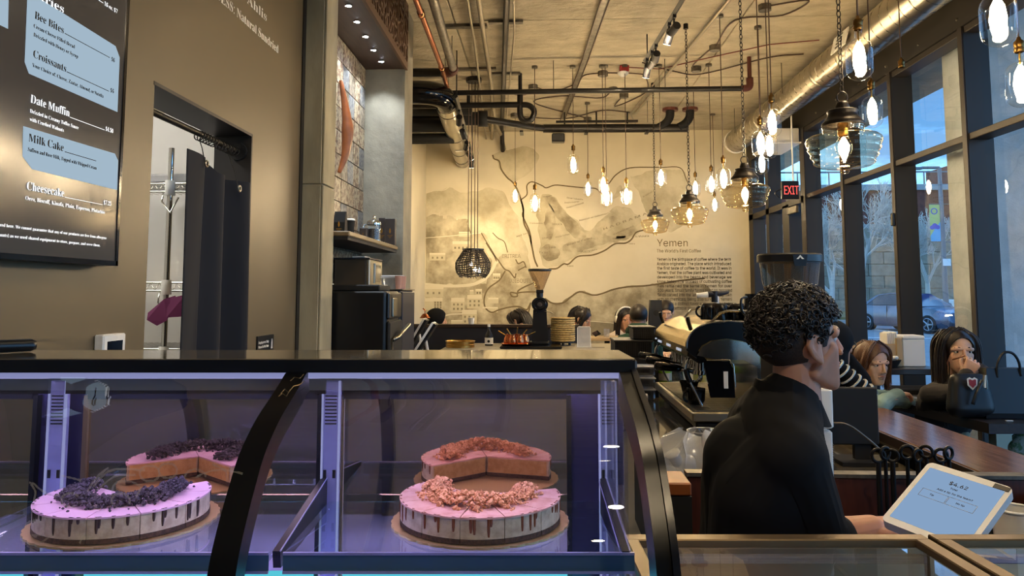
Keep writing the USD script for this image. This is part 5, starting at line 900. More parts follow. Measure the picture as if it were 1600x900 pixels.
# stacked baskets
pm('basket', (206, 180, 120), 0.7, noise=(60, 0.4, 0.6), col2=(158, 130, 76), stretch=(1, 1, 4))
for k in range(11):
    z0 = ZC + 0.035 + k * 0.0195; r = 0.108 + 0.002 * (k % 2)
    one('woven_basket', ('topmost tan round basket of the stack' if k == 10 else 'lowest tan round basket of the stack' if k == 0 else 'tan round basket beside the grinder, ' + ['', 'second from the bottom', 'third from the bottom', 'fourth from the bottom', 'fifth from the bottom', 'in the middle', 'fifth from the top', 'fourth from the top', 'third from the top', 'just under the topmost'][k] + ' of the stack'), 'basket', lathe([(0.001, 0), (r - 0.01, 0), (r, 0.006), (r + 0.002, 0.016), (r, 0.0185), (r - 0.006, 0.0185), (r - 0.008, 0.006), (0.001, 0.004)], 28, (0.17, 6.85, z0)), 'basket', 30, group='stacked tan baskets')
t = Thing('basket_stand', 'short dark stand beneath the stacked tan baskets', 'stand', (0.17, 6.85, ZC)); t.add('plate', cyl((0.17, 6.85, ZC + 0.027), (0.17, 6.85, ZC + 0.034), 0.1, 24), 'black_plastic')
for a in (0.5, 2.6, 4.7): t.add('foot', cyl((0.17 + 0.07 * math.cos(a), 6.85 + 0.07 * math.sin(a), ZC), (0.17 + 0.07 * math.cos(a), 6.85 + 0.07 * math.sin(a), ZC + 0.028), 0.012, 8), 'black_plastic')
t = Thing('acrylic_stand', 'clear acrylic holder with white rim right of the baskets', 'holder', (0.34, 6.7, ZC)); t.add('sheet', bx(0.29, 0.40, 6.62, 6.624, ZC + 0.002, ZC + 0.17), 'hazy_plastic'); t.add('rim', tube([(0.29, 6.62, ZC + 0.004), (0.29, 6.62, ZC + 0.165), (0.30, 6.62, ZC + 0.175), (0.395, 6.62, ZC + 0.175), (0.402, 6.62, ZC + 0.165), (0.402, 6.62, ZC + 0.004)], 0.004, 6), 'white_gloss', True); t.add('base', bx(0.28, 0.41, 6.55, 6.68, ZC + 0.0005, ZC + 0.006), 'hazy_plastic')
# tilted tablets on the side counter
for k, (px0, py0, px1, py1, Y, lab) in enumerate(((650, 545, 677, 503, 6.15, 'front one of two tilted white tablets seen edge-on'), (641, 535, 663, 497, 6.5, 'rear one of two tilted white tablets seen edge-on'))):
    a, b = aty(px0, py0, Y), aty(px1, py1, Y); d = (b - a) / np.linalg.norm(b - a); n = np.array([d[2], 0, -d[0]]); t = Thing('tablet', lab, 'tablet', (a[0], Y, 0.93), 'tilted tablets by the navy cabinet')
    def slab(o, th, y0=-0.09, y1=0.09, L=np.linalg.norm(b - a)): return trimesh.convex.convex_hull(np.array([a + d * s + n * (o + q) + (0, yy, 0) for s in (0, L) for q in (0, th) for yy in (y0, y1)]))
    t.add('shell', slab(0, 0.018), 'white_gloss'); t.add('back', slab(0.018, 0.02, -0.08, 0.08), 'black_plastic'); t.add('stand', M(cyl(a + d * 0.1 + n * 0.03, (a[0] + 0.1, Y, a[2] - 0.04), 0.012, 8), cyl((a[0] + 0.1, Y, a[2] - 0.12), (a[0] + 0.1, Y, a[2] - 0.03), 0.012, 8), bx(a[0] - 0.02, a[0] + 0.16, Y - 0.08, Y + 0.08, a[2] - 0.125, a[2] - 0.11)), 'white_matte')
    one('tablet_shelf', ('front' if k == 0 else 'rear') + ' dark box that carries a tilted tablet', 'box', bx(a[0] - 0.05, min(a[0] + 0.18, -0.875), Y - 0.12, Y + 0.12, 0.921, a[2] - 0.126), 'black_matte')
t = Thing('table_lamp', 'small copper lamp glowing against the side wall', 'lamp', (-1.45, 7.0, 1.2)); p = aty(664, 497, 7.0)
t.add('shade', lathe([(0.02, 0.04), (0.05, 0.0), (0.048, 0.0), (0.018, 0.038)], 16, p), 'copper', 30); t.add('stem', tube([p + (0, 0, 0.03), p + (0.0, 0, 0.07), p + (-0.02, 0, 0.09)], 0.006, 6), 'copper_bright', True); t.add('bulb', ball(p + (0, 0, 0.008), 0.014, 1), 'candle'); t.add('post', cyl((p[0], p[1], 0.01), (p[0], p[1], p[2] + 0.02), 0.008, 8), 'iron'); t.add('base', cyl((p[0], p[1], 0), (p[0], p[1], 0.012), 0.1, 16), 'iron')
# ------------------------------------------------------------------ espresso counter and machine
ZE = 0.86
t = Thing('espresso_counter', 'dark counter that carries the espresso machine and grinder', 'counter', (1.0, 3.6, 0)); t.add('body', bx(0.60, 1.32, 2.26, 5.2, 0, ZE - 0.04), 'black_matte'); t.add('top', bx(0.44, 1.34, 2.245, 5.25, ZE - 0.04, ZE, 0.004), 'stone_top')
Y0, Y1 = 3.46, 4.56
t = Thing('espresso_machine', 'large chrome and black espresso machine behind the man in black', 'espresso machine', (0.95, 4.0, ZE))
pm('warm_tinted_chrome', (212, 190, 140), 0.16, metal=1.0)  # chrome, with the warm room reflection put into its colour
prof = [(0.70, 1.235), (0.655, 1.25), (0.665, 1.28), (0.70, 1.315), (0.75, 1.345), (0.81, 1.362), (0.88, 1.367), (1.27, 1.367), (1.27, 1.18), (0.75, 1.18)]
t.add('hood', prism_y(prof, Y0 + 0.03, Y1), 'warm_tinted_chrome'); t.add('display_strip', prism_y([(0.648, 1.215), (0.655, 1.25), (0.70, 1.236), (0.74, 1.19), (0.70, 1.18)], Y0 + 0.03, Y1), 'black_gloss')
emit('led_text', (0.8, 0.85, 1.0), 0.45)
for k, y in enumerate((3.62, 3.92, 4.22)): t.add('display_text', onto(text('0.0 BAR 93', 0.013, res=24, depth=0.001, width=0.13), (0.6485, y + 0.16, 1.222), (0.0, -1, 0), (0.18, 0, 0.98)), 'led_text')
t.add('status_light', ball((0.65, 4.46, 1.235), 0.005, 1), 'led_text')
t.add('back_body', bx(0.98, 1.27, Y0 + 0.03, Y1, 0.93, 1.18), 'brushed_steel'); t.add('backsplash', bx(0.96, 0.98, Y0 + 0.03, Y1, 0.98, 1.18), 'chrome')
tray = t.add('drip_tray', bx(0.66, 1.0, Y0, Y1 + 0.05, 0.925, 0.968, 0.006), 'brushed_steel'); t.add('tray_base', bx(0.68, 1.27, Y0 + 0.02, Y1, 0.885, 0.925, 0.01), 'black_plastic', under=tray)
t.add('grate', M([bx(0.68, 0.96, y, y + 0.006, 0.969, 0.973) for y in np.arange(Y0 + 0.03, Y1, 0.016)] + [bx(x, x + 0.006, Y0 + 0.03, Y1, 0.968, 0.972) for x in (0.69, 0.76, 0.83, 0.90, 0.95)]), 'steel', under=tray, kind='stuff')
for x, y in ((0.72, Y0 + 0.06), (1.22, Y0 + 0.06), (0.72, Y1 - 0.06), (1.22, Y1 - 0.06)): t.add('foot', cyl((x, y, ZE), (x, y, 0.89), 0.022, 12), 'steel')
def arch(y0, y1):
    ys_ = Y0
    out = [(1073, 548), (1073, 535), (1079, 522), (1090, 512), (1108, 506), (1140, 503), (1186, 506), (1240, 512), (1262, 520)]; inn = [(1262, 560), (1225, 552), (1185, 545), (1165, 534), (1135, 529), (1110, 532), (1096, 540), (1088, 553), (1089, 560)]
    P = [aty(*p, Y0) for p in out + inn]; return prism_y([(p[0], p[2]) for p in P], y0, y1)
t.add('side_arch', arch(Y0, Y0 + 0.03), 'case_black'); t.add('arch_rim', tube(spline([aty(*p, Y0 - 0.002) for p in ((1073, 545), (1074, 533), (1080, 521), (1091, 511), (1109, 505), (1140, 502), (1186, 505), (1240, 511))], 4), 0.004, 6), 'chrome', True)
P = [aty(*p, Y0 + 0.035) for p in ((1088, 555), (1097, 541), (1111, 533), (1136, 530), (1165, 535), (1185, 546), (1186, 575), (1160, 562), (1120, 562))]; t.add('side_glass', prism_y([(p[0], p[2]) for p in P], Y0 + 0.02, Y0 + 0.028), 'chrome')
t.add('side_panel', prism_y([(aty(*p, Y0)[0], aty(*p, Y0)[2]) for p in ((1100, 563), (1140, 564), (1146, 575), (1150, 622), (1112, 622))], Y0 + 0.012, Y0 + 0.03), 'black_gloss'); t.add('side_edge', tube([aty(*p, Y0 + 0.008) for p in ((1104, 563), (1140, 563), (1146, 570), (1149, 605))], 0.004, 6), 'chrome', True); t.add('rating_label', onto(bx(0, 0.02, 0, 0.075, 0, 0.001), aty(1131, 607, Y0 + 0.01), *XZ), 'white_matte'); t.add('side_leg', bx(1.0, 1.25, Y0 + 0.01, Y0 + 0.03, 0.93, 1.2), 'black_gloss')
for k, y in enumerate((3.76, 4.08, 4.38)):
    g = t.add('group_head', M(cyl((0.76, y, 1.12), (0.76, y, 1.2), 0.036, 20), cyl((0.76, y, 1.105), (0.76, y, 1.125), 0.042, 20)), 'chrome', 30); t.add('spout', tube([(0.76, y, 1.11), (0.76, y, 1.085), (0.75, y, 1.07)], 0.011, 8), 'chrome', True, under=g)
    h = t.add('portafilter', tube([(0.74, y, 1.115), (0.69, y - 0.003, 1.125), (0.66, y - 0.005, 1.13)], [0.012, 0.011, 0.012], 10), 'chrome', True); t.add('portafilter_grip', tube([(0.665, y - 0.005, 1.13), (0.64, y - 0.006, 1.133), (0.58, y - 0.01, 1.142), (0.545, y - 0.012, 1.145), (0.537, y - 0.012, 1.146)], [0.014, 0.017, 0.021, 0.021, 0.012], 12), 'black_gloss', True, under=h)
for y in (3.56, 4.5): w = t.add('steam_wand', tube(spline([(0.70, y, 1.2), (0.665, y, 1.19), (0.65, y - 0.01, 1.14), (0.69, y - 0.02, 1.05), (0.72, y - 0.03, 0.985)], 6), 0.006, 8), 'chrome', True); t.add('wand_grip', tube(spline([(0.652, y - 0.008, 1.15), (0.66, y - 0.012, 1.115), (0.67, y - 0.015, 1.09)], 4), 0.013, 8), 'black_plastic', True, under=w)
t.add('steam_lever', tube([(0.70, 3.66, 1.325), (0.685, 3.64, 1.36), (0.68, 3.63, 1.385)], 0.01, 8), 'black_plastic', True); t.add('steam_lever', tube([(0.70, 4.5, 1.325), (0.685, 4.48, 1.36), (0.68, 4.47, 1.385)], 0.01, 8), 'black_plastic', True)
for y in (Y0 + 0.12, Y1 - 0.3): t.add('cup_rail', tube([(0.78, y, 1.362), (0.82, y, 1.405), (0.86, y, 1.415), (1.25, y, 1.415)], 0.006, 8), 'chrome', True)
t.add('cup_rail', cyl((0.86, Y0 + 0.12, 1.415), (0.86, Y1 - 0.3, 1.415), 0.006, 8), 'chrome', True); t.add('switch_box', bx(1.0, 1.06, Y0 - 0.05, Y0, 1.15, 1.26, 0.006), 'black_plastic'); t.add('switch_knob', ball((1.03, Y0 - 0.052, 1.2), 0.015, 1), 'chrome', True)
def mug(label, x, y, z, flip=False, s=1.0, group=None):
    t = Thing('black_mug', label, 'mug', (x, y, z), group); pf = [(0.001, 0), (0.028, 0), (0.04, 0.02), (0.043, 0.075), (0.040, 0.075), (0.037, 0.02), (0.001, 0.006)]; pf = [(r * s, (0.075 - h if flip else h) * s) for r, h in pf]; t.add('cup', lathe(pf, 24, (x, y, z + 0.001)), 'black_gloss', True)
    t.add('handle', tube([(x - 0.04 * s - 0.022 * s * math.sin(a), y - 0.012, z + 0.038 * s + 0.024 * s * math.cos(a)) for a in np.linspace(0.1, PI - 0.1, 9)], 0.005 * s, 8), 'black_gloss', True)
for k, (px, Y) in enumerate(((1108, 3.75), (1125, 3.72), (1141, 3.9), (1152, 3.72))): a = aty(px, 490, Y); mug(['first', 'second', 'third', 'fourth'][k] + ' black cup from the left, upside down on the espresso machine', a[0], Y, 1.368, True, 1.05, 'black cups on the espresso machine')
a = aty(1177, 480, 3.62); t = Thing('black_pitcher', 'tall tapered black pitcher on the espresso machine by the hopper', 'pitcher', (a[0], 3.62, 1.368)); t.add('body', lathe([(0.001, 0), (0.05, 0), (0.052, 0.01), (0.037, 0.125), (0.033, 0.125), (0.046, 0.01), (0.001, 0.006)], 28, (a[0], 3.62, 1.369)), 'black_gloss', 30); t.add('handle', tube(spline([(a[0] - 0.04, 3.58, 1.48), (a[0] - 0.07, 3.56, 1.47), (a[0] - 0.07, 3.56, 1.42), (a[0] - 0.046, 3.58, 1.395)], 5), 0.006, 8), 'black_plastic', True)
a = aty(1120, 472, 3.9); x, y, z = a; t = Thing('spray_handle', 'navy and white spray handle standing above the black cups', 'tool', (x, y, 1.368)); t.add('stem', cyl((x, y, 1.369), (x, y, z + 0.03), 0.011, 10), 'white_gloss', True); t.add('grip', M(cyl((x - 0.01, y, z + 0.055), (x - 0.01, y, z + 0.0), 0.017, 10), tube([(x - 0.045, y, z + 0.038), (x + 0.02, y, z + 0.043), (x + 0.06, y, z + 0.052)], [0.016, 0.015, 0.009], 10)), 'navy_panel', True); t.add('nozzle', tube([(x - 0.10, y, z + 0.032), (x - 0.045, y, z + 0.038)], [0.012, 0.016], 10), 'white_gloss', True)
mug('black mug standing on the drip tray of the espresso machine', *aty(1088, 628, 3.66)[:2], 0.974, False, 1.0)
pm('bottle_green', (130, 160, 50), 0.4); pm('bottle_pale', (196, 190, 120), 0.4)
def squeeze(label, px, py, Y, h, m='bottle_green'):
    x, y, _ = aty(px, py, Y); r = 0.042; t = Thing('squeeze_bottle', label, 'bottle', (x, y, ZE)); t.add('bottle', lathe([(0.001, 0), (r, 0), (r, h * 0.62), (r * 0.8, h * 0.7), (r * 0.45, h * 0.72)], 20, (x, y, ZE + 0.001)), m, True); t.add('nozzle', lathe([(r * 0.5, h * 0.71), (r * 0.4, h * 0.78), (r * 0.16, h), (0.001, h)], 14, (x, y, ZE)), 'bottle_pale', True); t.add('label', lathe([(r + 0.0006, h * 0.15), (r + 0.001, h * 0.17), (r + 0.001, h * 0.5), (r + 0.0006, h * 0.52)], 20, (x, y, ZE)), 'bottle_pale', True)
pm('jar_lid', (150, 200, 60), 0.4)
x, y, _ = aty(1036, 600, 4.9); t = Thing('tin', 'green tin with pale label beyond the portafilter handles', 'tin', (x, y, ZE)); t.add('can', lathe([(0.001, 0), (0.055, 0), (0.055, 0.15), (0.001, 0.15)], 24, (x, y, ZE + 0.001)), 'white_matte', 30); t.add('lid', lathe([(0.057, 0.135), (0.057, 0.165), (0.05, 0.175), (0.001, 0.175)], 24, (x, y, ZE)), 'jar_lid', 30); t.add('label', lathe([(0.0556, 0.01), (0.0556, 0.09)], 24, (x, y, ZE)), 'bottle_green', True)
squeeze('green squeeze bottle with pale cap behind the steam wand', 1094, 590, 4.75, 0.26)
x, y, _ = aty(1058, 600, 4.78); t = Thing('glass_carafe', 'clear glass carafe under the espresso machine groups', 'carafe', (x, y, ZE)); t.add('glass', lathe([(0.001, 0), (0.05, 0), (0.052, 0.02), (0.046, 0.13), (0.03, 0.19), (0.034, 0.22)], 24, (x, y, ZE + 0.001)), 'shelf_glass', True); t.add('coffee', lathe([(0.001, 0.004), (0.046, 0.004), (0.043, 0.09), (0.001, 0.09)], 20, (x, y, ZE)), 'box_brown', True)
t = Thing('milk_jug', 'black milk jug standing on the drip tray under the groups', 'jug', (0.74, 3.95, 0.974)); t.add('body', lathe([(0.001, 0), (0.03, 0), (0.045, 0.06), (0.05, 0.075), (0.047, 0.075), (0.001, 0.006)], 24, (0.74, 3.95, 0.975)), 'black_gloss', True)
# bins and clutter beyond the machine
pm('bin_black', (22, 22, 24), 0.5)
def ribbed_bin(label, x0, x1, y0, y1, z0, z1):
    t = Thing('bin', label, 'bin', ((x0 + x1) / 2, y0, z0), 'black ribbed bins'); t.add('shell', bx(x0, x1, y0, y1, z0, z1, 0.006), 'bin_black'); t.add('rim', bx(x0 - 0.006, x1 + 0.006, y0 - 0.006, y1 + 0.006, z1 - 0.012, z1 + 0.002, 0.004), 'bin_black'); t.add('ribs', M([bx(x, x + 0.004, y0 - 0.004, y0, z0 + 0.006, z1 - 0.012) for x in np.arange(x0 + 0.01, x1 - 0.01, 0.013)]), 'bin_black', kind='stuff')
one('riser', 'dark riser box that lifts the black ribbed bins', 'box', bx(0.46, 0.70, 4.72, 5.1, ZE + 0.001, 1.10), 'black_matte'); ribbed_bin('lower black ribbed bin beyond the espresso machine', 0.44, 0.67, 4.74, 5.06, 1.102, 1.205); ribbed_bin('upper black ribbed bin before the man in green', 0.555, 0.69, 4.76, 5.0, 1.209, 1.287)
t = Thing('clear_container', 'stack of clear plastic containers left of the espresso groups', 'container', (0.62, 4.62, ZE)); 
for k in range(3): t.add('container', bx(0.52, 0.66, 4.58, 4.72, ZE + 0.002 + 0.068 * k, ZE + 0.064 + 0.068 * k, 0.012), 'clear_plastic'); t.add('lid', bx(0.515, 0.665, 4.575, 4.725, ZE + 0.060 + 0.068 * k, ZE + 0.068 + 0.068 * k, 0.003), 'hazy_plastic')
one('steel_dish', 'shallow pale dish beside the clear containers', 'dish', lathe([(0.001, 0), (0.04, 0), (0.062, 0.014), (0.06, 0.015), (0.038, 0.004), (0.001, 0.004)], 24, (0.50, 4.35, ZE + 0.001)), 'pale_wood', 30)
for k, (x, y) in enumerate(((0.53, 4.48),)): one('white_towel', 'rolled white towel next to the clear containers', 'towel', tube([(x - 0.06, y, ZE + 0.03), (x - 0.03, y + 0.01, ZE + 0.032), (x + 0.07, y + 0.02, ZE + 0.03)], [0.022, 0.03, 0.024], 10), 'white_matte', True)
t = Thing('clear_tub', 'clear tub with a red item inside below the drip tray', 'tub', (0.72, 3.05, ZE)); a = aty(1102, 668, 3.05); t.add('tub', lathe([(0.001, 0), (0.055, 0), (0.07, 0.1), (0.068, 0.1)], 24, (a[0], 3.05, ZE + 0.001)), 'clear_plastic', True); t.add('rim', tube([(a[0] + 0.07 * math.cos(q), 3.05 + 0.07 * math.sin(q), ZE + 0.1) for q in np.linspace(0, 2 * PI, 24, endpoint=False)], 0.003, 6, closed=True), 'white_gloss', True); t.add('contents', ball((a[0], 3.05, ZE + 0.035), 0.03, 2, (1, 1, 0.9)), 'red_plastic', True)
# big grinder with the wide hopper
c = np.array([aty(1233, 400, 2.85)[0], 2.85, ZE]); x, y, z = c
t = Thing('espresso_grinder', 'espresso grinder whose wide bean hopper rises behind the man in black', 'coffee grinder', c); H = aty(1233, 397, 2.85)[2] - ZE
t.add('body', rbox(x - 0.09, x + 0.09, y - 0.12, y + 0.12, z + 0.001, z + H - 0.30, 0.03), 'black_plastic', 30); t.add('collar', cyl((x, y, z + H - 0.30), (x, y, z + H - 0.24), 0.06, 20), 'black_gloss', 30)
t.add('hopper', lathe([(0.055, H - 0.245), (0.075, H - 0.20), (0.098, H - 0.11), (0.108, H - 0.03)], 32, c), 'hopper_plastic', True); t.add('hopper_lid', lathe([(0.001, H), (0.110, H), (0.116, H - 0.006), (0.116, H - 0.03), (0.106, H - 0.032), (0.001, H - 0.03)], 32, c), 'black_plastic', 30)
bn = []; pm('beans', (70, 44, 28), 0.4, noise=(120, 0.4, 0.6), col2=(46, 28, 18))
bn.append(lathe([(0.001, H - 0.24), (0.05, H - 0.24), (0.07, H - 0.2), (0.09, H - 0.125), (0.045, H - 0.105), (0.001, H - 0.10)], 28, c))
for _ in range(420): q, rr = rng.uniform(0, 2 * PI), 0.09 * math.sqrt(rng.random()); m = ball((0, 0, 0), 0.0055, 1, (1, 0.7, 0.6)); m = rotate(m, rng.uniform(0, PI), rng.normal(size=3)); m.apply_translation((x + rr * math.cos(q), y + rr * math.sin(q), z + H - 0.102 - 0.024 * (rr / 0.09) ** 2)); bn.append(m)
t.add('coffee_beans', M(bn), 'beans', True, kind='stuff')
lg = Polygon([(-0.026, 0.012), (0.026, 0.012), (0.02, -0.028), (-0.02, -0.028)]); o = (x, y - 0.117, z + H - 0.02)
b = t.add('brand_plate', onto(ext(lg, 0.006), (o[0], o[1] + 0.002, o[2]), *XZ), 'black_plastic'); t.add('plate_mark', onto(ext(Polygon([(-0.014, -0.004), (0.014, -0.004), (0, 0.011)]).difference(Polygon([(-0.006, -0.004), (0.006, -0.004), (0, 0.003)])), 0.001), (o[0], o[1] - 0.0045, o[2]), *XZ), 'white_gloss', under=b)
# ------------------------------------------------------------------ front bar of dark wood with rods and bag
t = Thing('wood_counter', 'dark reddish wood counter front running behind the glass cases', 'counter', (0.9, 2.2, 0)); xs_ = [0.40, 0.72, 1.04, 1.345]
for a_, b_ in zip(xs_[:-1], xs_[1:]): t.add('panel', bx(a_ + 0.002, b_ - 0.002, 2.2, 2.24, 0, 0.985, 0.003), 'red_wood')
t.add('edge_trim', bx(0.40, 1.345, 2.195, 2.242, 0.985, 0.995), 'galvanized')
one('wooden_board', 'tan wooden board end showing left of the red wood counter', 'board', bx(0.325, 0.395, 2.1, 2.24, 0.955, 0.99, 0.004), 'orange_wood')
one('board_support', 'dark box under the tan wooden board', 'box', bx(0.32, 0.395, 2.1, 2.24, 0.0, 0.954), 'black_matte')
t = Thing('plastic_bag', 'crumpled clear plastic bag lying behind the bar front', 'bag', (0.55, 2.5, ZE)); U = np.linspace(0, 2 * PI, 40); P = []
for h, r in ((0.0, 0.13), (0.05, 0.15), (0.1, 0.13), (0.14, 0.09), (0.17, 0.04)):
    P.append([(0.56 + (r + 0.02 * math.sin(5 * a + h * 40) + 0.012 * math.sin(11 * a)) * 1.15 * math.cos(a) - 0.35 * h, 2.5 + (r * 0.8 + 0.015 * math.sin(7 * a)) * math.sin(a), ZE + 0.025 + h + 0.012 * math.sin(6 * a + h * 20)) for a in U])
t.add('film', sheet(P), 'hazy_plastic', 40); t.add('knot', tube(spline([(0.46, 2.46, ZE + 0.1), (0.42, 2.44, ZE + 0.11), (0.40, 2.43, ZE + 0.14)], 4), [0.03] * 4 + [0.02] * 4 + [0.026], 8), 'hazy_plastic', True)
pm('black_iron', (14, 13, 13), 0.45, metal=0.5)
t = Thing('iron_rack', 'black iron rack of ring-topped rods before the wood bar', 'rack', (1.1, 2.08, 0.8))
for k, (px, py) in enumerate(((1372, 712), (1383, 708), (1394, 712), (1417, 707), (1434, 712), (1447, 706), (1470, 712), (1482, 708))):
    a = aty(px, py, 2.08); r = 0.015 if k % 3 else 0.017; ring = t.add('rod', cyl((a[0], 2.08, 0.83), (a[0], 2.08, a[2] - r), 0.0052 if k % 2 else 0.007, 8), 'black_iron', True); t.add('ring', rotate(tube([(a[0] + r * math.cos(q), 2.08, a[2] + r * math.sin(q)) for q in np.linspace(0, 2 * PI, 18, endpoint=False)], 0.0045, 6, closed=True), 0.5 * math.sin(k * 2.1), [0, 0, 1], (a[0], 2.08, a[2])), 'black_iron', True, under=ring)
t.add('base_bar', cyl((0.86, 2.08, 0.83), (1.2, 2.08, 0.83), 0.008, 8), 'black_iron', True)
for x in (0.88, 1.18): t.add('leg', cyl((x, 2.08, 0), (x, 2.08, 0.83), 0.008, 8), 'black_iron', True)
for x in (0.88, 1.18): t.add('foot', bx(x - 0.03, x + 0.03, 2.0, 2.16, 0, 0.012), 'black_iron')
t = Thing('drinking_ledge', 'long wooden ledge with black edge running along the seating', 'ledge', (1.48, 2.8, 0)); t.add('top', bx(1.34, 1.63, 1.7, 3.75, 0.915, 0.95, 0.004), 'ledge_wood'); t.add('edge', bx(1.333, 1.34, 1.7, 3.75, 0.913, 0.947), 'dark_wood'); t.add('strip', bx(1.336, 1.342, 1.7, 3.75, 0.902, 0.912), 'steel'); t.add('wall', bx(1.36, 1.6, 1.72, 3.74, 0, 0.915), 'black_matte')
t = Thing('black_screen', 'black back of a screen standing at the end of the wooden ledge', 'screen', (1.2, 2.9, 0.86)); a, b = aty(1300, 602, 2.95), aty(1371, 606, 2.95)
t.add('panel', bx(1.05, b[0], 2.95, 2.98, 0.93, b[2], 0.004), 'black_matte'); t.add('foot', bx(1.1, 1.3, 2.9, 3.05, ZE + 0.001, ZE + 0.015), 'black_matte'); t.add('neck', bx(1.17, 1.23, 2.96, 2.985, ZE + 0.01, 0.95), 'black_matte'); t.add('cable', tube(spline([aty(1298, 661, 2.6), aty(1325, 664, 2.6), aty(1355, 685, 2.6), aty(1378, 705, 2.6)], 6), 0.004, 6), 'galvanized', True)
t = Thing('terminal_stand', 'white terminal stand partly hidden by the chest of the man in black', 'terminal', (0.71, 2.0, 0.9)); a, b, c_ = aty(1256, 606, 2.02), aty(1298, 667, 2.02), aty(1300, 726, 2.02)
t.add('head', rbox(a[0] - 0.03, b[0], 1.99, 2.05, b[2], a[2], 0.012), 'white_gloss', 30); t.add('column', rbox(a[0] + 0.01, c_[0], 2.0, 2.05, 0.9, b[2] - 0.008, 0.012), 'white_gloss', 30); t.add('grille', M([bx(c_[0] - 0.008, c_[0] + 0.0012, 2.005, 2.045, c_[2] + 0.004 + 0.006 * k, c_[2] + 0.006 + 0.006 * k) for k in range(9)]), 'galvanized'); t.add('foot', bx(0.64, 0.78, 1.93, 2.09, 0.885, 0.9, 0.003), 'white_gloss')
one('service_shelf', 'narrow dark shelf that carries the white terminal stand', 'shelf', bx(0.62, 0.80, 1.90, 2.19, 0.0, 0.884), 'black_matte')
# tablet facing the customer
A, B, C = cd(1452, 721, 1.56), cd(1585, 763, 1.435), cd(1379, 806, 1.48); A, B, C = (RZ[:3, :3] @ q for q in (A, B, C)); U, V = B - A, C - A; n = np.cross(V, U); n /= np.linalg.norm(n); lu, lv = np.linalg.norm(U), np.linalg.norm(V); u = U / lu; v = V - u * (V @ u); v /= np.linalg.norm(v)
if n[1] > 0: n = -n
t = Thing('customer_tablet', 'white framed tablet glowing pale blue, turned to the customer', 'tablet', (A + B + C) / 3)
def plate(m2, z0, z1):
    m = ext(m2, z1 - z0); T = np.eye(4); T[:3, 0], T[:3, 1], T[:3, 2], T[:3, 3] = u, v, n, A + n * z0; m.apply_transform(T)
    if np.linalg.det(T[:3, :3]) < 0: m.invert()
    return m
sk = V @ u / lv
def rr(x0, y0, x1, y1, r): return sbox(x0 + r, y0 + r, x1 - r, y1 - r).buffer(r, quad_segs=4)
lv2 = V @ v
shear = lambda g: affinity.affine_transform(g, [1, 0, 0, 1, 0, 0])
t.add('frame', plate(rr(0, 0, lu, lv2 * 1.06, 0.012), -0.018, 0), 'white_gloss'); t.add('glass', plate(rr(lu * 0.06, lv2 * 0.09, lu * 0.94, lv2 * 0.97, 0.002), 0, 0.0006), 'tablet_blue'); t.add('card_reader', plate(sbox(lu * 0.80, lv2 * 0.02, lu * 0.975, lv2 * 0.085), 0, 0.0012), 'box_brown')
def ttext(s, x, y, h): m = text(s, h, res=28, depth=0.0004); T = np.eye(4); T[:3, 0], T[:3, 1], T[:3, 2] = u, -v, n; T[:3, 3] = A + u * x + v * y + n * 0.0007; m.apply_transform(T); (m.invert() if np.linalg.det(T[:3, :3]) < 0 else 0); t.add('screen_text', m, 'black_matte')
ttext('$4.62', lu * 0.37, lv2 * 0.25, 0.0085); ttext('Total', lu * 0.42, lv2 * 0.31, 0.004); ttext('Add a tip for the team?', lu * 0.30, lv2 * 0.38, 0.0042); ttext('Tip', lu * 0.27, lv2 * 0.49, 0.004); ttext('No tip', lu * 0.58, lv2 * 0.49, 0.004)
for x0, x1 in ((0.16, 0.47), (0.48, 0.8)): t.add('screen_button', plate(sbox(lu * x0, lv2 * 0.42, lu * x1, lv2 * 0.54).difference(sbox(lu * x0 + 0.0006, lv2 * 0.42 + 0.0006, lu * x1 - 0.0006, lv2 * 0.54 - 0.0006)), 0.0007, 0.001), 'galvanized')
ctr = A + u * lu / 2 + v * lv2 * 0.6; t.add('stand', M(cyl(ctr - n * 0.018, (ctr[0], ctr[1] + 0.1, 0.92), 0.02, 12), cyl((ctr[0], ctr[1] + 0.1, 0.885), (ctr[0], ctr[1] + 0.1, 0.92), 0.05, 20)), 'white_matte')
one('service_shelf', 'dark shelf behind the glass cases that carries tablet and cups', 'shelf', bx(0.81, 1.30, 1.42, 1.98, 0.0, 0.884), 'black_matte')
for k, (px, py, Y, r, h, m, lab) in enumerate(((1556, 800, 1.66, 0.028, 0.10, 'black_matte', 'black sleeved paper cup behind the tablet corner'), (1585, 795, 1.6, 0.04, 0.105, 'white_gloss', 'white paper cup at the right edge behind the tablet'))):
    a = aty(px, py, Y); zb_ = 0.885; z1 = a[2]; t = Thing('paper_cup', lab, 'cup', (a[0], Y, zb_)); t.add('cup', lathe([(0.001, 0), (r * 0.85, 0), (r, z1 - zb_), (r * 0.95, z1 - zb_), (r * 0.8, 0.005), (0.001, 0.005)], 24, (a[0], Y, zb_ + 0.0005)), m, 30); t.add('rim', tube([(a[0] + r * math.cos(q), Y + r * math.sin(q), z1) for q in np.linspace(0, 2 * PI, 24, endpoint=False)], 0.003, 6, closed=True), 'white_gloss', True)
    if k: t.add('drink', cyl((a[0], Y, z1 - 0.02), (a[0], Y, z1 - 0.015), r * 0.9, 20), 'box_brown')
    else: t.add('upper_band', lathe([(r * 0.97, 0.0), (r + 0.001, 0.022)], 24, (a[0], Y, z1 - 0.022)), 'white_gloss', True)
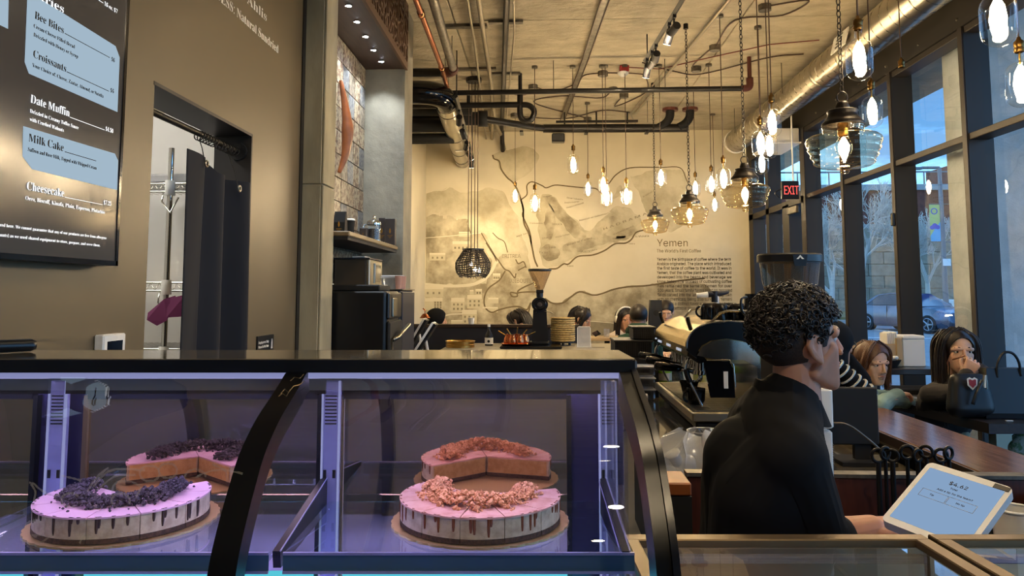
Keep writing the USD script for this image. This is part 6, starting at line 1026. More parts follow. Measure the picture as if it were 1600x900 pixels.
# ------------------------------------------------------------------ people
MF = manifold3d.Manifold
def msph(p, r, n=18, s=None):
    m = MF.sphere(r, n)
    if s is not None: m = m.scale(tuple(map(float, s)))
    return m.translate(tuple(map(float, p)))
def hull(*pr, n=18): return MF.batch_hull([msph(p, r, n) for p, r in pr])
def add_all(L): return MF.batch_boolean(L, manifold3d.OpType.Add)
def to_tri(m, edge, it=8, fil='taubin'):
    m = m.refine_to_length(edge).to_mesh(); t = trimesh.Trimesh(np.array(m.vert_properties[:, :3]), np.array(m.tri_verts), process=True)
    if it: trimesh.smoothing.filter_taubin(t, lamb=0.5, nu=0.53, iterations=it)
    return t
def xf(P, T): P = np.atleast_2d(np.asarray(P, float)); return P @ T[:3, :3].T + T[:3, 3]
def head_frame(c, yaw, pitch=0.0, roll=0.0, s=1.0):
    """face looks along +x of the frame; yaw is measured from world +x towards +y"""
    R = trimesh.transformations.euler_matrix(roll, -pitch, yaw, 'sxyz'); R[:3, :3] *= s; R[:3, 3] = c; return R
def mtrans(m, T): return m.transform(np.asarray(T)[:3, :4])
def head_solid(female=False):
    w = 0.94 if female else 1.0
    P = [msph((-0.012, 0, 0.034), 1, 40, (0.097, 0.076 * w, 0.086)), msph((0.028, 0, -0.018), 1, 36, (0.060, 0.060 * w, 0.084)),
         hull(((0.068, 0, -0.098), 0.017), ((0.060, 0.018 * w, -0.098), 0.016), ((0.060, -0.018 * w, -0.098), 0.016), ((0.0, 0.048 * w, -0.062), 0.017), ((0.0, -0.048 * w, -0.062), 0.017), ((0.05, 0.042 * w, -0.015), 0.02), ((0.05, -0.042 * w, -0.015), 0.02)),
         hull(((0.078, 0.03, 0.024), 0.0125), ((0.078, -0.03, 0.024), 0.0125), ((0.066, 0.045, 0.02), 0.012), ((0.066, -0.045, 0.02), 0.012)),
         hull(((0.088, 0, 0.014), 0.0075), ((0.1045, 0, -0.025), 0.0085), ((0.09, 0, -0.034), 0.009)), hull(((0.0995, 0.0, -0.028), 0.0075), ((0.096, 0.013, -0.032), 0.0062), ((0.096, -0.013, -0.032), 0.0062)),
         hull(((0.0885, 0, -0.0555), 0.0055), ((0.080, 0.021, -0.060), 0.004), ((0.080, -0.021, -0.060), 0.004)), hull(((0.0865, 0, -0.0675), 0.0063), ((0.079, 0.018, -0.064), 0.0045), ((0.079, -0.018, -0.064), 0.0045)),
         hull(((-0.018, 0, -0.055), 0.052 * w), ((-0.03, 0, -0.165), 0.055 * w))]
    for s in (-1, 1):
        P.append(hull(((0.0755, s * 0.02, 0.0155), 0.0045), ((0.0785, s * 0.032, 0.0175), 0.0045), ((0.070, s * 0.044, 0.0135), 0.0045)))
        ear = hull(((0.004, s * 0.073, 0.022), 0.007), ((-0.018, s * 0.081, 0.024), 0.0062), ((-0.025, s * 0.083, 0.006), 0.006), ((-0.014, s * 0.079, -0.018), 0.006), ((0.004, s * 0.073, -0.034), 0.0075), ((0.006, s * 0.071, -0.01), 0.006))
        ear = ear - msph((-0.006, s * 0.0895, 0.004), 1, 18, (0.011, 0.008, 0.018)); P.append(ear)
    return add_all(P)
HEAD = {f: head_solid(f) for f in (False, True)}
def hand_solid(W, d, up, curl=0.5, s=1.0, side=1):
    """W wrist, d pointing along the hand, up out of its back; side +1: thumb on cross(up, d)"""
    d = np.asarray(d, float) / np.linalg.norm(d); up = np.asarray(up, float); up -= d * (up @ d); up /= np.linalg.norm(up); y = np.cross(up, d) * side; q = lambda a, b, c: W + s * (a * d + b * y + c * up)
    L = [hull((q(0.005, 0.018, 0), 0.016 * s), (q(0.005, -0.018, 0), 0.016 * s), (q(0.082, 0.03, 0), 0.0125 * s), (q(0.078, -0.032, -0.002), 0.011 * s), n=14)]
    for k, (b, ln) in enumerate(((0.031, 0.9), (0.010, 1.0), (-0.012, 0.93), (-0.031, 0.74))):
        p = q(0.08 - 0.004 * (k == 3), b, 0); a = 0.25 * curl; r = 0.0092 * s; pts = [p]
        for i, l in enumerate((0.042, 0.028, 0.022)):
            a += curl * (0.75, 0.85, 0.6)[i]; p = p + s * ln * l * (math.cos(a) * d - math.sin(a) * up); pts.append(p)
        for i in range(3): L.append(hull((pts[i], r * (1 - 0.06 * i)), (pts[i + 1], r * (0.94 - 0.07 * i)), n=12))
    t0, t1, t2, t3 = q(0.02, 0.028, -0.006), q(0.048, 0.052, -0.016), q(0.074, 0.060, -0.026), q(0.096, 0.058, -0.034)
    L += [hull((t0, 0.015 * s), (t1, 0.0115 * s), n=12), hull((t1, 0.0112 * s), (t2, 0.0098 * s), n=12), hull((t2, 0.0096 * s), (t3, 0.0082 * s), n=12)]
    return add_all(L)
def V3(*a): return np.array(a, float)
def body_bones(J, k=1.0, pad=0.0, legs=True, arms=True, fore=True):
    """the trunk and limbs as tapered bones; pad thickens them into clothing"""
    g = lambda n: np.asarray(J[n], float); ch, pe, nb = g('chest'), g('pelvis'), g('neck'); sl, sr = g('shL'), g('shR'); ax = (sl - sr) / np.linalg.norm(sl - sr); e = pad; L = []
    C = [(ch + ax * 0.085 * k, 0.098 * k + e), (ch - ax * 0.085 * k, 0.098 * k + e)]; S = [(sl - ax * 0.02, 0.062 * k + e), (sr + ax * 0.02, 0.062 * k + e)]; wa = ch * 0.45 + pe * 0.55; Wt = [(wa + ax * 0.07 * k, 0.092 * k + e), (wa - ax * 0.07 * k, 0.092 * k + e)]; Pv = [(pe + ax * 0.08 * k, 0.105 * k + e), (pe - ax * 0.08 * k, 0.105 * k + e)]
    L += [hull(*C, *S), hull(*C, *Wt), hull(*Wt, *Pv), hull(*S, (nb, 0.058 * k + e * 0.6))]
    if arms:
        for s in 'LR':
            sh, el, wr = g('sh' + s), g('el' + s), g('wr' + s); L.append(hull((sh, 0.056 * k + e), (el, 0.040 * k + e)))
            if fore: L.append(hull((el, 0.040 * k + e), (wr, 0.027 * k + e)))
    if legs:
        for s in 'LR':
            hp, kn, an = g('hp' + s), g('kn' + s), g('an' + s); L += [hull((hp, 0.085 * k + e), (kn, 0.056 * k + e)), hull((kn, 0.055 * k + e), (an, 0.038 * k + e))]
    return L
def feet(J, yaw): return [hull((np.asarray(J['an' + s]) * [1, 1, 0] + V3(-0.03 * math.cos(yaw), -0.03 * math.sin(yaw), 0.045), 0.042), (np.asarray(J['an' + s]) * [1, 1, 0] + V3(0.15 * math.cos(yaw), 0.15 * math.sin(yaw), 0.03), 0.028)) for s in 'LR']
def skin_mat(name, col): pm(name, col, 0.5, noise=(30, 0.35, 0.7), col2=tuple(0.93 * c for c in col), subsurface_weight=0.12, subsurface_scale=0.01, subsurface_radius=(1.0, 0.35, 0.2))
skin_mat('skin_tan', (188, 136, 108)); skin_mat('skin_light', (222, 178, 152)); skin_mat('skin_mid', (198, 150, 122))
pm('eye_white', (225, 220, 214), 0.2); pm('iris', (46, 30, 20), 0.15); pm('brow', (30, 22, 18), 0.8); pm('lip', (176, 104, 92), 0.45)
pm('hair_black', (20, 16, 15), 0.42, noise=(60, 0.4, 0.6), col2=(40, 30, 26), stretch=(4, 4, 0.5)); pm('hair_brown', (66, 42, 28), 0.42, noise=(70, 0.35, 0.65), col2=(104, 68, 44), stretch=(4, 4, 0.5)); pm('hair_curl', (30, 22, 17), 0.38); pm('hair_fade', (52, 38, 31), 0.7, noise=(300, 0.4, 0.6), col2=(34, 25, 21))
pm('cloth_black', (13, 13, 15), 0.9, specular_ior_level=0.25, bump=(260, 0.12, 0.001)); pm('cloth_teal', (136, 164, 158), 0.85, bump=(200, 0.12, 0.001)); pm('cloth_grey', (52, 50, 52), 0.9); pm('cloth_green', (30, 62, 48), 0.9); pm('cloth_white', (214, 204, 190), 0.9); pm('cloth_beige', (160, 146, 120), 0.9); pm('cloth_cream', (206, 192, 166), 0.9); pm('stripe_white', (225, 225, 222), 0.85); pm('shoe', (60, 62, 58), 0.6)
def face(t, T, body, lips=True, brow='brow'):
    for s in (-1, 1):
        e = t.add('eye', ball((0, 0, 0), 1, 2, (0.0110, 0.0125, 0.0090)).apply_transform(T @ trimesh.transformations.translation_matrix((0.0672, s * 0.031, 0.0065))), 'eye_white', True, under=body)
        t.add('iris', ball((0, 0, 0), 0.0058, 2, (0.5, 1, 1)).apply_transform(T @ trimesh.transformations.translation_matrix((0.0762, s * 0.0305, 0.0065))), 'iris', True, under=body)
        t.add('eyebrow', tube(xf([(0.0862, s * 0.013, 0.026), (0.0868, s * 0.026, 0.031), (0.078, s * 0.046, 0.0275)], T), [0.0032, 0.0036, 0.0018], 6), brow, True, under=body)
    if lips: t.add('lips', M(tube(xf([(0.0815, 0.02, -0.0605), (0.0922, 0.006, -0.0555), (0.0922, -0.006, -0.0555), (0.0815, -0.02, -0.0605)], T), [0.0015, 0.0028, 0.0028, 0.0015], 8), tube(xf([(0.0805, 0.018, -0.0645), (0.0912, 0, -0.068), (0.0805, -0.018, -0.0645)], T), [0.0015, 0.0034, 0.0015], 8)), 'lip', True, under=body)
def hair_long(t, T, body, mat, drops, seed, part=0.0, r=0.014, crown=1.0):
    """a cap that leaves the face free, plus locks that fall from the parting along given drop points in head space"""
    g = np.random.default_rng(seed)
    cap = msph((-0.016, 0, 0.040), 1, 44, (0.108 * crown, 0.089 * crown, 0.094 * crown)) - msph((0.088, 0, -0.02), 1, 36, (0.080, 0.074, 0.104)) - MF.cube((0.4, 0.4, 0.3)).translate((-0.2, -0.2, -0.34))
    m = to_tri(mtrans(cap, T), 0.012, 3); d = meshkit.fbm(np.asarray(m.vertices) * [90, 90, 25], 3, seed) - 0.5; m.vertices += m.vertex_normals * (d * 0.006)[:, None]
    hp = t.add('hair', m, mat, True, under=body); L = []
    for path, n, w in drops:
        P = np.asarray(path, float)
        for _ in range(n * 4):
            off = g.normal(0, w, 3) * [1, 1, 0.5]; Q = spline(P + off + np.linspace(0, 1, len(P))[:, None] * g.normal(0, w * 0.7, 3), 5); k = len(Q); rr = 0.42 * r * g.uniform(0.6, 1.2) * np.interp(np.linspace(0, 1, k), [0, 0.15, 0.75, 1], [0.5, 1, 0.9, 0.25]); L.append(tube(xf(Q, T), rr, 5))
    if L: t.add('lock', M(L), mat, True, under=hp, kind='stuff')
    return hp
# ---------------------------------------------------------------- the man in black behind the cases
YAWB = math.radians(13); hc = aty(1274, 545, 1.655); hc = hc + V3(-0.010, 0.076, 0.003)
T = head_frame(hc, YAWB, math.radians(8), 0, 0.95)
fw_, rt_ = V3(math.cos(-0.06), math.sin(-0.06), 0), V3(math.sin(-0.06), -math.cos(-0.06), 0)
nb = xf((-0.050, 0, -0.125), T)[0]; c0 = nb + V3(-0.055, 0.01, -0.16)
J = dict(neck=nb, chest=c0 + V3(-0.01, 0, -0.03), pelvis=V3(c0[0] - 0.03, c0[1] + 0.02, 0.82), shR=nb + rt_ * 0.145 + V3(-0.035, 0.01, -0.095), shL=nb - rt_ * 0.15 + V3(-0.03, 0, -0.08), elR=aty(1282, 842, 1.60), wrR=aty(1362, 826, 1.63), elL=nb - rt_ * 0.19 + V3(0.02, 0.02, -0.36), wrL=nb - rt_ * 0.10 + V3(0.24, 0.03, -0.37),
         hpL=V3(c0[0] - 0.06, c0[1] + 0.10, 0.78), hpR=V3(c0[0], c0[1] - 0.04, 0.78), knL=V3(c0[0] - 0.05, c0[1] + 0.11, 0.42), knR=V3(c0[0] + 0.01, c0[1] - 0.05, 0.42), anL=V3(c0[0] - 0.07, c0[1] + 0.11, 0.09), anR=V3(c0[0] - 0.01, c0[1] - 0.05, 0.09))
t = Thing('person', 'young man with dark curly hair in a black polo shirt, in profile behind the cases', 'person', V3(c0[0], c0[1], 0))
hR = hand_solid(J['wrR'], (1, 0.15, -0.04), (0.0, -0.25, 1), 0.35, 0.95, 1); hL = hand_solid(J['wrL'], (1, -0.2, -0.1), (0, 0.2, 1), 0.5, 0.95, -1)
bd = t.add('body', to_tri(add_all([mtrans(HEAD[False], T), hR, hL] + body_bones(J)), 0.0055, 7), 'skin_tan', True)
face(t, T, bd)
torso = body_bones(J, 1.0, 0.014, legs=False, fore=False) + [hull((J['elR'] * 0.92 + J['shR'] * 0.08, 0.055), (J['elR'] + (J['wrR'] - J['elR']) * 0.25, 0.045))]
torso.append(hull((nb - fw_ * 0.02 + V3(0, 0, -0.03), 0.082), (J['shL'] - fw_ * 0.005, 0.074), (J['shR'], 0.072)))
torso.append(hull((J['chest'] - fw_ * 0.005 + V3(0, 0, 0.05), 0.115), (J['chest'] + V3(0, 0, -0.14), 0.118)))
sm = to_tri(add_all(torso), 0.012, 40); P_ = np.asarray(sm.vertices); n_ = meshkit.fbm(P_ * [9, 9, 5], 3, 4) - 0.5 + 0.5 * (meshkit.fbm(P_ * [16, 16, 4] + P_[:, [2, 0, 1]] * 14, 2, 9) - 0.5); sm.vertices = P_ + sm.vertex_normals * (n_ * 0.012 + 0.003)[:, None]
t.add('polo_shirt', sm, 'cloth_black', True, under=bd)
ca = [(nb + V3(0, 0, 0.028) + 0.068 * math.cos(a) * fw_ + 0.066 * math.sin(a) * rt_ + V3(0, 0, -0.022 * math.cos(a) - 0.0)) for a in np.linspace(0.25, 2 * PI - 0.25, 30)]
ci = [p + V3(0, 0, -0.062 if False else -0.055) + (p - nb) * [0.30, 0.30, 0] for p in ca]; ct = [p + (p - nb) * [-0.06, -0.06, 0] + V3(0, 0, -0.004) for p in ca]
t.add('collar', sheet([ct, ca, ci], 0.004), 'cloth_black', 40, under=bd)
t.add('trousers', to_tri(add_all(body_bones(J, 1.0, 0.012, arms=False)[1:3] + body_bones(J, 1.0, 0.012, arms=False)[4:]), 0.03, 4), 'cloth_black', True, under=bd); t.add('shoes', to_tri(add_all(feet(J, 0.3)), 0.02, 2), 'shoe', True, under=bd)
# short sides, then curls on top
cap = msph((-0.014, 0, 0.036), 1, 44, (0.1000, 0.0788, 0.089)) - msph((0.088, 0, -0.01), 1, 36, (0.072, 0.085, 0.098)) - MF.cube((0.2, 0.4, 0.2)).translate((-0.012, -0.2, -0.205)) - MF.cube((0.3, 0.4, 0.2)).translate((-0.25, -0.2, -0.255)) - msph((-0.004, -0.08, -0.012), 0.032, 18) - msph((-0.004, 0.08, -0.012), 0.032, 18)
hp = t.add('hair_sides', to_tri(mtrans(cap, T), 0.006, 3), 'hair_fade', True, under=bd)
top = msph((-0.008, 0, 0.048), 1, 44, (0.106, 0.085, 0.094)) - MF.cube((0.4, 0.4, 0.2)).translate((-0.2, -0.2, -0.155)) - MF.batch_hull([msph((-0.02, s, -0.02), 0.05, 12) for s in (-0.12, 0.12)]) - msph((0.10, 0, -0.025), 1, 30, (0.062, 0.09, 0.092))
tmh = to_tri(mtrans(top, T), 0.007, 3); q_ = np.asarray(tmh.vertices); tmh.vertices = q_ + tmh.vertex_normals * ((meshkit.fbm(q_ * 95, 2, 3) - 0.45) * 0.018)[:, None]; t.add('hair_mass', tmh, 'hair_curl', True, under=hp)
g = np.random.default_rng(11); CU = []
while len(CU) < 1000:
    v = g.normal(size=3); v /= np.linalg.norm(v); p = V3(-0.008, 0, 0.048) + v * [0.104, 0.084, 0.092]
    lim = 0.036 + 0.010 * g.normal() + (0.02 if p[0] > 0.03 else 0.0) - (0.022 if p[0] < -0.06 else 0)
    if p[2] < lim or (p[0] > 0.085 and p[2] < 0.075): continue
    u, w, d = frame_of(v + g.normal(0, 0.5, 3)); R0 = g.uniform(0.0045, 0.0085); tw = g.uniform(1.2, 2.3) * 2 * PI; ln = g.uniform(0.008, 0.02); s = np.linspace(0, 1, 13)
    Q = p - v * 0.004 + np.outer(s * ln, d) + R0 * (np.outer(np.cos(s * tw + 1) , u) + np.outer(np.sin(s * tw + 1), w)); CU.append(tube(xf(Q, T), 0.0021 * np.interp(s, [0, .2, .8, 1], [.7, 1, 1, .4]), 5, caps=False))
t.add('curls', M(CU), 'hair_curl', True, under=hp, kind='stuff')
# ---------------------------------------------------------------- seated guests
def seated(label, hc, yaw, pitch, skin, cloth, hairfn, arms=None, s=1.0, seat=0.45, pants='cloth_black', roll=0.0, lean=0.06, female=True, body_yaw=None, legs=True, sleeve=True, seat_dx=0.0):
    T = head_frame(hc, yaw, pitch, roll, s); by = yaw if body_yaw is None else body_yaw; f = V3(math.cos(by), math.sin(by), 0); l = V3(-math.sin(by), math.cos(by), 0); nb = xf((-0.035, 0, -0.165), T)[0]
    pe = V3(nb[0], nb[1], seat + 0.12) - f * (lean + 0.08); ch = nb * 0.68 + pe * 0.32 - f * 0.005
    J = dict(neck=nb, chest=ch, pelvis=pe, shL=nb + l * 0.155 * s - V3(0, 0, 0.065), shR=nb - l * 0.155 * s - V3(0, 0, 0.065))
    A = arms or dict(elL=nb + l * 0.2 + f * 0.10 - V3(0, 0, 0.30), wrL=nb + l * 0.06 + f * 0.28 - V3(0, 0, 0.30), elR=nb - l * 0.2 + f * 0.10 - V3(0, 0, 0.30), wrR=nb - l * 0.06 + f * 0.28 - V3(0, 0, 0.30)); J |= A
    for q, sg in (('L', 1), ('R', -1)): J |= {'hp' + q: pe + l * 0.09 * sg - V3(0, 0, 0.02), 'kn' + q: pe + l * 0.11 * sg + f * 0.40 - V3(0, 0, 0.02), 'an' + q: V3(*(pe + l * 0.11 * sg + f * 0.42)[:2], 0.09)}
    t = Thing('person', label, 'person', V3(pe[0], pe[1], 0)); HS = []
    for q, sg in (('L', 1), ('R', -1)):
        d = np.asarray(J['hd' + q], float) if 'hd' + q in J else (J['wr' + q] - J['el' + q]); HS.append(hand_solid(np.asarray(J['wr' + q], float), d, J.get('up' + q, V3(0, 0, 1)), J.get('curl', 0.6), 0.88 * s, -sg if False else sg * -1))
    bd = t.add('body', to_tri(add_all([mtrans(HEAD[female], T)] + HS + body_bones(J, s * 0.9, legs=legs)), 0.009, 6), skin, True); face(t, T, bd)
    cl = body_bones(J, s * 0.88, 0.012, legs=False, fore=sleeve); sm = to_tri(add_all(cl), 0.016, 8); P_ = np.asarray(sm.vertices); sm.vertices = P_ + sm.vertex_normals * ((meshkit.fbm(P_ * 14, 3, 5) - 0.5) * 0.02)[:, None]; t.add('sweater', sm, cloth, True, under=bd)
    if legs:
        B = body_bones(J, s * 0.9, 0.012, arms=False); t.add('trousers', to_tri(add_all([B[2]] + B[4:]), 0.03, 4), pants, True, under=bd); t.add('shoes', to_tri(add_all(feet(J, by)), 0.02, 2), 'shoe', True, under=bd)
    hairfn(t, T, bd); return t, T, bd, J
SIDE = lambda s, L=0.24, x=0.0: [(0.01, s * 0.012, 0.131), (0.032 + x, s * 0.070, 0.075), (0.02 + x, s * 0.088, -0.03), (0.015 + x, s * 0.09, -0.03 - L * 0.5), (0.03 + x, s * 0.085, -0.03 - L)]
BACK = lambda y, L=0.24: [(-0.05, y * 0.5, 0.12), (-0.105, y, 0.05), (-0.105, y * 1.15, -0.05), (-0.09, y * 1.2, -0.05 - L * 0.5), (-0.085, y * 1.1, -0.05 - L)]
def hair_a(t, T, b): hair_long(t, T, b, 'hair_brown', [(SIDE(1, 0.11), 16, 0.008), (SIDE(-1, 0.11), 18, 0.008), (BACK(0.0, 0.1), 16, 0.014), (BACK(0.055, 0.1), 12, 0.01), (BACK(-0.055, 0.1), 12, 0.01)], 21, r=0.013)
def hair_b(t, T, b): hair_long(t, T, b, 'hair_black', [(SIDE(1, 0.28), 16, 0.009), (SIDE(-1, 0.3, -0.01), 22, 0.011), (BACK(0.0, 0.32), 16, 0.014), (BACK(0.055, 0.32), 14, 0.012), (BACK(-0.06, 0.34), 18, 0.014)], 22, r=0.015)
# woman in the teal sweatshirt
h1 = aty(1363, 568, 4.45); nb1 = h1 - V3(0, 0, 0.165)
ex = dict(elL=aty(1416, 626, 4.55), wrL=aty(1397, 623, 4.33), elR=aty(1376, 634, 4.22), wrR=aty(1402, 617, 4.38), hdL=V3(-0.5, -0.4, 0.05), hdR=V3(0.7, 0.5, 0.05), curl=0.5)
seated('woman with shoulder length brown hair and pale teal sweatshirt, arms folded', h1, math.radians(-72), math.radians(-8), 'skin_light', 'cloth_teal', hair_a, ex, 0.97, seat=0.50, body_yaw=math.radians(-12))
# woman resting her chin on her hands
h2 = aty(1497, 551, 4.3)
ex = dict(elL=aty(1552, 598, 4.25), wrL=aty(1532, 578, 4.2), elR=aty(1492, 614, 4.18), wrR=aty(1511, 586, 4.16), hdL=V3(-0.8, -0.1, 0.25), hdR=V3(0.35, -0.05, 0.7), upL=V3(0, -0.8, 0.6), upR=V3(-0.3, -1, 0), curl=1.0)
t2, T2, b2, J2 = seated('woman with long black hair resting her chin on clasped hands', h2, math.radians(-98), math.radians(2), 'skin_light', 'cloth_grey', hair_b, ex, 1.0, seat=0.50, pants='cloth_beige', body_yaw=math.radians(-85), lean=0.16)
t2.add('bracelet', tube([J2['wrR'] + 0.03 * (math.cos(a) * V3(1, 0, 0.2) + math.sin(a) * V3(0, 1, 0)) - V3(0, 0, 0.01) for a in np.linspace(0, 2 * PI, 16, endpoint=False)], 0.004, 6, closed=True), 'black_plastic', True, under=b2)
t2.add('pencil', cyl(aty(1488, 562, 4.16), aty(1508, 556, 4.14), 0.004, 6), 'orange_wood', True, under=b2)
# guest in striped sleeves, head hidden behind the man in black
h3 = aty(1302, 540, 4.15)
ex = dict(elL=aty(1350, 612, 4.05), wrL=aty(1300, 566, 4.05), elR=aty(1326, 644, 3.95), wrR=aty(1292, 604, 3.95), hdL=V3(-0.4, 0.1, 0.9), hdR=V3(-0.4, 0.1, 0.9), curl=0.8)
def hair_h(t, T, b):
    m = msph((-0.012, 0, 0.034), 1, 36, (0.118, 0.1, 0.108)) + MF.batch_hull([msph((-0.02, 0, -0.02), 0.09), msph((-0.04, 0, -0.15), 0.10)]) - msph((0.1, 0, -0.02), 1, 30, (0.09, 0.064, 0.1)); t.add('headscarf', to_tri(mtrans(m, T), 0.015, 5), 'cloth_black', True, under=b)
    t.add('glasses', M(*[tube(xf([(0.097, s * 0.034 + 0.022 * math.cos(a), 0.005 + 0.018 * math.sin(a)) for a in np.linspace(0, 2 * PI, 14, endpoint=False)], T), 0.002, 5, closed=True) for s in (-1, 1)], *[tube(xf([(0.094, s * 0.056, 0.008), (0.0, s * 0.085, 0.01)], T), 0.002, 5) for s in (-1, 1)], tube(xf([(0.098, 0.012, 0.01), (0.098, -0.012, 0.01)], T), 0.002, 5)), 'black_plastic', True, under=b)
t3, T3, b3, J3 = seated('guest in a black headscarf and shawl with black and white striped sleeves', h3, math.radians(15), 0, 'skin_mid', 'cloth_black', hair_h, ex, 1.0, seat=0.50, body_yaw=math.radians(-50), lean=0.02)
t3.add('shawl', to_tri(add_all([hull((aty(1326, 560, 4.17), 0.03), (aty(1350, 592, 4.17), 0.035), (aty(1357, 640, 4.17), 0.04), (aty(1338, 640, 4.17), 0.04)), hull((aty(1357, 640, 4.17), 0.04), (aty(1358, 700, 4.17), 0.045), (aty(1320, 700, 4.17), 0.05), (aty(1320, 620, 4.17), 0.05))]), 0.02, 5), 'cloth_black', True, under=b3)
for q in 'LR':
    a, b = np.asarray(J3['el' + q]), np.asarray(J3['wr' + q]); d = (b - a) / np.linalg.norm(b - a)
    for f in np.linspace(-0.02, 0.86, 6): r = (0.036 + 0.0165) * (1 - f) + (0.0243 + 0.0165) * f; t3.add('stripe', cyl(a + (b - a) * f - d * 0.0045, a + (b - a) * f + d * 0.0045, r + 0.004, 20), 'stripe_white', True, under=b3)
# guests by the mural
def hair_short(m='hair_black'): return lambda t, T, b: t.add('hair', to_tri(mtrans(msph((-0.016, 0, 0.040), 1, 30, (0.106, 0.086, 0.092)) - msph((0.085, 0, -0.04), 1, 24, (0.07, 0.08, 0.1)) - MF.cube((0.4, 0.4, 0.2)).translate((-0.2, -0.2, -0.22)), T), 0.02, 3), m, True, under=b)
def hair_bob(L=0.12, m='hair_black'): return lambda t, T, b: hair_long(t, T, b, m, [(SIDE(1, L), 8, 0.01), (SIDE(-1, L), 8, 0.01), (BACK(0, L), 8, 0.014), (BACK(0.055, L), 6, 0.01), (BACK(-0.055, L), 6, 0.01)], 31, r=0.018)
def scarf(m): return lambda t, T, b: t.add('headscarf', to_tri(mtrans(msph((-0.012, 0, 0.034), 1, 30, (0.116, 0.1, 0.106)) + MF.batch_hull([msph((-0.02, 0, -0.02), 0.09), msph((-0.04, 0, -0.15), 0.10)]) - msph((0.1, 0, -0.015), 1, 24, (0.085, 0.062, 0.095)), T), 0.02, 4), m, True, under=b)
hb = lambda x, y, Y: aty(x, y, Y)
seated('guest in a dark headscarf showing only head above the partition, at the far left', hb(683, 501, 8.4), math.radians(8), 0, 'skin_mid', 'cloth_black', scarf('cloth_black'), seat=0.42)
seated('guest with long dark hair bending behind the partition, left of the grinder', hb(810, 503, 8.4), math.radians(150), math.radians(-35), 'skin_mid', 'cloth_black', hair_bob(0.2), seat=0.42)
h = hb(908, 500, 8.2); seated('woman with dark hair and pale sleeves looking down at her phone', h, math.radians(-12), math.radians(-22), 'skin_mid', 'cloth_cream', hair_bob(0.26), seat=0.42, s=1.05)
h = hb(977, 499, 8.9)
tq, Tq, bq, Jq = seated('girl with headphones in a pale jacket beside the man in green', h, math.radians(-72), math.radians(-12), 'skin_mid', 'cloth_white', hair_bob(0.2), seat=0.42)
tq.add('headphones', M(tube(xf([(-0.01, 0.11 * math.cos(a), 0.03 + 0.115 * math.sin(a)) for a in np.linspace(0.0, PI, 14)], Tq), 0.011, 8), *[cyl(xf((-0.01, s * 0.085, 0.0), Tq)[0], xf((-0.01, s * 0.12, 0.0), Tq)[0], 0.04, 14) for s in (-1, 1)]), 'white_gloss', True, under=bq)
def hood(t, T, b): hair_short('hair_black')(t, T, b); t.add('hood', to_tri(mtrans(add_all([hull(((-0.07, 0.05, -0.10), 0.05), ((-0.07, -0.05, -0.10), 0.05), ((-0.09, 0, -0.15), 0.07)), hull(((0, 0.09, -0.13), 0.04), ((-0.07, 0.06, -0.11), 0.045)), hull(((0, -0.09, -0.13), 0.04), ((-0.07, -0.06, -0.11), 0.045))]), T), 0.02, 4), 'cloth_green', True, under=b)
seated('man in a dark green hooded top seen from behind', hb(998, 496, 7.9), math.radians(80), 0, 'skin_mid', 'cloth_green', hood, seat=0.42, s=1.08, female=False)
tq, Tq, bq, Jq = seated('woman in a black and white striped top beyond the espresso machine', hb(1041, 487, 8.6), math.radians(-100), math.radians(-20), 'skin_light', 'cloth_black', hair_short('hair_black'), seat=0.42)
for k in range(5):
    z = Jq['neck'][2] - 0.06 - 0.035 * k; tq.add('stripe', tube([(Jq['chest'][0] + 0.20 * math.cos(a), Jq['chest'][1] + 0.13 * math.sin(a), z) for a in np.linspace(0, 2 * PI, 24, endpoint=False)], 0.007, 6, closed=True), 'stripe_white', True, under=bq)
# ------------------------------------------------------------------ tables and things by the windows
pm('table_dark', (40, 34, 30), 0.3); pm('laptop_silver', (170, 176, 180), 0.3, metal=0.7); pm('leather_black', (18, 18, 20), 0.4, bump=(150, 0.15, 0.001))
ZT = 0.86
t = Thing('cafe_table', 'dark cafe table by the windows with laptop and bags on it', 'table', (2.4, 4.2, 0)); t.add('table_top', prism_z([(2.18, 3.87), (2.71, 3.90), (2.71, 4.33), (2.29, 4.36), (2.27, 4.66), (2.07, 4.68)], ZT - 0.05, ZT), 'table_dark'); t.add('edge_band', prism_z([(2.176, 3.866), (2.71, 3.896), (2.71, 3.90), (2.18, 3.87)], ZT - 0.048, ZT - 0.002), 'dark_wood')
t.add('pedestal', M(bx(2.36, 2.385, 4.13, 4.2, 0.03, ZT - 0.05), bx(2.385, 2.44, 4.13, 4.2, 0.03, ZT - 0.05)), 'brushed_steel'); t.add('foot', bx(2.22, 2.6, 4.0, 4.36, 0, 0.03, 0.01), 'black_matte')
t = Thing('laptop', 'open silver laptop on the dark table before the woman in teal', 'laptop', (2.17, 4.5, ZT)); a, b, c_ = atz(1404, 622, ZT + 0.008), atz(1449, 629, ZT + 0.008), atz(1478, 614, ZT + 0.008); d = c_ - b; Q = [a, b, b + d, a + d]
def slab4(Q, th): Q = np.asarray(Q, float); n = np.cross(Q[1] - Q[0], Q[3] - Q[0]); n /= np.linalg.norm(n); return trimesh.convex.convex_hull(np.vstack([Q, Q + n * th]))
bs = t.add('base', slab4(Q, 0.012), 'laptop_silver'); kk = [q + V3(0, 0, 0.0125) for q in Q]; cc = sum(kk) / 4; t.add('keyboard', slab4([cc + (q - cc) * 0.7 for q in kk], 0.001), 'black_matte', under=bs)
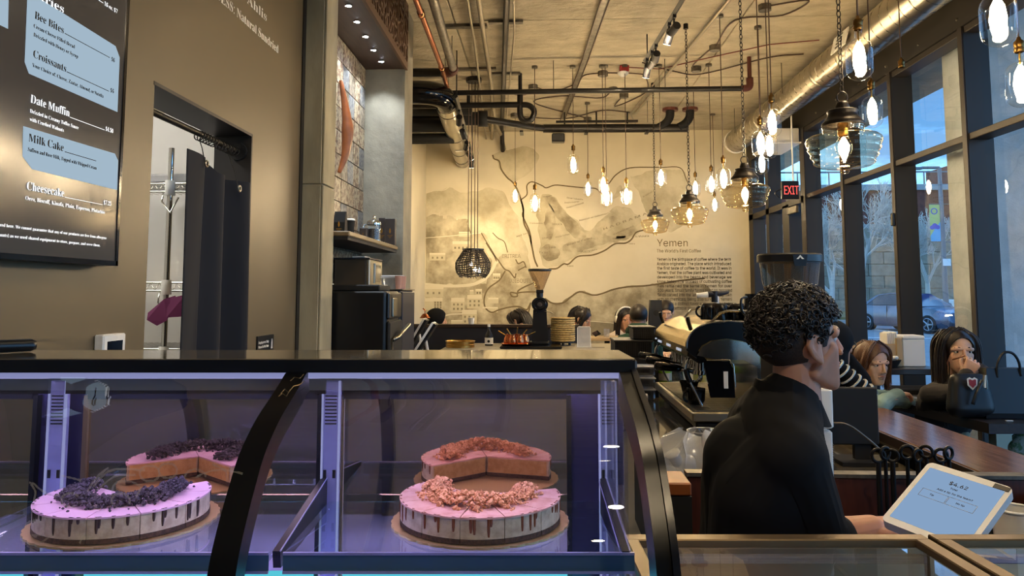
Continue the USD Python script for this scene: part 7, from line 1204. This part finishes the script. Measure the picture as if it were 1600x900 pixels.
up_ = V3(0.055, 0.0, 0.20); ld = t.add('lid', slab4([b, b + d, b + d + up_, b + up_], 0.008), 'laptop_silver'); t.add('screen', slab4([b + up_ * 0.06 + d * 0.04 - V3(0.002, 0, 0), b + d * 0.96 + up_ * 0.06 - V3(0.002, 0, 0), b + d * 0.96 + up_ * 0.95 - V3(0.002, 0, 0), b + d * 0.04 + up_ * 0.95 - V3(0.002, 0, 0)], 0.0005), 'black_gloss', under=ld)
ctr = b + d * 0.5 + up_ * 0.55 + V3(0.0095, -0.001, 0); t.add('lid_mark', ball(ctr, 0.014, 1, (0.15, 0.8, 1)), 'galvanized', under=ld)
x, y, _ = atz(1497, 631, ZT); t = Thing('paper_cup', 'brown patterned paper cup with black lid on the dark table', 'cup', (x, y, ZT)); t.add('cup', lathe([(0.001, 0), (0.026, 0), (0.034, 0.11), (0.001, 0.11)], 20, (x, y, ZT + 0.001)), 'warm_grey', 30); t.add('lid', lathe([(0.036, 0.11), (0.036, 0.12), (0.03, 0.126), (0.001, 0.126)], 20, (x, y, ZT + 0.001)), 'black_plastic', 30); emblem(t, (x, y - 0.0315, ZT + 0.06), 0.8)
a = aty(1518, 640, 3.99); x, y = a[0] + 0.0, 3.985
t = Thing('backpack', 'black bag with a red and white crest standing on the dark table', 'bag', (x, y, ZT)); t.add('bag', to_tri(hull((V3(x - 0.05, y + 0.05, ZT + 0.052), 0.05), (V3(x + 0.09, y + 0.05, ZT + 0.052), 0.05), (V3(x - 0.04, y + 0.06, ZT + 0.19), 0.035), (V3(x + 0.08, y + 0.06, ZT + 0.19), 0.035)), 0.02, 3), 'leather_black', True)
cr = aty(1519, 599, y - 0.004); sh = Polygon([(-0.026, 0.022), (-0.012, 0.03), (0, 0.024), (0.012, 0.03), (0.026, 0.022), (0.024, -0.01), (0, -0.034), (-0.024, -0.01)]); k_ = t.add('crest', onto(ext(sh, 0.003), cr, *XZ), 'stripe_white'); t.add('crest_field', onto(ext(sh.buffer(-0.008), 0.002), cr - (0, 0.003, 0), *XZ), 'red_plastic', under=k_)
for k in range(3): t.add('charm', tube([aty(1538 + k, 586, y - 0.005), aty(1536 + 3 * k, 604 + 2 * k, y - 0.01)], 0.006, 6), 'white_gloss' if k % 2 else 'steel', True)
t.add('strap', tube(spline([aty(1535, 595, y), aty(1527, 612, y - 0.02), aty(1520, 632, y - 0.02)], 5), 0.01, 6), 'leather_black', True)
a, b = aty(1541, 645, 4.0), aty(1640, 577, 4.0); x0, x1, y = a[0], b[0], 4.0
t = Thing('handbag', 'large black leather handbag with two loop handles at the right edge', 'handbag', ((x0 + x1) / 2, y, ZT)); z1 = b[2]; t.add('bag', trimesh.convex.convex_hull(np.array([(xx, y + dy, zz) for xx, zz, w in ((x0, ZT + 0.003, 0.07), (x1, ZT + 0.003, 0.07), (x0 - 0.0, ZT + 0.03, 0.075), (x1, ZT + 0.03, 0.075), (x0 + 0.035, z1, 0.03), (x1 - 0.03, z1, 0.03)) for dy in (0.07 - w, 0.07 + w)])), 'leather_black', False)
for k, dy in enumerate((0.035, 0.105)): t.add('handle', tube(spline([aty(1558, 590, y + dy) , aty(1559, 568, y + dy), aty(1568, 552, y + dy), aty(1582, 552, y + dy), aty(1592, 566, y + dy), aty(1595, 588, y + dy)], 6), 0.007, 8), 'leather_black', True)
one('table_crumb', 'tiny white wrapper lying on the edge of the dark table', 'wrapper', bx(2.30, 2.335, 3.93, 3.945, ZT + 0.0005, ZT + 0.006, 0.002), 'white_matte')
def chair(label, x, y, yaw, seat=0.46):
    T = trimesh.transformations.rotation_matrix(yaw, [0, 0, 1]); T[:3, 3] = (x, y, 0); R = lambda m: (m.apply_transform(T), m)[1]; t = Thing('cafe_chair', label, 'chair', (x, y, 0)); t.add('seat', R(bx(-0.2, 0.2, -0.2, 0.2, seat - 0.04, seat, 0.015)), 'black_matte'); t.add('backrest', R(bx(-0.215, -0.185, -0.2, 0.2, seat + 0.12, seat + 0.42, 0.012)), 'black_matte')
    for sx_ in (-1, 1):
        for sy in (-1, 1): t.add('leg', R(cyl((sx_ * 0.18, sy * 0.18, seat - 0.03), (sx_ * 0.2, sy * 0.2, 0), 0.014, 8)), 'black_iron', True)
    for sy in (-1, 1): t.add('back_post', R(cyl((-0.19, sy * 0.17, seat - 0.02), (-0.2, sy * 0.17, seat + 0.4), 0.012, 8)), 'black_iron', True)
    return t
chair('black chair under the woman in the teal sweatshirt', h1[0] - 0.15, h1[1] + 0.03, math.radians(-12), 0.5); chair('black chair under the woman with clasped hands', h2[0], h2[1] + 0.28, math.radians(-88), 0.5); chair('black chair under the guest with striped sleeves', h3[0] + 0.05, h3[1] + 0.17, math.radians(-50), 0.5)
chair('empty black chair between the two window tables', 2.35, 5.1, math.radians(88), 0.5)
# rear window table with napkins
ZR = 0.985; t = Thing('window_table', 'dark table nearer the glass with a napkin caddy on it', 'table', (2.3, 5.5, 0)); t.add('table_top', bx(1.98, 2.71, 5.28, 5.85, ZR - 0.04, ZR, 0.006), 'table_dark'); t.add('pedestal', cyl((2.35, 5.55, 0.03), (2.35, 5.55, ZR - 0.04), 0.035, 14), 'iron', 30); t.add('foot', cyl((2.35, 5.55, 0), (2.35, 5.55, 0.03), 0.2, 24), 'iron')
a, b = aty(1411, 554, 5.45), aty(1445, 531, 5.45); t = Thing('napkin_box', 'white napkin box with wooden side panel on the rear window table', 'napkin holder', (a[0], 5.45, ZR)); t.add('box', bx(a[0], b[0], 5.45, 5.60, ZR + 0.001, b[2], 0.004), 'white_matte'); t.add('lid', bx(a[0] - 0.004, b[0] + 0.003, 5.445, 5.605, b[2], b[2] + 0.03, 0.01), 'stripe_white'); t.add('side_panel', bx(a[0] - 0.045, a[0] - 0.006, 5.44, 5.60, ZR + 0.001, b[2] + 0.012, 0.003), 'pale_wood')
for k in range(6): t.add('napkin', bx(a[0] - 0.10 + 0.012 * k, a[0] - 0.092 + 0.012 * k, 5.46, 5.58, b[2] - 0.03, b[2] + 0.045 + 0.004 * (k % 3), 0.002), 'stripe_white')
t.add('napkin_base', bx(a[0] - 0.105, a[0] - 0.02, 5.45, 5.6, ZR + 0.001, b[2] - 0.03, 0.003), 'pale_wood')
a = aty(1388, 552, 5.4); t = Thing('napkin_basket', 'low dark basket of crumpled white napkins left of the napkin box', 'basket', (a[0], 5.4, ZR)); t.add('basket', lathe([(0.001, 0), (0.06, 0), (0.09, 0.05), (0.086, 0.05), (0.056, 0.006), (0.001, 0.006)], 20, (a[0], 5.42, ZR + 0.001)), 'black_matte', 30); g = np.random.default_rng(2)
for k in range(6): t.add('napkin', to_tri(hull((V3(a[0] - 0.04 + 0.016 * k, 5.42 + g.normal(0, 0.02), ZR + 0.05), 0.018), (V3(a[0] - 0.02 + 0.014 * k, 5.40 + g.normal(0, 0.02), ZR + 0.066), 0.014)), 0.015, 0), 'stripe_white')
# cafe tables by the mural
t = Thing('cafe_table', 'pale topped table between the guests by the mural', 'table', (0.75, 8.3, 0)); t.add('table_top', bx(0.42, 1.0, 8.25, 8.75, 0.98, 1.01, 0.004), 'pale_wood'); t.add('pedestal', cyl((0.7, 8.5, 0.02), (0.7, 8.5, 0.98), 0.03, 12), 'iron'); t.add('foot', cyl((0.7, 8.5, 0), (0.7, 8.5, 0.02), 0.2, 20), 'iron')
x, y, z = aty(948, 520, 8.45); t = Thing('water_glass', 'clear water glass on the pale table by the mural', 'glass', (x, y, 1.01)); t.add('glass', lathe([(0.001, 0), (0.03, 0), (0.035, 0.09), (0.033, 0.09), (0.028, 0.005), (0.001, 0.005)], 18, (x, y, 1.011)), 'clear_plastic', True)
t = Thing('phone', 'dark phone held low by the woman with pale sleeves', 'phone', aty(932, 523, 7.95)); p = aty(932, 521, 7.95); t.add('body', onto(bx(-0.035, 0.035, -0.07, 0.07, -0.004, 0.004, 0.003), p, (0.9, 0.1, 0.42), (-0.2, 0.9, 0.2)), 'black_gloss')
p = aty(1024, 480, 7.6); t = Thing('black_speaker', 'black tapered table speaker beside the woman in stripes', 'speaker', (p[0], p[1], 1.0)); t.add('body', trimesh.convex.convex_hull(np.array([(p[0] + sx_ * w, p[1] + sy * 0.05, z) for z, w in ((1.14, 0.07), (p[2] + 0.07, 0.055)) for sx_ in (-1, 1) for sy in (-1, 1)])), 'black_plastic'); t.add('cone', cyl((p[0], p[1] - 0.052, 1.30), (p[0], p[1] - 0.05, 1.30), 0.03, 16), 'iron'); t.add('stand', cyl((p[0], p[1], 0), (p[0], p[1], 1.14), 0.02, 10), 'black_iron'); t.add('foot', cyl((p[0], p[1], 0), (p[0], p[1], 0.02), 0.14, 20), 'black_iron')
one('white_cup', 'white takeaway cup on the partition cap left of the grinder', 'cup', lathe([(0.001, 0), (0.026, 0), (0.033, 0.06), (0.03, 0.06), (0.001, 0.006)], 16, (-0.70, 7.31, 1.198)), 'white_gloss', 30)
for k, x in enumerate((-0.9, -0.15, 0.55, 1.05)): pass

pm('green_pattern', (110, 140, 96), 0.8, noise=(40, 0.45, 0.55), col2=(190, 196, 180))
x, y, z = aty(1590, 690, 4.15); one('green_bag', 'small green patterned bag hanging low under the dark table', 'bag', to_tri(hull((V3(x - 0.02, y, z - 0.03), 0.05), (V3(x + 0.06, y, z - 0.05), 0.05), (V3(x + 0.02, y, z + 0.02), 0.035)), 0.02, 3), 'green_pattern', True)
t = Thing('bar_stool', 'black padded bar stool behind the right end of the tablet', 'stool', (1.52, 2.12, 0)); t.add('seat', lathe([(0.001, 0.80), (0.16, 0.80), (0.17, 0.82), (0.16, 0.85), (0.001, 0.86)], 24, (1.55, 2.05, 0)) if False else rbox(1.37, 1.66, 1.36, 1.62, 0.76, 0.80, 0.05), 'leather_black', 30); t.add('backrest', tube(spline([(1.37, 1.64, 0.98), (1.45, 1.67, 1.0), (1.58, 1.67, 1.0), (1.66, 1.64, 0.98)], 5), 0.03, 8), 'leather_black', True)
for sx_, sy in ((1.40, 1.39), (1.63, 1.39), (1.40, 1.60), (1.63, 1.60)): t.add('leg', cyl((sx_, sy, 0.77), (sx_ + (sx_ - 1.515) * 0.2, sy, 0), 0.013, 8), 'black_iron', True)
for sx_ in (1.42, 1.61): t.add('back_post', cyl((sx_, 1.62, 0.78), (sx_, 1.66, 0.98), 0.011, 8), 'black_iron', True)
# ------------------------------------------------------------------ the street outside
ZG = 0.05
pm('asphalt', (118, 122, 130), 0.7, noise=(0.6, 0.35, 0.7), col2=(98, 102, 110)); pm('kerb', (150, 150, 146), 0.8); pm('grass', (120, 112, 72), 0.95, noise=(2.0, 0.35, 0.65), col2=(92, 98, 56)); pm('pavement', (140, 142, 144), 0.8, noise=(1.2, 0.3, 0.7), col2=(122, 124, 126))
pm('block_wall', (150, 140, 122), 0.85, noise=(2.5, 0.3, 0.7), col2=(118, 110, 96)); pm('brick_far', (112, 62, 48), 0.85, noise=(3.0, 0.3, 0.7), col2=(88, 48, 38)); pm('bark', (196, 186, 174), 0.9); pm('pole', (110, 112, 114), 0.5, metal=0.5); pm('line_white', (220, 222, 222), 0.7)
struct('pavement', bx(2.96, 13.0, -6, 60, -0.1, ZG - 0.002), 'pavement', 'grey pavement outside the street windows', 'pavement')
struct('road', bx(13.0, 22.0, -6, 80, -0.1, ZG - 0.02), 'asphalt', 'blue grey wet looking street outside', 'road')
struct('road_far', bx(2.9, 70, 38.9, 41.0, -0.1, ZG - 0.02) if False else bx(22.0, 70, 0, 36.5, -0.1, ZG - 0.02), 'asphalt', 'open side street beyond the parked car', 'road')
struct('kerb', bx(12.85, 13.0, -6, 60, -0.1, ZG + 0.03), 'kerb', 'pale kerb along the street', 'kerb')
one('road_line', 'white painted line on the street before the car', 'road marking', prism_z([(10.2, 25.2), (13.6, 24.2), (13.65, 24.35), (10.2, 25.4)], ZG, ZG + 0.004), 'line_white')
struct('lawn', bx(22.0, 70, 36.6, 48.0, -0.1, 0.35), 'grass', 'dry winter lawn rising behind the street', 'lawn'); struct('path', bx(8, 70, 36.0, 36.6, -0.1, 0.22), 'kerb', 'pale path edge before the lawn', 'path'); struct('lawn_near', bx(8.0, 22.0, 36.6, 48.0, -0.1, 0.35), 'grass', 'lawn strip at the far left behind the trees', 'lawn')
t = Thing('retaining_wall', 'long pale block retaining wall behind the bare trees', 'wall', (30, 48, 0))
for k in range(7):
    for j in range(34): x0 = 6 + j * 1.9 + (0.95 if k % 2 else 0); t.add('block', bx(x0, x0 + 1.87, 48 + 0.06 * rng.random(), 48.9, 0.3 + k * 0.75, 0.3 + k * 0.75 + 0.72), 'block_wall')
t = Thing('brick_building', 'low brick building with flat roof and railing beyond the street', 'building', (30, 55, 0)); t.add('wall', bx(6, 75, 54, 66, 0, 8.7), 'brick_far'); t.add('parapet', bx(6, 75, 53.8, 66, 8.7, 9.1), 'kerb'); t.add('soffit_band', bx(6, 75, 53.0, 54.0, 5.8, 6.1), 'kerb'); t.add('upper_deck', bx(6, 75, 52.8, 53.0, 5.5, 6.2), 'kerb')
for x in np.arange(16, 60, 3.3): t.add('lamp', bx(x, x + 0.5, 53.2, 53.6, 5.7, 5.8), 'headlight')
t.add('railing', M([bx(6, 75, 53.9, 54.0, 9.95, 10.05)] + [bx(x, x + 0.07, 53.92, 53.99, 9.1, 10.0) for x in np.arange(7, 75, 2.2)]), 'pole', kind='stuff')
t.add('roof_house', bx(31, 37, 57, 62, 9.0, 11.2), 'brick_far')
def bare_tree(name, label, x, y, h, seed):
    g = np.random.default_rng(seed); segs = []
    def grow(p, d, L, r, lv):
        q = p + d * L; segs.append((p, q, r, r * 0.7, lv))
        if lv == 0: return
        n = 3 if lv > 3 else 4 if lv > 1 else 3
        for _ in range(n):
            u = d + g.normal(0, 0.36, 3) + np.array([0, 0, 0.16]); u /= np.linalg.norm(u); s = g.uniform(0.45, 1.0); grow(p + d * L * s, u, L * g.uniform(0.6, 0.82), r * 0.55, lv - 1)
    grow(np.array([x, y, 0.3]), np.array([g.normal(0, 0.03), 0, 1.0]), h * 0.27, h * 0.018, 6)
    t = Thing(name, label, 'tree', (x, y, 0.3)); big = [s for s in segs if s[4] >= 4]; t.add('trunk', M([tube([a, b], [r, r2], 6) for a, b, r, r2, _ in big]), 'bark', True)
    P = []; 
    for a, b, r, r2, lv in segs:
        if lv < 4:
            u, w, d = frame_of(b - a); rr = max(r, 0.015); P.append(np.array([a + rr * (math.cos(q) * u + math.sin(q) * w) for q in (0, 2.1, 4.2)] + [b + rr * 0.6 * (math.cos(q) * u + math.sin(q) * w) for q in (0, 2.1, 4.2)]))
    V = np.vstack(P); f = np.array([[0, 1, 4], [0, 4, 3], [1, 2, 5], [1, 5, 4], [2, 0, 3], [2, 3, 5]]); F = (np.arange(len(P)) * 6)[:, None, None] + f; t.add('twigs', tm(V, F.reshape(-1, 3)), 'bark', kind='stuff')
for a in (('leafless pale tree seen through the left street pane', 1300, 523, 36.5, 8.2, 3), ('leafless pale tree left of the parked car', 1352, 520, 36.2, 8.6, 9), ('broad leafless tree above the roof of the car', 1418, 515, 37.5, 7.6, 12), ('leafless tree nearest the lamp post', 1452, 512, 40.0, 7.8, 21), ('small leafless tree farthest left beyond the glass door', 1262, 520, 39, 7.5, 30)):
    p = aty(a[1], a[2], a[3]); bare_tree('bare_tree', a[0], p[0], p[1], a[4], a[5])
t = Thing('street_lamp', 'tall grey street lamp with two banners beyond the car', 'street lamp', (0, 0, 0)); YL = 33.0; p = aty(1479, 490, YL); x = p[0]
t.add('pole', cyl((x, YL, 0.03), (x, YL, aty(1470, 262, YL)[2]), 0.12, 12, 0.08), 'pole', True); b_ = aty(1470, 262, YL); t.add('arm', tube([(x, YL, b_[2]), (x - 0.7, YL, b_[2] + 0.0), (x - 0.85, YL, b_[2] - 0.03)], 0.06, 8), 'pole', True); t.add('lamp_head', bx(x - 1.25, x - 0.75, YL - 0.12, YL + 0.12, b_[2] - 0.08, b_[2] + 0.02, 0.02), 'pole')
pm('banner_green', (176, 190, 110), 0.8); pm('banner_teal', (96, 170, 200), 0.8); pm('banner_blue', (70, 80, 170), 0.8)
z1, z0 = aty(1460, 320, YL)[2], aty(1460, 377, YL)[2]; x0, x1 = aty(1453, 350, YL)[0], aty(1473, 350, YL)[0]
bn_ = t.add('banner', bx(x0, x1, YL - 0.02, YL, z0, z1), 'banner_green', label='green and teal banner'); t.add('banner_field', onto(ext(Polygon([(x0, z0), (x1, z0), (x1, z0 + 0.62 * (z1 - z0)), (x0 + 0.2, z0 + 0.35 * (z1 - z0)), (x0, z0 + 0.15 * (z1 - z0))]), 0.005), (0, YL - 0.021, 0), *XZ), 'banner_teal', under=bn_)
cxb = (x0 + x1) / 2 - 0.08; t.add('banner_mark', onto(M(ext(Point(cxb, z1 - 0.28).buffer(0.14).difference(Point(cxb, z1 - 0.28).buffer(0.10)), 0.005), ext(shapely.union_all([Point(cxb - 0.12, z0 + 0.98 * 0.6).buffer(0.09), Point(cxb, z0 + 0.65).buffer(0.12), Point(cxb + 0.12, z0 + 0.6).buffer(0.09)]), 0.005)), (0, YL - 0.027, 0), *XZ), 'banner_blue', under=bn_)
t.add('banner', bx(x1 + 0.35, x1 + 0.75, YL - 0.02, YL, z0 + 0.1, z1), 'banner_blue', label='blue banner'); t.add('bracket', M(cyl((x0, YL, z1 + 0.03), (x1 + 0.8, YL, z1 + 0.03), 0.02, 6), cyl((x0, YL, z0 - 0.03), (x1 + 0.8, YL, z0 - 0.03), 0.02, 6)), 'pole')
s_ = aty(1477, 410, YL); t.add('notice', bx(s_[0] - 0.16, s_[0] + 0.16, YL - 0.14, YL - 0.12, s_[2] - 0.15, s_[2] + 0.15), 'white_matte')
for k, (px, wide) in enumerate(((1400, 1.1), (1450, 1.5))): p = aty(px, 430, 40.0); one('utility_box', ['low white utility box left of the post', 'low white utility box behind the car roof'][k], 'box', bx(p[0], p[0] + wide, 40, 40.8, 0.35, 1.15, 0.04), 'white_matte')
# the car
pm('car_paint', (78, 88, 104), 0.2, metal=0.5); pm('car_glass', (30, 40, 52), 0.08); pm('tyre', (18, 18, 19), 0.8); pm('rim', (140, 144, 150), 0.3, metal=0.8); pm('car_dark', (20, 22, 26), 0.4)
YC = 29.5; cxy = aty(1428, 500, YC)
def car(cx, cy, ang):
    L, Wd = 4.6, 1.8; T = trimesh.transformations.rotation_matrix(ang, [0, 0, 1]); T[:3, 3] = (cx, cy, ZG - 0.02); R = lambda m: (m.apply_transform(T), m)[1]
    t = Thing('sedan', 'grey blue sedan with lit headlights waiting in the street', 'car', (cx, cy, ZG))
    top = np.array([(-2.3, 0.55), (-2.26, 0.85), (-1.9, 0.98), (-1.55, 1.02), (0.75, 0.98), (1.5, 0.92), (2.05, 0.78), (2.28, 0.60), (2.3, 0.42)]); secs = []
    xs_ = np.linspace(-2.3, 2.3, 24)
    for x in xs_:
        zt = np.interp(x, top[:, 0], top[:, 1]); w = Wd / 2 * (1 - 0.22 * max(0, (abs(x) - 1.5) / 0.8) ** 2); zb = 0.2 + 0.12 * max(0, (abs(x) - 1.9) / 0.4)
        secs.append([(x, -w * 0.90, zb), (x, -w, zb + 0.12), (x, -w, zb + (zt - zb) * 0.62), (x, -w * 0.93, zt - 0.03), (x, -w * 0.6, zt + 0.012), (x, 0, zt + 0.03), (x, w * 0.6, zt + 0.012), (x, w * 0.93, zt - 0.03), (x, w, zb + (zt - zb) * 0.62), (x, w, zb + 0.12), (x, w * 0.90, zb)])
    S = np.array(secs); body = sheet(S); e0, e1 = S[0], S[-1]; caps = [tm(np.vstack([e, e.mean(0)]), [[i, (i + 1) % 11, 11] for i in range(11)] + [[(i + 1) % 11, i, 11] for i in range(11)]) for e in (e0, e1)]; b = t.add('body', R(M(body, *caps)), 'car_paint', 35)
    cab = np.array([(-1.75, 0.98), (-1.05, 1.38), (-0.4, 1.46), (0.2, 1.42), (1.05, 0.97)]); def_w = lambda z: 0.80 - 0.30 * (z - 0.95)
    t.add('roof', R(sheet([[(x, -def_w(z) + 0.0, z), (x, -def_w(z) * 0.6, z + 0.018), (x, 0, z + 0.025), (x, def_w(z) * 0.6, z + 0.018), (x, def_w(z), z)] for x, z in spline(cab[1:4], 5)])), 'car_paint', True, under=b)
    for nm, (p, q) in (('windscreen', (3, 4)), ('rear_window', (0, 1))): (xa, za), (xb, zb_) = cab[p], cab[q]; t.add(nm, R(sheet([[(xa, -def_w(za), za), (xa, 0, za + 0.02), (xa, def_w(za), za)], [(xb, -def_w(zb_), zb_), (xb, 0, zb_ + 0.02), (xb, def_w(zb_), zb_)]])), 'car_glass', True)
    for s in (-1, 1):
        gl = Polygon([(-1.45, 1.0), (-0.95, 1.34), (-0.4, 1.42), (0.15, 1.38), (0.85, 1.0)]); m = ext(gl, 0.01); V = m.vertices.copy(); m.vertices = np.c_[V[:, 0], s * (def_w(V[:, 1]) + 0.002 + V[:, 2]), V[:, 1]]; (m.invert() if s > 0 else None); t.add('side_window', R(m), 'car_glass')
        m = ext(Polygon([(-1.75, 0.97), (-1.05, 1.385), (-0.4, 1.465), (0.2, 1.425), (1.05, 0.96)]).difference(gl.buffer(0.015)), 0.01); V = m.vertices.copy(); m.vertices = np.c_[V[:, 0], s * (def_w(V[:, 1]) + 0.004 + V[:, 2]), V[:, 1]]; t.add('window_frame', R(m), 'car_paint')
        t.add('mirror', R(ball((0.72, s * 0.98, 1.02), 0.1, 2, (0.8, 1.0, 0.7))), 'car_paint', True); t.add('headlight', R(ball((2.05, s * 0.62, 0.66), 0.14, 2, (0.7, 1.3, 0.45))), 'headlight', True); t.add('door_line', R(bx(-0.42, -0.40, s * 0.895 - 0.01, s * 0.895 + 0.012, 0.35, 0.97)), 'car_dark')
        for x in (-1.4, 1.4): w = t.add('wheel', R(tube([(x, s * 0.70, 0.33), (x, s * 0.91, 0.33)], 0.33, 24)), 'tyre', 40); t.add('wheel_rim', R(M([cyl((x, s * 0.905, 0.33), (x, s * 0.925, 0.33), 0.07, 12)] + [tube([(x, s * 0.916, 0.33), (x + 0.21 * math.cos(a), s * 0.916, 0.33 + 0.21 * math.sin(a))], 0.03, 5) for a in np.arange(5) * 2 * PI / 5] + [tube([(x + 0.215 * math.cos(a), s * 0.914, 0.33 + 0.215 * math.sin(a)) for a in np.linspace(0, 2 * PI, 20, endpoint=False)], 0.02, 5, closed=True)])), 'rim', under=w)
    t.add('grille', R(M(bx(2.20, 2.32, -0.42, 0.42, 0.58, 0.64, 0.02), bx(2.22, 2.33, -0.52, 0.52, 0.34, 0.48, 0.03))), 'car_dark'); t.add('grille_bar', R(tube([(2.325, -0.55, 0.5), (2.34, -0.3, 0.32), (2.34, 0.3, 0.32), (2.325, 0.55, 0.5), (2.325, 0.4, 0.54), (2.325, -0.4, 0.54)], 0.015, 6, closed=True)), 'rim', True); t.add('emblem', R(bx(2.32, 2.335, -0.1, 0.1, 0.585, 0.635, 0.01)), 'rim'); t.add('bumper', R(bx(2.1, 2.3, -0.75, 0.75, 0.2, 0.3, 0.04)), 'car_dark'); t.add('plate', R(bx(2.325, 2.335, -0.25, 0.25, 0.37, 0.46)), 'white_matte')
car(cxy[0], cxy[1], -1.18)
